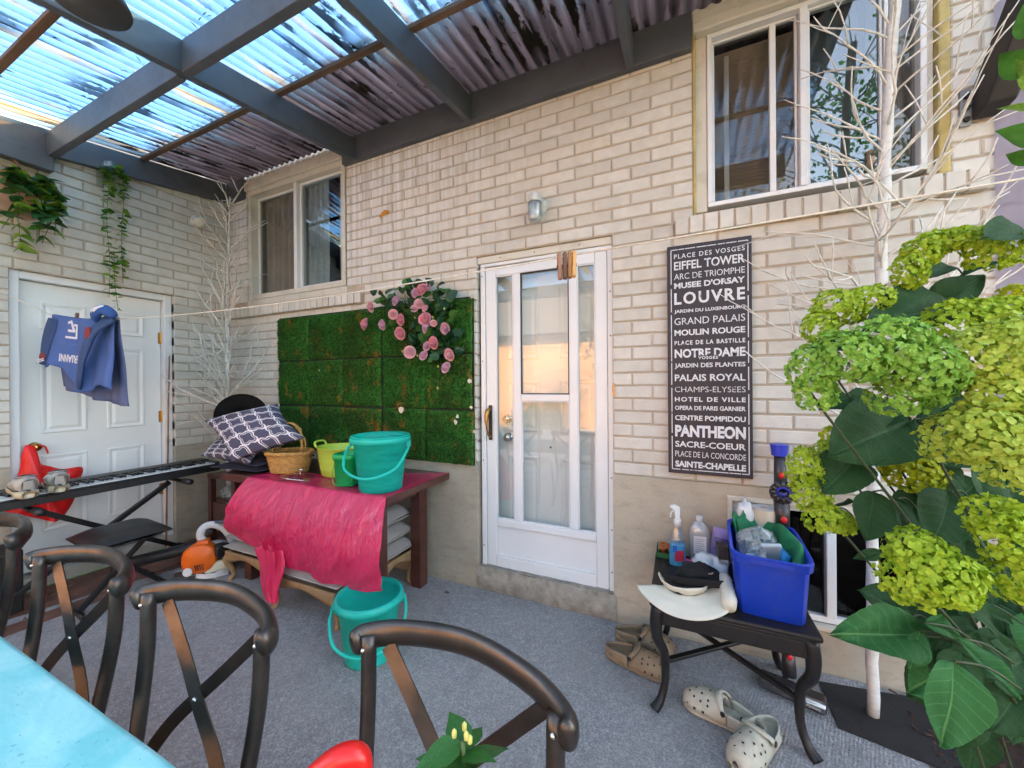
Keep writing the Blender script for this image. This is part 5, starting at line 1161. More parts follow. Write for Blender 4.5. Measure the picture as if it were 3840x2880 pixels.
# ---- place-name sign
sg_ = thing('place_name_sign', 'tall dark wall sign listing Paris place names in white capitals', 'sign', (4.111, -.03, .936))
SW, SH = .405, 1.264
MB().box(0, SW, 0, .026, 0, SH).build('board', pm('sign_aubergine', (.026, .021, .030), .55, var=.12, vs=6, bump=.12, bs=150), sg_, bevel=.002)
def worn_mat():
    t = NT('worn_white_paint'); co = t.coord('Object'); c = t.mix(t.ramp(t.noise(co, 26, 6, .7), [(.60, 0), (.64, .85)]), (.66, .67, .70), (.10, .09, .11)); return t.done(t.bsdf(c, .6))
SWH = worn_mat()
lines = [('PLACE DES VOSGES', 128, 32, .012), ('EIFFEL TOWER', 193, 60, .02), ('ARC DE TRIOMPHE', 268, 42, 0), ("MUSEE D'ORSAY", 330, 42, .035), ('LOUVRE', 420, 84, .03), ('JARDIN DU LUXENBOURG', 510, 30, .03), ('GRAND PALAIS', 577, 48, .0), ('MOULIN ROUGE', 655, 42, .03), ('PLACE DE LA BASTILLE', 725, 30, .03), ('NOTRE DAME', 798, 62, .035), ('JARDIN DES PLANTES', 885, 40, .02), ('PALAIS ROYAL', 965, 48, .02), ('CHAMPS-ELYSEES', 1045, 38, -.008), ('HOTEL DE VILLE', 1113, 32, .03), ('OPERA DE PARIS GARNIER', 1172, 30, .025), ('CENTRE POMPIDOU', 1240, 36, .03), ('PANTHEON', 1330, 84, .045), ('SACRE-COEUR', 1421, 42, .02), ('PLACE DE LA CONCORDE', 1488, 40, 0), ('SAINTE-CHAPELLE', 1558, 44, .04)]
for s, yc, h, bo in lines:
    hh = h/1571*SH*.98; zc = SH*(1-(yc-53)/1571); sp = 1.25 if s in ('LOUVRE', 'PLACE DE LA BASTILLE', 'PLACE DES VOSGES', 'HOTEL DE VILLE') else 1.0
    text_fit('lettering', s, SWH, sg_, SW*.835, hh, bo, sp, lambda x, y: V((SW*.088+x, -.0008, zc-hh/2+y)))
MB().box(SW*.37, SW*.62, -.0014, -.0009, SH*(1-(843-53)/1571), SH*(1-(815-53)/1571)).build('patch', MATS['sign_aubergine'], sg_)
text_fit('lettering', 'VOSGES', SWH, sg_, SW*.235, 20/1571*SH, .03, 1.15, lambda x, y: V((SW*.378+x, -.0020, SH*(1-(841-53)/1571)+y)))
rs_ = random.Random(8)
for (a, c) in (((.05, .018), (.957, .018)), ((.05, .982), (.957, .982)), ((.05, .018), (.05, .982)), ((.957, .018), (.957, .982))):
    t0 = 0.0; ver = a[0] == c[0]
    while t0 < 1:
        t1 = min(1, t0+rs_.uniform(.08, .22)); p, q = [V((SW*(a[0]+(c[0]-a[0])*t), 0, SH*(a[1]+(c[1]-a[1])*t))) for t in (t0, t1)]; w_ = .0022
        b = MB(); b.box(p.x-(w_ if ver else 0), q.x+(w_ if ver else 0), -.0012, -.0003, p.z-(0 if ver else w_), q.z+(0 if ver else w_)); b.build('border_line', SWH, sg_); t0 = t1+rs_.uniform(.006, .02)
# ============================================================ foreground: dining table and chairs
CHM = None
def chair_mat():
    t = NT('brushed_bronze'); co = t.coord('Object'); n1 = t.noise(co, 9, 6, .6); n2 = t.noise(t.coord('Object', (40, 40, 160)), 1, 3)
    c = t.mix(t.ramp(n1, [(.3, 0), (.7, 1)]), (.058, .049, .044), (.115, .10, .09))
    b = t.bsdf(c, t.ramp(n2, [(.3, .30), (.7, .42)]), .85, .5); t.L(t.bump(n2, .08, .002), b.inputs['Normal']); return t.done(b)
CHM = chair_mat()
def make_chair(lbl):
    """origin on the floor under the middle of the backrest; the sitter faces -Y"""
    t = thing('bistro_chair', lbl, 'chair', group='metal cross-back chairs at the table')
    W = .248
    rail = curve([(-W-.002, -.044, .848), (-W+.006, -.014, .855), (-.155, .030, .863), (0, .056, .868), (.155, .030, .863), (W-.006, -.014, .855), (W+.002, -.044, .848)], 40)
    rr = [.022, .029]+[.032]*37+[.029, .022]
    b = MB(); b.tube(rail, rr, 16, flat=.55, ref=(0, 0, 1)); b.build('top_rail', CHM, t, smooth=True)
    for s in (-1, 1):
        pts = curve([(s*(W-.022), -.020, .868), (s*(W-.026), -.028, .70), (s*(W-.040), -.058, .50), (s*(W-.045), -.075, .43), (s*(W-.04), -.045, .22), (s*(W-.02), .03, .008)], 28)
        b = MB(); b.tube(pts, [.0172]*29, 12); b.build('rear_leg', CHM, t, smooth=True)
        b = MB(); b.ball((s*(W-.022), -.038, .842), (.006, .005, .006), 8); b.build('rivet', CHROME, t, smooth=True)
        b = MB(); b.tube([(s*(W-.03), -.42, .43), (s*(W-.01), -.45, .008)], [.0145, .011], 10); b.build('front_leg', CHM, t, smooth=True)
        b = MB()
        def strip(u, v):
            p = curve([(s*(W-.055), .010, .838), (s*.07, -.012, .72), (-s*.01, -.030, .645), (-s*.10, -.046, .555), (-s*(W-.075), -.068, .452)], 20)
            i = min(20, int(u*20)); tt = (p[min(20, i+1)]-p[max(0, i-1)]).normalized(); wd_ = tt.cross(V((.42, -.9, .1))).normalized(); return p[i]+V((0, .004*s, 0))+wd_*.0165*(v-.5)*2
        b.grid(strip, 20, 1); b.build('cross_strip', CHM, t, solid=.004)
    b = MB(); b.ball((0, -.036, .650), (.007, .006, .007), 8); b.build('rivet', CHROME, t, smooth=True)
    b = MB(); b.lathe([(.0, .438), (.18, .436), (.205, .440), (.212, .447), (.205, .455), (.18, .456), (0, .452)], 40, 1, 1.03, off=(0, -.255, 0), pw=3.5); b.build('seat', CHM, t, smooth=True)
    b = MB(); b.tube([V((.19*math.cos(a), -.25+.2*math.sin(a), .25)) for a in [6.283*i/24 for i in range(24)]], .008, 8, closed=True); b.build('foot_ring', CHM, t, smooth=True)
    return t
c3 = make_chair('dark bronze cross-back chair nearest the camera, with a jug on its seat')
def put(c, x, y, rz): c.location = (x, y, .006); c.rotation_euler = (0, 0, rz)
put(c3, 3.745, -1.655, rad(-3))
for lbl, x, y, rz in (('dark bronze cross-back chair between the nearest chair and the left pair', 3.052, -1.742, rad(3)), ('dark bronze cross-back chair beside the turquoise cloth, third from the right', 2.418, -1.768, rad(4)), ('dark bronze chair cut off by the left picture edge', 1.610, -1.765, rad(2))):
    c = copy_tree(c3); c['label'] = lbl; put(c, x, y, rz)
dt = thing('dining_table', 'patio dining table under the turquoise cloth', 'table', (2.30, -2.42, 0))
MB().box(-1.08, 1.08, -.48, .48, .715, .742).build('top', WOOD, dt, bevel=.004)
for x in (-1.0, 1.0):
    for y in (-.4, .4): MB().box(x-.03, x+.03, y-.03, y+.03, .007, .7145).build('leg', WOOD, dt, bevel=.004)
def cloth_mat():
    t = NT('turquoise_print'); co = t.coord('Object'); n = t.noise(co, 5, 5, .6, dist=.8); m = t.noise(co, 11, 4, .6)
    c = t.mix(t.ramp(n, [(.42, 0), (.62, 1)]), (.19, .58, .61), (.33, .69, .71)); c = t.mix(t.ramp(m, [(.58, 0), (.72, .4)]), c, (.55, .74, .75))
    c = t.mix(t.ramp(t.noise(co, 70, 3), [(.66, 0), (.7, .35)]), c, (.04, .20, .24))
    b = t.bsdf(c, .35, 0, .5); h = t.noise(t.coord('Object', (3, 9, 3)), 2, 6, .6); t.L(t.bump(h, .22, .012), b.inputs['Normal']); return t.done(b)
tc = thing('tablecloth', 'turquoise printed vinyl cloth covering the dining table', 'tablecloth', (2.30, -2.42, .743))
def clf(u, v):
    hx, hy, dr = 1.085, .485, .16; x = (u-.5)*2*(hx+dr); y = (v-.5)*2*(hy+dr); ex, ey = max(0, abs(x)-hx), max(0, abs(y)-hy); d = (ex**2+ey**2)**.5
    xx = math.copysign(min(abs(x), hx+.006*min(1, ex*40)), x); yy = math.copysign(min(abs(y), hy+.006*min(1, ey*40)), y)
    w = .006*math.sin(x*14)*min(1, ey*8)+.006*math.sin(y*16)*min(1, ex*8)
    return V((xx+math.copysign(w if ex > 0 else 0, x), yy+math.copysign(w if ey > 0 else 0, y), .002-d+.003*nz((x*5, y*5, 0))+.0035*abs(nz((x*2.2, y*9, 3)))))
b = MB(); b.grid(clf, 220, 130); b.build('cloth', cloth_mat(), tc, smooth=True)
# jug and chilli plant on the nearest chair's seat
jg = thing('red_jug', 'red-capped white jug on the nearest chair, cut by the bottom edge', 'jug', px(722, 1655, .62)); jg.location.z = .463; jg.rotation_euler = (0, 0, rad(35))
jg.scale = (.8, .8, 1); hz_ = px(712, 1614, .62).z-.463-.012
RPL = pm('red_plastic', (.62, .012, .010), .3, var=.08, bump=.05); 
b = MB(); b.lathe([(.0, .0), (.058, .0), (.065, .01), (.065, hz_-.14), (.055, hz_-.10), (.04, hz_-.075), (.0, hz_-.075)], 28); b.build('body', WPL, jg, smooth=True)
b = MB(); b.lathe([(.0, hz_-.076), (.045, hz_-.076), (.048, hz_-.03), (.040, hz_-.022), (0, hz_-.02)], 24); b.build('cap', RPL, jg, smooth=True)
b = MB(); b.tube(curve([(-.085, 0, hz_-.075), (-.05, 0, hz_-.035), (.01, 0, hz_-.006), (.055, 0, hz_-.012), (.066, 0, hz_-.06)], 20), [.012+.005*math.sin(i/20*3.14) for i in range(21)], 12, flat=1.4); b.build('handle', RPL, jg, smooth=True)
cp_ = thing('chilli_plant', 'small green chilli plant with pale buds at the bottom edge, on the nearest chair', 'plant', px(1000, 1655, .63)); cp_.location.z = .463
ch = px(1010, 1640, .60).z-.463
MB().lathe([(0, .0), (.045, .0), (.06, .11), (.066, .112), (.066, .13), (.058, .13), (.055, .11), (0, .105)], 24).build('pot', pm('terracotta', (.40, .13, .05), .8, var=.15, bump=.3), cp_, smooth=True)
MB().tube(curve([(0, 0, .1), (.005, .005, ch*.6), (0, 0, ch)], 8), [.004]*9, 6).build('stem', STEMG, cp_, smooth=True)
PEP = leaf_mesh('leaf', pm('pepper_leaf', (.030, .13, .022), .4, var=.3, vs=25, bump=.2, trans=.2), [(0, .02), (.15, .2), (.4, .3), (.65, .24), (.85, .1), (1, .01)], .15, .25)
rp = random.Random(31)
for k in range(13):
    a = k*2.4; o = bpy.data.objects.new('leaf', PEP); link(o, cp_); s = rp.uniform(.055, .085); o.location = (.006*math.cos(a), .006*math.sin(a), ch-.01-.012*(k//2)); o.scale = (s, s, s); o.rotation_euler = (rp.uniform(.0, .55), rp.uniform(-.3, .3), a)
for k in range(4): MB().lathe([(.0, .0), (.004, .003), (.0045, .012), (.0, .018)], 8, off=(.014*math.cos(k*1.9), .014*math.sin(k*1.9), ch+.004*k)).build('bud', pm('pepper_bud', (.55, .52, .15), .5), cp_, smooth=True)

# ============================================================ right: black side table and its load
TZ = .487; BLKT = pm('black_cast_table', (.014, .013, .014), .42, .2, var=.25, bump=.35, bs=90)
st_ = thing('black_side_table', 'black cast side table with cabriole legs and crossed stretchers', 'table', (4.348, -.305, 0))
tx, ty = .305, .27
b = MB(); b.box(-tx, tx, -ty, ty, TZ-.022, TZ); b.build('top', BLKT, st_, bevel=.008, seg=3)
b = MB(); b.box(-tx+.02, tx-.02, -ty+.012, ty-.012, TZ-.10, TZ-.0225); b.build('apron', BLKT, st_, bevel=.006)
for y in (-ty+.0117, ty-.0117): MB().box(-tx+.055, tx-.055, y-.004, y+.004, TZ-.092, TZ-.034).build('apron_panel', BLKT, st_, bevel=.003)
for k in range(9): MB().box(-tx+.04+k*.062, -tx+.055+k*.062, .02, ty-.03, TZ+.0002, TZ+.002).build('top_slot', DARKGAP, st_)
for sx in (-1, 1):
    for sy in (-1, 1):
        pr = [(TZ-.03, .0, .030), (TZ-.10, .012, .032), (TZ-.17, .006, .026), (.24, -.030, .019), (.12, -.034, .016), (.045, -.012, .018), (.012, .018, .026), (.006, .024, .028)]
        b = MB(); b.tube(curve([V((sx*(tx-.035+o*.75), sy*(ty-.035+o*.75), z)) for z, o, r in pr], 24), [.030+(.016-.030)*min(1, i/14)+(.010*max(0, (i-17)/7)) for i in range(25)], 8, ref=(1, 0, 0)); b.build('leg', BLKT, st_, smooth=True)
for s in (-1, 1):
    b = MB(); b.bar((-tx+.06, s*(-ty+.06), .20+.004*s), (tx-.06, s*(ty-.06), .20+.004*s), .026, .016); b.build('stretcher', BLKT, st_, bevel=.004)
# blue bin
BIN = pm('blue_bin_plastic', (.006, .045, .50), .40, var=.10, vs=9, bump=.15, bs=150, dirt=(.05, .09, .42))
bb = thing('blue_bin', 'open cobalt blue plastic bin on the black side table', 'bin', (4.513, -.325, TZ+.001), rad(-4))
hx, hy, hb = .130, .215, .255
def binwall(i):                                            # inner and outer skins
    b = MB()
    rings = [(.90, .0), (.91, .004), (1.0, hb-.04), (1.055, hb-.038), (1.075, hb-.004), (1.055, hb), (.99, hb-.004), (.97, hb-.03), (.885, .006), (.6, .006)]
    n = 40
    for k, z in rings:
        for j in range(n):
            a = 6.283*(j+.5)/n; ca, sa = math.cos(a), math.sin(a); q = (abs(ca)**9+abs(sa)**9)**(-1/9)
            ox = .012 if k > 1.02 else 0; b.v.append(V(((hx*min(k, 1.0)+ox*(k-1)/.07)*ca*q, (hy*min(k, 1.0)+ox*(k-1)/.07)*sa*q, z)))
    for i in range(len(rings)-1):
        for j in range(n): b.f.append((i*n+j, i*n+(j+1) % n, (i+1)*n+(j+1) % n, (i+1)*n+j))
    b.f.append(tuple(reversed(range(n)))); b.f.append(tuple(range((len(rings)-1)*n, len(rings)*n))); b.m = [0]*len(b.f); return b
binwall(0).build('shell', BIN, bb, auto=True)
for s in (-1, 1):
    for t_ in (-.6, 0, .6): MB().box(s*hx*1.0-.003, s*hx*1.0+.003, t_*hy-.005, t_*hy+.005, hb-.075, hb-.039).build('rib', BIN, bb, bevel=.001)
MB().box(-.07, .07, -hy-.0145, -hy-.0115, hb-.030, hb-.010).build('front_label_strip', BIN, bb, bevel=.001)
def drape(c, r, seed, nu=22, nv=16):
    def f(u, v):
        x, y = (u-.5)*2, (v-.5)*2; n1 = nz((x*1.4, y*1.4, seed)); n2 = nz((x*3.6, y*3.6, seed+4))
        return V(c)+V((x*r[0], y*r[1], r[2]*(n1*.9+n2*.45)-.04*(x*x+y*y)*r[2]))
    b = MB(); b.grid(f, nu, nv); return b
GBAG = pm('green_fabric_bag', (.008, .16, .062), .75, var=.2, vs=8, bump=.4, bs=250)
gb = thing('green_bag', 'crumpled green cloth bag draped along the right side inside the blue bin', 'bag', (4.50, -.24, TZ+.20))
gpath = curve([V(q)-gb.location for q in ((4.415, -.19, TZ+.27), (4.45, -.125, TZ+.285), (4.525, -.115, TZ+.270), (4.60, -.19, TZ+.285), (4.625, -.30, TZ+.275), (4.60, -.42, TZ+.235), (4.565, -.50, TZ+.20))], 60)
def gbf(u, v):
    p = gpath[min(60, int(u*60))]; c = V((4.51, -.32, TZ+.10))-gb.location; d = (c-p); d.z = 0; d.normalize(); k = v-.35
    return p+d*(.085*k+.02*math.sin(u*14))*1.0+V((0, 0, -.16*k*k*2.2-.05*max(0, k)+.020*nz((u*6, v*2.5, 4))+.010*math.sin(u*23+v*4)))
b = MB(); b.grid(gbf, 60, 14); b.build('bag_skin', GBAG, gb, smooth=True, solid=.003)
b = MB(); b.grid(lambda u, v: V((4.40+.075*u+.02*v, -.20+.10*u-.03*v, TZ+.30-.13*v+.018*math.sin(u*9+v*3)+.01*nz((u*5, v*5, 7))))-gb.location, 16, 16); b.build('bag_corner', GBAG, gb, smooth=True, solid=.003)
FILM = glass('film_wrap', (.86, .89, .90), .14, .1, .28, (.72, .78, .80)); BFILM = pm('pale_blue_wrap', (.50, .62, .70), .35, var=.1, bump=.3, trans=.2)
fm = thing('clear_packaging', 'crumpled clear plastic packaging in the middle of the blue bin', 'packaging', (4.48, -.36, TZ+.185))
for k, (c, rr_, sd) in enumerate((((-.04, .04, .03), (.04, .07, .06), 3), ((.0, -.02, .02), (.045, .09, .05), 7), ((.02, .08, .05), (.06, .05, .05), 9))): crumple(c, rr_, sd, 18, .4).build('film', FILM, fm)
wr = thing('face_mask_pack', 'pale blue wrapped pack lying in front inside the blue bin', 'packaging', (4.515, -.40, TZ+.20), rad(10), rot=(rad(38), rad(-6), rad(8)))
b = MB(); b.box(-.038, .038, -.008, .008, -.06, .09); b.xf(lambda p: p+V((0, .012*math.sin(p.z*25), 0))); b.build('pack', BFILM, wr, bevel=.006); b = MB(); b.box(-.09, -.05, -.004, .006, -.05, .03); b.build('small_pack', BFILM, wr, bevel=.004)
bl_ = thing('blue_wrapper', 'bright blue crumpled wrapper beside the green bag in the bin', 'wrapper', (4.57, -.36, TZ+.20)); crumple((0, 0, 0), (.03, .04, .03), 12, 14, .4).build('wrap', pm('bright_blue_wrap', (.02, .25, .60), .4, var=.2), bl_, smooth=True)
MB().cbox((.0, -.03, -.03), (.05, .04, .03), rotm(.4, .3, .2)).build('inner_wrap', pm('dark_print', (.05, .05, .06), .5, var=.5, vs=60), bl_, bevel=.006)
# paper towel
pt = thing('paper_towel_roll', 'plastic-wrapped paper towel roll standing behind the blue bin', 'paper towel', (4.555, -.07, TZ+.001)); pt.scale = (1.02, 1.02, 1.38)
MB().lathe([(.012, .0), (.054, .0), (.056, .004), (.056, .226), (.054, .23), (.018, .23), (.017, .12)], 32).build('roll', pm('wrapped_paper', (.60, .52, .40), .45, var=.08, bump=.3, bs=60), pt, smooth=True); MB().lathe([(.018, .232), (.054, .232)], 32).build('wrapped_end', pm('roll_top', (.72, .72, .74), .4), pt)
# spray bottle
spy = thing('spray_bottle', 'clear spray bottle half full of blue liquid, leftmost bottle on the black table', 'bottle', onZ(1462, 1213, TZ+.001), rad(15)); spy.location.y = -.17; spy.location.x = 4.155
PET = glass('clear_pet', (.85, .90, .92), .12, .05, .10, (.8, .85, .88)); LIQ = pm('blue_liquid', (.10, .42, .72), .15, var=.05, bump=0, trans=.35)
MB().lathe([(0, .0), (.038, .0), (.041, .006), (.040, .06), (.037, .10), (.039, .115), (0, .115)], 28, 1, .68).build('liquid', LIQ, spy, smooth=True)
MB().lathe([(.041, .1151), (.040, .13), (.030, .17), (.019, .20), (.017, .225), (.0, .225)], 28, 1, .68).build('shoulder', PET, spy, smooth=True)
MB().lathe([(0, .2), (.0175, .2), (.0185, .235), (.016, .24), (0, .24)], 20).build('collar', WPL, spy, smooth=True)
b = MB(); b.prism([(-.012, -.008, .241), (.012, -.008, .241), (.014, -.008, .30), (-.014, -.008, .315), (-.034, -.008, .310), (-.036, -.008, .298), (-.016, -.008, .285)], (0, .016, 0)); b.build('trigger_head', WPL, spy, bevel=.003); MB().tube(curve([(-.014, 0, .285), (-.03, 0, .27), (-.034, 0, .245)], 8), .004, 6).build('trigger', WPL, spy, smooth=True)
MB().box(-.020, .024, -.0292, -.0282, .03, .085).build('label', pm('red_blue_label', (.45, .03, .06), .4), spy); MB().box(-.030, -.010, -.0296, -.0288, .075, .11).build('label_top', pm('label_blue', (.02, .12, .50), .4), spy)
# rubbing-alcohol bottle
al = thing('white_bottle', 'square-shouldered clear bottle of rubbing alcohol with white cap and label', 'bottle', (4.262, -.075, TZ+.001), rad(4))
MB().lathe([(0, .0), (.044, .0), (.047, .005), (.047, .155), (.040, .185), (.020, .205), (.014, .210), (.014, .216), (0, .216)], 36, 1.05, .62, pw=4).build('bottle', glass('milky_bottle', (.88, .90, .92), .10, .08, .45, (.66, .68, .73)), al, smooth=True)
MB().lathe([(0, .2165), (.016, .2165), (.016, .236), (0, .237)], 20).build('cap', WPL, al)
MB().box(-.030, .030, -.0312, -.0302, .045, .140).build('label', pm('pale_label', (.62, .64, .68), .5), al)
for k in range(7): MB().box(-.024, .022-.004*(k % 3), -.0318, -.0313, .056+k*.011, .059+k*.011).build('label_print', pm('label_grey', (.30, .31, .36), .5), al)
# cookie pouch
pc = thing('cookie_pouch', 'lilac snack pouch with dark lettering leaning by the bin', 'pouch', (4.345, -.055, TZ+.001), rot=(rad(-8), rad(10), rad(6)))
b = MB(); b.grid(lambda u, v: V(((u-.5)*.088*(1-.1*v), -.018*math.sin(v*3.1)*math.sin(u*3.14)-.002, .175*v)), 14, 16); b.grid(lambda u, v: V(((u-.5)*.088*(1-.1*v), .018*math.sin(v*3.1)*math.sin(u*3.14)+.002, .175*v)), 14, 16)
b.build('pouch', pm('lilac_foil', (.36, .28, .62), .35, var=.08, bump=.25, bs=30), pc, smooth=True)
CKT = pm('pouch_print', (.06, .03, .12), .5); pf = lambda x, y, z0: V((x-.032, -.0235-.0, z0+y))
text_fit('lettering', 'COOKIE', CKT, pc, .062, .020, .03, 1, lambda x, y: V((x-.032, -.022, .108+y))); text_fit('lettering', 'PALM', CKT, pc, .045, .020, .03, 1, lambda x, y: V((x-.022, -.0225, .084+y)))
MB().box(-.03, .03, -.0222, -.0216, .066, .074).build('print_band', pm('plum_band', (.25, .04, .2), .5), pc); MB().lathe([(0, 0), (.022, .0)], 16, off=(.014, -.0215, .035), rm=rotm(rad(90))).build('cookie_print', pm('cookie_gold', (.6, .38, .08), .5), pc)
# terracotta pots in tray
tp = thing('pot_tray', 'green plastic tray of small clay pots at the back corner of the black table', 'tray', (4.095, -.075, TZ+.001))
b = MB(); b.box(-.045, .055, -.05, .045, .0, .004); b.box(-.045, .055, -.05, -.047, .0041, .028); b.box(-.045, -.042, -.0469, .045, .0041, .05); b.box(.052, .055, -.0469, .045, .0041, .028); b.build('tray', pm('tray_green', (.02, .11, .03), .5), tp, bevel=.001)
for k, (x, y) in enumerate(((-.012, -.02), (.03, .02), (.036, -.022), (-.012, .022))):
    t = thing('clay_pot', ('small orange clay pot at the front left of the green tray', 'clay pot with green rim at the back of the tray', 'small orange clay pot behind the spray bottle', 'clay pot hidden at the back left of the tray')[k], 'pot', (4.095+x, -.075+y, TZ+.006), group='small clay pots')
    MB().lathe([(0, .0), (.013, .0), (.018, .036), (.021, .036), (.022, .05), (.018, .05), (.016, .034), (0, .03)], 20).build('pot', pm('clay', (.46, .14, .035), .75, var=.12, bump=.3), t, smooth=True); MB().lathe([(0, .041), (.017, .041)], 14).build('soil_fill', pm('moss_fill' if k == 1 else 'pot_soil', (.12, .2, .03) if k == 1 else (.06, .03, .02), .9), t)
# tissue, pink brush, box, can
ts = thing('tissue', 'crumpled white tissue in front of the bottles', 'tissue', (4.30, -.21, TZ+.045)); crumple((0, 0, 0), (.075, .055, .045), 22, 24, .45).build('paper', pm('tissue_paper', (.70, .70, .70), .9, var=.05, bump=.3), ts, smooth=True)
ts = thing('tissue', 'upright white tissue poking up behind the green bag', 'tissue', (4.47, -.10, TZ+.28)); crumple((0, 0, 0), (.035, .025, .07), 25, 20, .4).build('paper', MATS['tissue_paper'], ts, smooth=True)
pb = thing('pink_brush', 'bright pink plastic brush lying behind the spray bottle', 'brush', (4.14, -.12, TZ+.012), rad(-10)); MB().tube([(-.04, 0, .0), (.04, -.01, .004), (.10, -.02, .004), (.2, -.03, .002)], [.012, .016, .010, .008], 10, flat=.6).build('handle', pm('hot_pink', (.72, .05, .32), .35), pb, smooth=True)
bxx = thing('black_box', 'small black printed box wedged beside the blue bin', 'box', (4.355, -.20, TZ+.001), rad(8)); MB().box(-.02, .02, -.035, .035, 0, .15).build('carton', pm('black_white_print', (.03, .03, .035), .5, var=.9, vs=40), bxx, bevel=.002); MB().box(-.0204, .0204, -.0354, .0354, .02, .09).build('printed_panel', pm('box_print', (.42, .42, .43), .5, var=.6, vs=70), bxx)
pr_ = thing('prescription_bottle', 'small orange pill bottle under the tissue', 'bottle', (4.315, -.275, TZ+.015)); MB().tube([(-.035, 0, 0), (.03, .0, .0)], .014, 12).build('body', pm('amber_plastic', (.62, .16, .02), .3), pr_, smooth=True); MB().tube([(-.052, 0, 0), (-.036, .0, .0)], .016, 12).build('cap', WPL, pr_, smooth=True)
# sun visor hat
vs_ = thing('sun_visor', 'cream wide-brim sun visor hanging over the front edge of the black table', 'hat', (4.185, -.455, TZ+.028)); vs_.rotation_euler = (rad(3), rad(-2), rad(8))
def brim(u, v):
    a = math.pi*(1.02+.98*u)+.18; r0, r1 = .085, .212; r = r0+(r1-r0)*v
    return V((r*math.cos(a)*1.0, r*math.sin(a)*.90+.02, -.022*v*v*abs(math.sin(a))+.012*math.cos(a*2)*v+.004*nz((u*5, v*4, 0))))
CRM = pm('cream_cotton', (.68, .655, .55), .9, var=.06, vs=6, bump=.3, bs=300)
b = MB(); b.grid(brim, 50, 12); b.build('brim', CRM, vs_, smooth=True, solid=.004)
def band(u, v): a = math.pi*(.86+1.30*u)+.18; return V(((.086+.02*v)*math.cos(a), (.086+.02*v)*math.sin(a)*.9+.02, .004+.036*v+.014*nz((u*5, v*3, 4))))
b = MB(); b.grid(band, 36, 6); b.build('crown_band', CRM, vs_, smooth=True, solid=.004)
vv = thing('rolled_towel', 'rolled cream cloth pressed between the visor and the blue bin', 'cloth', (4.352, -.46, TZ+.045)); b = MB(); b.tube(curve([(.0, -.09, -.012), (.0, -.03, .005), (.0, .05, .01), (.0, .12, .0)], 14), [.030, .034]+[.037]*11+[.034, .03], 16, flat=.8); b.xf(lambda p: p+V((.004*nz(p, 30), 0, .004*nz(p, 28, 3)))); b.build('roll', CRM, vv, smooth=True)
# black cap
bc = thing('cloth_hat', 'black cloth cap with a strap lying on the cream visor', 'cap', (4.245, -.375, TZ+.065), rad(15))
BCL = pm('black_cloth', (.010, .010, .011), .9, var=.3, vs=12, bump=.5, bs=250)
b = MB(); b.ball((0, 0, 0), 1, 26); b.xf(lambda p: V((p.x*.095, p.y*.075, max(p.z, -.6)*.045))*(1+.22*nz(p, 2.0, 3)+.14*nz(p, 4.5, 6))); b.build('crown', BCL, bc, smooth=True)
b = MB(); b.grid(lambda u, v: V((-.15+.30*u, -.055-.05*math.sin(u*3.14)*(1-.2*v)-.012*v, -.025+.034*v+.02*math.sin(u*3.1)+.03*max(0, .25-u))), 30, 4); b.build('strap', BCL, bc, smooth=True, solid=.004)
b = MB(); b.cbox((-.150, -.06, -.02), (.022, .03, .034), rotm(.2, .3, .4)); b.build('buckle', BCL, bc, bevel=.006)
text_fit('lettering', 'o7', WPL, bc, .022, .012, .02, 1, lambda x, y: V((.02+x, -.062-.3*y, .032+y*.8)))

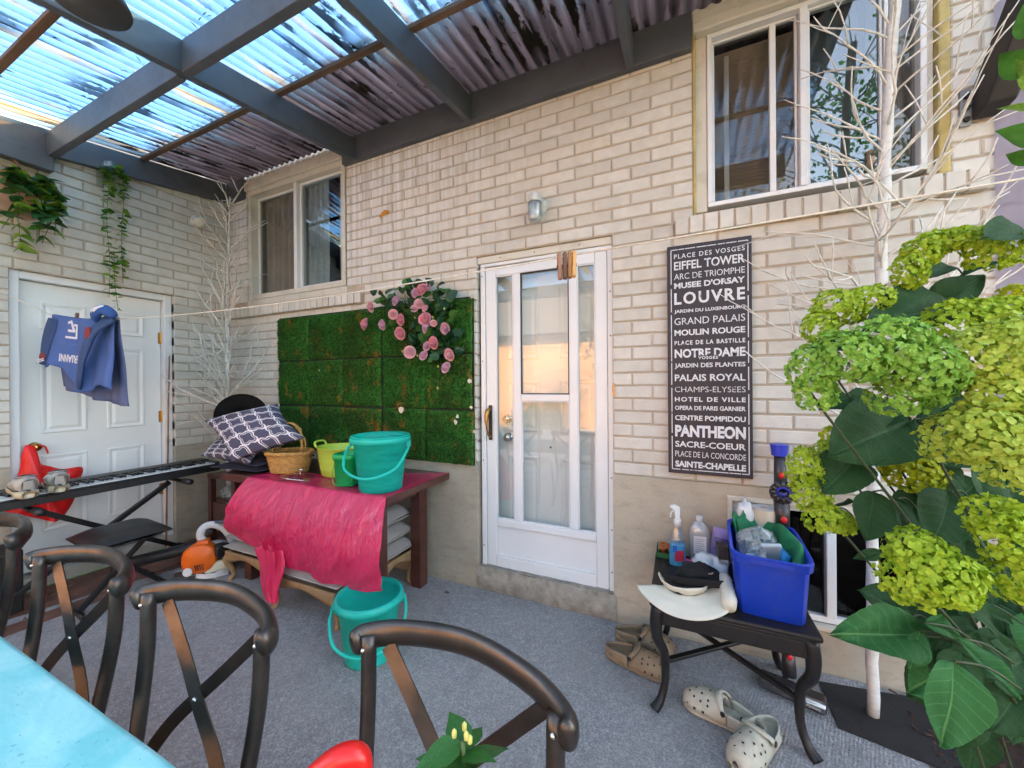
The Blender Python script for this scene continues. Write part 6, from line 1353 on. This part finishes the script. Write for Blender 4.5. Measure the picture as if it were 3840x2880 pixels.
# ---- clogs
def clog(lbl, loc, rz, mat, side, tilt=0):
    t = thing('clog', lbl, 'shoe', loc, group='foam clogs on the carpet', rot=(0, tilt, rz)); t.scale = (1.14, 1.10, 1.32)
    O = [(-.135, .012), (-.128, .026), (-.10, .038), (-.06, .041), (-.01, .041), (.04, .047), (.08, .051), (.11, .048), (.132, .034), (.142, .012)]
    off = lambda y: side*.006*math.sin((y+.13)*9)
    loft([(y, w, .0, .026+.004*(y < -.05), off(y), .7) for y, w in O], 24).build('sole', mat, t, smooth=True)
    H = lambda y: .026+.050*max(0, 1-((y-.03)/.115)**2)**.6
    U = [(.0, .042), (.02, .044), (.04, .047), (.06, .049), (.08, .050), (.10, .047), (.12, .040), (.134, .028), (.141, .010)]
    b = MB(); n = 18
    for y, w in U:
        for j in range(n+1):
            a = math.pi*j/n; h = H(y)-.018; b.v.append(V((off(y)+w*1.0*math.cos(a)*(1.0 if math.sin(a) < .5 else .98), y-.02*(1-math.sin(a))*(y < .03), .018+h*math.sin(a)**.75)))
    for i in range(len(U)-1):
        for j in range(n): b.f.append((i*(n+1)+j, i*(n+1)+j+1, (i+1)*(n+1)+j+1, (i+1)*(n+1)+j)); b.m.append(0)
    b.build('upper', mat, t, smooth=True, solid=.005)
    b = MB()
    def hw(u, v):
        a = math.pi*(1.0+u); yy = -.02+.115*math.sin(a) if True else 0; w = .042*(1-.12*abs(math.sin(a)))
        return V((off(yy)+w*math.cos(a)*(1.02), yy, .018+(.040-.012*math.sin(u*3.14))*v))
    b.grid(hw, 26, 4); b.build('heel_wall', mat, t, smooth=True, solid=.006)
    b = MB(); b.grid(lambda u, v: V((off(0)+(.050)*math.cos(math.pi*u)*1.0, -.012+.03*math.sin(math.pi*u)*(1 if True else 0)+.018*(v-.5)-.02*math.sin(math.pi*u)*0, .052+.030*math.sin(math.pi*u)**.8)), 22, 2); b.build('strap', mat, t, smooth=True, solid=.005)
    for s in (-1, 1): MB().lathe([(0, -.004), (.008, -.003), (.009, 0)], 10, off=(off(0)+s*.0525, -.008, .056), rm=rotm(0, -s*rad(90))).build('strap_rivet', BLACKP, t)
    HOLE = pm('clog_hole', (.03, .026, .02), .9, bump=0)
    for (y, aa) in ((.045, .5), (.045, .8), (.045, 1.57), (.045, 2.34), (.045, 2.64), (.07, .65), (.07, 1.15), (.07, 2.0), (.07, 2.5), (.095, .8), (.095, 1.57), (.095, 2.34), (.115, 1.2), (.115, 1.95)):
        k = min(range(len(U)), key=lambda i: abs(U[i][0]-y)); w = U[k][1]; h = H(y)-.018; p = V((off(y)+w*math.cos(aa), y, .018+h*math.sin(aa)**.75)); nrm = V((math.cos(aa)/w, .006/(.14-y+.02)*0+.12*4, math.sin(aa)/max(h, .01))).normalized()
        MB().lathe([(0, .0036), (.0042, .0034)], 8, off=p, rm=nrm.to_track_quat('Z', 'Y').to_matrix()).build('vent_hole', HOLE, t)
    for s in (-1, 1):
        for y in (.06, .09, .115): MB().cbox((off(y)+s*(min(U, key=lambda q: abs(q[0]-y))[1]+.0012), y, .030), (.003, .009, .008)).build('side_port', HOLE, t, bevel=.001)
    b = MB(); b.grid(lambda u, v: V((off(-.06)+(u-.5)*.07, -.115+.12*v, .0305)), 2, 2); b.build('insole', mat, t); return t
TAN = pm('tan_foam', (.23, .165, .10), .7, var=.15, vs=16, bump=.25, bs=160, dirt=(.13, .095, .06)); PALE = pm('pale_grey_foam', (.46, .44, .36), .65, var=.14, vs=14, bump=.25, bs=160, dirt=(.22, .20, .16))
clog('tan foam clog lying in front of its mate by the black table leg', onZ(1372, 1436, .008)+V((0, -.01, 0)), rad(-100), TAN, 1)
clog('tan foam clog behind its mate, touching the wall side of the black table leg', onZ(1390, 1400, .008)+V((0, .01, 0)), rad(-96), TAN, -1)
clog('pale grey foam clog pointing left under the black table', onZ(1562, 1560, .008), rad(74), PALE, 1)
clog('pale grey foam clog cut by the bottom picture edge, pointing at the viewer', onZ(1634, 1632, .008)+V((.0, .02, 0)), rad(146), PALE, -1)

# ---- stick vacuum leaning at the wall
vc = thing('stick_vacuum', 'upright stick vacuum with blue top, purple tube and clear floor head', 'vacuum', (4.615, -.13, 0))
VB = pm('vac_blue', (.03, .05, .50), .35); VG = pm('vac_graphite', (.055, .05, .055), .35, .3); VP = pm('vac_purple', (.20, .01, .10), .25, .5); VR = pm('vac_red', (.65, .01, .015), .35)
def vp(z, dx=0, dy=0): return V((.005+.035*(z-.5)*0+.012*(1.15-z)+dx, .065-.10*(1.15-z)+dy, z))
b = MB(); b.lathe([(0, 0), (.034, 0), (.040, .055), (.0, .058)], 18, off=vp(1.075)); b.build('bin_top', VB, vc, smooth=False)
MB().tube([vp(1.08), vp(.90)], [.024, .030], 12).build('grip', VG, vc, smooth=True); MB().ball(vp(.985, 0, -.03), (.013, .010, .016), 10).build('release_button', VR, vc, smooth=True)
for k in range(12):
    a = 6.283*k/12; p = vp(.905, 0, -.04); MB().tube([p+V((.022*math.cos(a), 0, .022*math.sin(a))), p+V((.052*math.cos(a), .012, .052*math.sin(a)))], [.009, .013], 8).build('cyclone', VG, vc, smooth=True)
MB().lathe([(0, -.02), (.026, -.018), (.030, .0), (.024, .01)], 20, off=vp(.905, 0, -.045), rm=rotm(rad(90))).build('cyclone_cap', VB, vc, smooth=True)
MB().tube([vp(.87), vp(.72)], [.034, .030], 14).build('motor_neck', VG, vc, smooth=True); MB().ball(vp(.775, 0, -.031), (.014, .008, .017), 10).build('latch', VR, vc, smooth=True)
MB().tube([vp(.72), vp(.17)], .021, 14).build('wand', VP, vc, smooth=True); MB().tube([vp(.17), vp(.06)], [.026, .03], 12).build('joint', VG, vc, smooth=True); MB().ball(vp(.155, 0, -.028), (.012, .007, .014), 10).build('latch', VR, vc, smooth=True)
hd_ = link(bpy.data.objects.new('floor_head', None), vc); hd_.location = (.015, -.10, .006); hd_.rotation_euler = (0, 0, rad(-18))
b = MB(); b.box(-.125, .125, -.055, .035, .004, .05); b.build('housing', pm('smoky_plastic', (.035, .03, .032), .25, var=.2), hd_, bevel=.014, seg=3); MB().tube([(-.122, -.045, .035), (.122, -.045, .035)], .022, 14).build('roller_window', glass('roller_clear', (.55, .52, .53), .16, .05, .2, (.3, .28, .28)), hd_, smooth=True)
text_fit('lettering', 'dyson', pm('grey_print', (.5, .5, .5), .5), hd_, .05, .016, .02, 1, lambda x, y: V((.055+x, -.0672-.0002, .026+y)))
for s in (-1, 1): MB().tube([(s*.03-.01, .045, .022), (s*.03+.01, .045, .022)], .02, 14).build('wheel', BLACKP, hd_, smooth=True)

# ---- black rubber mat, soil, stones
MAT = pm('black_rubber', (.014, .014, .015), .75, var=.3, vs=20, bump=.7, bs=120, kind='World')
pa = [onZ(1768, 1472, .012), onZ(1812, 1572, .012), onZ(2036, 1662, .012), onZ(2110, 1630, .012)+V((.12, .05, 0)), onZ(1930, 1470, .012)+V((.15, .04, 0))]
b = MB(); b.prism([V((p.x, min(p.y, -.02), .0085)) for p in pa], (0, 0, .006)); tag(b.build('rubber_mat', MAT, None), 'black rubber mat under the foot of the right white tree', 'mat')
SOIL = pm('soil', (.030, .018, .012), 1.0, var=.5, vs=25, bump=1.0, bs=60, kind='World')
b = MB(); b.grid(lambda u, v: V((5.02+3.6*u, -4.2+4.19*v, -.012+.05*min(1, u*6)+.03*nz((u*20, v*20, 0)))), 50, 50); b.build('soil', SOIL, None, smooth=True, kind='structure')
b = MB(); rk = random.Random(6)
for k in range(900):
    x, y = rk.uniform(5.04, 5.9), rk.uniform(-1.6, -.03); z = .005+.05*min(1, (x-5.02)/3.6*6)+rk.uniform(0, .012); l = rk.uniform(.008, .03); a = rk.uniform(0, 6.28)
    b.cbox((x, y, z), (l, l*.35, .004), rotm(rk.uniform(-.5, .5), rk.uniform(-.4, .4), a))
b.build('bark_mulch', pm('bark', (.055, .028, .016), .95, var=.5, vs=40, bump=.4), None, kind='stuff')
for k, (x, y, r, lb) in enumerate(((2075, 1528, (.05, .035, .03), 'pale grey stone edging the soil beneath the big hydrangea leaf'), (2130, 1560, (.075, .05, .035), 'larger pale stone in the soil at the bottom right corner'), (2185, 1500, (.06, .04, .04), 'grey stone against the wall behind the hydrangea stems'))):
    p = onZ(x, y, .03); t = MB(); t.ball((0, 0, 0), 1, 16); t.xf(lambda q: V((q.x*r[0], q.y*r[1], q.z*r[2]))*(1+.3*nz(q, 1.6, k*5)+.1*nz(q, 5, k))); tag(t.build('stone', pm('field_stone', (.15, .135, .115), .9, var=.25, vs=14, bump=.6, bs=50, kind='World'), None, smooth=True, loc=p), lb, 'stone', 'edging stones')

# ---- sheer panel at the right edge
sh = thing('sheer_curtain', 'lavender sheer mesh panel hanging on the brick at the right edge', 'curtain', (5.40, -.012, 1.0))
t = NT('lavender_mesh'); co = t.coord('World', (1, 1, 1)); wv = t.n('ShaderNodeTexChecker'); tr = t.n('ShaderNodeBsdfTransparent'); tr.inputs[0].default_value = (.93, .91, .96, 1); df = t.bsdf((.40, .37, .47), .9, 0, .1); tl = t.n('ShaderNodeBsdfTranslucent'); tl.inputs[0].default_value = (.5, .47, .58, 1)
m1 = t.n('ShaderNodeMixShader'); m1.inputs[0].default_value = .4; t.L(df.outputs[0], m1.inputs[1]); t.L(tl.outputs[0], m1.inputs[2]); t.t.nodes.remove(wv)
m2 = t.n('ShaderNodeMixShader'); m2.inputs[0].default_value = .66; t.L(tr.outputs[0], m2.inputs[1]); t.L(m1.outputs[0], m2.inputs[2]); SHEER = t.done(m2)
b = MB(); b.grid(lambda u, v: V((.9*u, -.010*math.sin(u*20)-.004*nz((u*3, v*5, 0)), 2.6*v)), 50, 12); b.build('mesh_panel', SHEER, sh, smooth=True); MB().tube([(0, -.005, 2.6), (.9, -.005, 2.6)], .008, 8).build('rod', WHITE, sh)
# ============================================================ white twig trees
BIRCH = pm('white_bark', (.66, .65, .62), .75, var=.10, vs=22, bump=.5, bs=60, stretch=(1, 1, 3), kind='World', dirt=(.55, .51, .45)); TWIGW = pm('white_twig', (.66, .63, .57), .8, var=.16, vs=40, bump=.4, bs=90, kind='World')
def white_tree(lbl, pts, r0, r1, nb, zmin, zmax, lmin, lmax, seed, low=0, th=1.0):
    base = V(pts[0]); t = thing('white_twig_tree', lbl, 'tree', base, group='bare white twig trees'); rt = random.Random(seed)
    cp = curve([V(p)-base for p in pts], 40); MB().tube([p+V((rt.gauss(0, .0018), rt.gauss(0, .0018), 0)) for p in cp], [r0+(r1-r0)*i/40+rt.gauss(0, .0006) for i in range(41)], 12).build('trunk', BIRCH, t, smooth=True)
    def trunk_at(z):
        for i in range(40):
            if cp[i].z <= z <= cp[i+1].z: return cp[i].lerp(cp[i+1], (z-cp[i].z)/max(1e-6, cp[i+1].z-cp[i].z))
        return cp[-1]
    def branch(p, d, L, r, k=0, n=7):
        q = [p]; dd = d.copy()
        for i in range(n):
            dd = (dd+V((rt.gauss(0, .13), rt.gauss(0, .13), rt.gauss(0, .10)+.02))).normalized(); q.append(q[-1]+dd*L/n)
        rs = [r*(1-.62*i/n) for i in range(n+1)]
        for i in range(2, n, 2): rs[i] *= 1.28                  # knobbly nodes
        b = MB(); b.tube(q, rs, 6)
        m = rt.choice((1, 2, 2, 3)) if k == 0 else 0
        for _ in range(m):
            i = rt.randrange(2, n); d2 = (dd+V((rt.gauss(0, .55), rt.gauss(0, .55), rt.gauss(.1, .45)))).normalized(); e = [q[i]]
            for s in range(3): d2 = (d2+V((rt.gauss(0, .12), rt.gauss(0, .12), .05))).normalized(); e.append(e[-1]+d2*L*rt.uniform(.10, .16))
            b.tube(e, [rs[i]*.8, rs[i]*.7, rs[i]*.75, rs[i]*.5], 5)
        b.build('branch', TWIGW, t, smooth=True)
    for k in range(nb):
        f = (k+rt.random())/nb; z = zmin+(zmax-zmin)*f; a = k*2.399+rt.uniform(-.5, .5); el = rt.uniform(.25, .85)+.35*max(0, f-.75)*4*.4
        d = V((math.cos(a)*math.cos(el), math.sin(a)*math.cos(el)*.75, math.sin(el))).normalized(); L = (lmin+(lmax-lmin)*rt.random())*(1.05-.45*f)
        p = trunk_at(z); e = p+d*L
        if base.y+e.y > -.03: d.y = -abs(d.y)*.35-.02; d.normalize()
        if base.x+p.x+d.x*L < .03: d.x = abs(d.x)*.2; d.normalize()
        branch(p, d, L, (.0066+.0026*(1-f))*th)
    for k in range(low):
        z = rt.uniform(zmin*.75, zmin+.65); a = rt.uniform(0, 6.28); p = trunk_at(z); d = V((math.cos(a)*.75, -abs(math.sin(a))*.45, rt.uniform(.5, 1.0))).normalized(); L = rt.uniform(.28, .5)
        if base.x+p.x+d.x*L < .03: d.x = abs(d.x)*.3
        branch(p, d, L, .0054*th)
    return t
white_tree('slim white twig tree standing in the corner beside the left window', [(.33, -.20, .007), (.335, -.20, 1.1), (.32, -.195, 2.0), (.34, -.185, 2.7), (.355, -.18, 3.2)], .022, .007, 38, 1.05, 3.16, .40, .72, 14, 16, 1.0)
white_tree('white twig tree on the rubber mat in front of the big right window', [(4.918, -.225, .015), (4.922, -.215, .8), (4.955, -.20, 1.7), (4.985, -.185, 2.5), (5.03, -.17, 3.25)], .021, .020, 54, 1.15, 3.15, .42, .70, 29, 6, .62)

# ============================================================ hydrangea
def petal_mat(name, c0, c1):
    t = NT(name); g = t.n('ShaderNodeNewGeometry'); co = t.coord('World'); c = t.ramp(g.outputs['Random Per Island'], [(0, c0), (.5, tuple((a+b)/2 for a, b in zip(c0, c1))), (1, c1)])
    c = t.mix(t.ramp(t.noise(co, 8, 3), [(.4, 0), (.65, .5)]), c, tuple(x*.8 for x in c0))
    b = t.bsdf(c, .55, 0, .35); tl = t.n('ShaderNodeBsdfTranslucent'); t.L(c, tl.inputs[0]); m = t.n('ShaderNodeMixShader'); m.inputs[0].default_value = .35; t.L(b.outputs[0], m.inputs[1]); t.L(tl.outputs[0], m.inputs[2]); return t.done(m)
PET_ = [petal_mat('petal_lime', (.24, .38, .014), (.46, .62, .045)), petal_mat('petal_mint', (.17, .37, .035), (.36, .60, .11)), petal_mat('petal_yellow', (.34, .42, .008), (.52, .58, .02)), petal_mat('petal_pale', (.34, .48, .045), (.55, .66, .12))]
rh = random.Random(77)
hy = thing('hydrangea_bush', 'tall hydrangea bush with lime green mophead flowers filling the right edge', 'bush', (4.98, -1.05, 0))
def floret(b, p, n, s):
    n = n.normalized(); a = n.orthogonal().normalized(); c = n.cross(a); th = rh.uniform(0, 6.28)
    for k in range(4):
        an = th+k*1.5708+rh.uniform(-.2, .2); d = a*math.cos(an)+c*math.sin(an); e = n.cross(d); cup = rh.uniform(-.05, .5); w = s*rh.uniform(.5, .64); L = s*rh.uniform(.9, 1.1)
        q = [p, p+d*L*.45-e*w+n*cup*s*.18, p+d*L*.45+n*cup*s*.05, p+d*L*.45+e*w+n*cup*s*.18, p+d*L*.95-e*w*.62+n*cup*s*.5, p+d*L*1.03+n*cup*s*.38, p+d*L*.95+e*w*.62+n*cup*s*.5]
        i = len(b.v); b.v += q; b.f += [(i, i+1, i+2), (i, i+2, i+3), (i+1, i+4, i+5, i+2), (i+2, i+5, i+6, i+3)]; b.m += [0]*4
HEADC = []
def head(lobes, mi, fs=.0056, dens=1.0):
    b = MB(); first = None
    for (x, y, rx, ry, d) in lobes:
        c = px(x, y, d); m = d/808; R = V((rx*m*.90, (rx+ry)*.5*m*.95, ry*m)); first = first or c
        area = 4*math.pi*((R.x*R.y)**1.6/3+(R.x*R.z)**1.6/3+(R.y*R.z)**1.6/3)**(1/1.6); n = int(area/(fs*fs*1.9)*dens)
        for k in range(n):
            z = 1-2*(k+.5)/n; a = k*2.39996+rh.uniform(-.25, .25); r = (1-z*z)**.5; u = V((r*math.cos(a), r*math.sin(a), z))
            q = RT*u.x*R.x+FW*u.y*R.y+UP*u.z*R.z; bump = 1+.16*nz(q, 16, x*.01)+.07*nz(q, 45, y*.01)+rh.uniform(-.07, .05)
            bump += rh.uniform(-.10, .03); p = c+q*bump; nn = (RT*u.x/R.x+FW*u.y/R.y+UP*u.z/R.z).normalized()
            if nn.dot(FW) > .45 or nn.dot(UP) < -.85: continue
            floret(b, p, nn+V((rh.gauss(0, .45), rh.gauss(0, .45), rh.gauss(.1, .45))), fs*rh.uniform(.8, 1.2))
    o = b.xf(lambda v: v-hy.location).build('flower_head', PET_[mi], hy); HEADC.append(first); return o
head([(1960, 590, 32, 42, .86), (1985, 550, 40, 34, .86), (2030, 525, 50, 28, .86), (2085, 525, 62, 32, .85), (2135, 545, 60, 44, .84)], 0)
head([(1770, 705, 38, 36, .88), (1810, 668, 60, 42, .88), (1870, 652, 55, 34, .88)], 0)
head([(1755, 795, 50, 55, .72), (1760, 850, 45, 38, .74), (1830, 775, 85, 62, .70), (1915, 760, 80, 70, .69), (1975, 805, 78, 80, .69), (1940, 860, 60, 42, .70)], 1, .0054)
head([(2080, 705, 85, 58, .80), (2160, 690, 70, 46, .80)], 0)
head([(2120, 780, 70, 72, .66), (2185, 770, 80, 90, .64), (2165, 860, 85, 60, .64)], 3, .0056)
head([(2055, 950, 62, 58, .68), (2130, 940, 85, 70, .63), (2195, 990, 70, 75, .60), (2185, 905, 60, 45, .62)], 3, .0056)
head([(1735, 1010, 34, 46, .88), (1752, 1060, 36, 46, .87), (1775, 1115, 42, 36, .86), (1815, 1130, 34, 26, .86), (1790, 975, 40, 24, .9)], 0, .0056)
head([(1915, 990, 45, 32, .92), (1965, 1020, 58, 46, .90), (2000, 1000, 40, 40, .92)], 2)
head([(1800, 945, 28, 24, .98)], 2)
head([(1975, 1190, 66, 48, .66), (1960, 1245, 58, 66, .66), (2030, 1245, 80, 62, .63), (2065, 1270, 45, 42, .63)], 0, .0056)
head([(2140, 1120, 60, 48, .64), (2185, 1160, 62, 72, .61), (2190, 1240, 50, 62, .61)], 0, .0056)
head([(2190, 640, 34, 26, .9)], 2)
def hleaf_mesh(name, mat, seed):
    b = MB(); nu, nv = 16, 26; rs = random.Random(seed)
    W = lambda t: .37*max(0, math.sin(min(1, t/.46)*1.5708)**.62 if t < .46 else math.cos(min(1, (t-.46)/.545)*1.5708)**.86)
    def f(u, v):
        t = v; w = max(.004, W(t)); s = (u-.5)*2
        ser = 1+(.045*((t*13) % 1) if abs(s) > .9 else 0)
        x = s*w*ser; y = t-.10*abs(s)**1.5*w*2*(1-t)+.02
        vein = .010*abs(math.sin((t-abs(x)*.55)*math.pi*7))
        z = .62*abs(x)*.5-.10*t*t+vein*(abs(s) > .05)-.012*(abs(s) < .05)+.035*math.sin(t*9+seed)*abs(s)+.022*math.sin(s*5+t*6+seed)
        return V((x, y, z))
    b.grid(f, nu, nv); me = b.mesh(name, mat, True); return me
def hleaf_mat(name, c, cv):
    t = NT(name); tc_ = t.n('ShaderNodeTexCoord').outputs['Object']; s = t.n('ShaderNodeSeparateXYZ'); t.L(tc_, s.inputs[0]); ax = t.math('ABSOLUTE', s.outputs[0])
    mid = t.math('LESS_THAN', ax, .011); q = t.math('FRACT', t.math('MULTIPLY', t.math('SUBTRACT', s.outputs[1], t.math('MULTIPLY', ax, .55)), 7.0)); side = t.math('LESS_THAN', t.math('ABSOLUTE', t.math('SUBTRACT', q, .5)), .035)
    v_ = t.math('MAXIMUM', mid, t.math('MULTIPLY', side, .55)); n = t.noise(t.coord('World'), 12, 5); base = t.mix(n, tuple(x*.7 for x in c), tuple(x*1.3 for x in c)); col = t.mix(t.math('MULTIPLY', v_, .7), base, cv); col = t.mix(t.ramp(t.noise(t.coord('World'), 60, 3), [(.70, 0), (.75, .7)]), col, (.09, .07, .02))
    fine = t.n('ShaderNodeTexVoronoi'); t.L(tc_, fine.inputs[0]); fine.inputs['Scale'].default_value = 60
    b = t.bsdf(col, .62, 0, .22); t.L(t.bump(t.math('ADD', fine.outputs[0], t.math('MULTIPLY', v_, .6)), .3, .014), b.inputs['Normal']); tl = t.n('ShaderNodeBsdfTranslucent'); t.L(col, tl.inputs[0]); m = t.n('ShaderNodeMixShader'); m.inputs[0].default_value = .22; t.L(b.outputs[0], m.inputs[1]); t.L(tl.outputs[0], m.inputs[2]); return t.done(m)
HD = hleaf_mat('hydrangea_leaf_dark', (.020, .068, .020), (.05, .12, .05)); HG = hleaf_mat('hydrangea_leaf_green', (.030, .13, .035), (.12, .28, .09))
HLM = {0: [hleaf_mesh('leaf', HD, 1), hleaf_mesh('leaf', HD, 4)], 1: [hleaf_mesh('leaf', HG, 2), hleaf_mesh('leaf', HG, 5)]}
def hleaf(b0, b1, d0, d1, kind, roll_=0.0, wid=1.0):
    p, q = px(*b0, d0), px(*b1, d1); t = q-p; L = t.length; t.normalize(); n = (-FW*.75+UP*.65+RT*roll_); n = (n-t*n.dot(t)).normalized(); s = t.cross(n).normalized()
    o = bpy.data.objects.new('leaf', rh.choice(HLM[kind])); link(o, hy)
    M = Matrix(((s.x*L*wid, t.x*L, n.x*L, p.x-hy.location.x), (s.y*L*wid, t.y*L, n.y*L, p.y-hy.location.y), (s.z*L*wid, t.z*L, n.z*L, p.z-hy.location.z), (0, 0, 0, 1)))
    o.matrix_local = M; return p
LV = [((1975, 905), (1805, 975), .85, .80, 0, .1, .9), ((1925, 870), (1830, 905), .9, .86, 0, -.2, 1), ((1855, 985), (1782, 1058), .86, .82, 0, -.4, 1), ((1886, 1062), (1880, 1165), .84, .80, 0, 0, 1.05), ((1935, 1078), (1962, 1165), .86, .82, 0, .2, 1), ((2055, 1062), (2025, 1168), .80, .76, 0, 0, 1.2), ((2105, 980), (2150, 1118), .74, .70, 0, .2, 1), ((2065, 660), (1888, 692), .88, .80, 0, .0, .62), ((2000, 672), (2128, 590), .92, .88, 0, .2, .8), ((2225, 505), (2138, 500), .80, .76, 0, 0, .8), ((2052, 575), (1985, 592), .95, .92, 0, 0, .7), ((2075, 595), (2165, 560), .95, .9, 0, 0, .6), ((1940, 690), (2000, 650), .9, .9, 0, 0, .5),
 ((1990, 1372), (1828, 1366), .74, .68, 1, .0, .6), ((1985, 1362), (1972, 1445), .72, .70, 1, .1, .8), ((1950, 1400), (1900, 1405), .8, .8, 0, 0, .7), ((2062, 1428), (2048, 1618), .60, .56, 1, .0, .92), ((2062, 1378), (2215, 1505), .66, .60, 1, .2, .62), ((1998, 1345), (2095, 1382), .70, .72, 1, .2, .5), ((1965, 1335), (1872, 1275), .82, .8, 0, .0, .8), ((1905, 1195), (1848, 1205), .9, .9, 0, 0, .6), ((2100, 1300), (2190, 1345), .78, .74, 0, .1, .8), ((2010, 860), (2080, 800), .9, .88, 0, 0, .9), ((2085, 860), (1990, 905), .85, .85, 0, 0, .8), ((1845, 735), (1760, 755), .95, .92, 0, 0, .7), ((1835, 860), (1775, 880), .9, .88, 0, -.3, .9), ((1800, 1100), (1840, 1080), .95, .9, 0, 0, .8)]
for k in range(70):
    x, y = rh.uniform(1985, 2240), rh.uniform(860, 1560); a = rh.uniform(-2.6, -.4); l = rh.uniform(70, 130); d = rh.uniform(.86, 1.1); LV.append(((x, y), (x+l*math.cos(a), y-l*math.sin(a)), d, d-.03, 0, rh.uniform(-.4, .4), rh.uniform(.8, 1.1)))
for k in range(22):
    x, y = rh.uniform(2040, 2240), rh.uniform(1290, 1500); a = rh.uniform(-2.7, -.3); l = rh.uniform(80, 140); d = rh.uniform(.70, .86); LV.append(((x, y), (x+l*math.cos(a), y-l*math.sin(a)), d, d-.03, rh.choice((0, 0, 1)), rh.uniform(-.4, .4), rh.uniform(.8, 1.1)))
LB_ = [(hleaf(*l), l) for l in LV]
HST = pm('hydrangea_stem', (.030, .048, .016), .6, var=.3, vs=20); root = V((0, 0, .0))
for c in HEADC:
    e = c-hy.location+FW*.03-UP*.02; r_ = V((rh.uniform(-.06, .06), rh.uniform(-.06, .06), .0)); m = r_.lerp(e, .55)+V((.10, .06, .06)); MB().tube(curve([r_, m, e], 16), [.0038-.0014*i/16 for i in range(17)], 6).build('stem', HST, hy, smooth=True)
for p, l in LB_[:27]:
    e = p-hy.location; r_ = e+V((.10, .05, -.05)) if l[2] < .8 else e+V((.06, .06, -.03)); MB().tube(curve([r_, r_.lerp(e, .5)+V((0, 0, .012)), e], 8), .0022, 5).build('stem', HST, hy, smooth=True)
vnn = thing('vine', 'few small green vine leaves hanging at the upper right edge', 'vine', px(2240, 100, .62))
MB().tube(curve([px(2245, -40, .62)-vnn.location, px(2228, 120, .62)-vnn.location, px(2235, 300, .62)-vnn.location, px(2225, 420, .62)-vnn.location], 20), .0015, 5).build('stem', STEMG, vnn, smooth=True)
for (x, y, s) in ((2204, 72, .045), (2202, 150, .05), (2214, 185, .05), (2203, 238, .035), (2206, 300, .045), (2214, 345, .035)):
    o = bpy.data.objects.new('leaf', rh.choice(lm_dark[2:])); link(o, vnn); o.location = px(x+14, y, .62)-vnn.location; o.scale = (s, s, s); o.rotation_euler = (rh.uniform(.6, 1.3), rh.uniform(-.5, .5), rh.uniform(.8, 2.2))
# yard trees behind the camera, mirrored in the panes; the small one added to cast shade
def yard_tree(lbl, loc, h, r, seed):
    t = thing('yard_tree', lbl, 'tree', loc, group='yard trees behind the viewer'); q = random.Random(seed); b = MB(); b.tube(curve([(0, 0, -.15), (.1, 0, h*.3), (0, .1, h*.75)], 10), [.16-.009*i for i in range(11)], 8); b.build('trunk', TWIG, t, smooth=True); b = MB()
    for k in range(26):
        c = V((q.gauss(0, r*.5), q.gauss(0, r*.5), h*.68+q.gauss(0, h*.16)))
        for i in range(130):
            p = c+V((q.gauss(0, .28), q.gauss(0, .28), q.gauss(0, .22))); d = V((q.gauss(0, 1), q.gauss(0, 1), q.gauss(0, 1))).normalized(); s = d.orthogonal().normalized()*.028; b.poly([p-d*.05, p+s, p+d*.05, p-s])
    b.build('crown', IVYD, t)
yard_tree('leafy yard tree mirrored in the big right window', (7.3, -6.4, -.1), 7.5, 1.8, 2); yard_tree('unseen small leafy tree added to cast shade on the neighbouring wall', (2.9, -6.5, -.02), 3.4, .8, 8); yard_tree('lower leafy yard tree mirrored beside the first', (10.2, -7.6, -.1), 6.5, 1.8, 5)

hg = thing('yard_shrub', 'dark shrub silhouetted in the storm door reflection', 'shrub', (.2, -8.6, -.02)); b = MB(); q = random.Random(12)
for i in range(1400):
    p = V((q.gauss(0, .55), q.gauss(0, .2), abs(q.gauss(.35, .35)))); d = V((q.gauss(0, 1), q.gauss(0, 1), q.gauss(0, 1))).normalized(); s = d.orthogonal().normalized()*.035; b.poly([p-d*.06, p+s, p+d*.06, p-s])
b.build('foliage', IVYD, hg); MB().tube([(0, 0, 0), (0, 0, .5)], .03, 6).build('trunk', TWIG, hg)
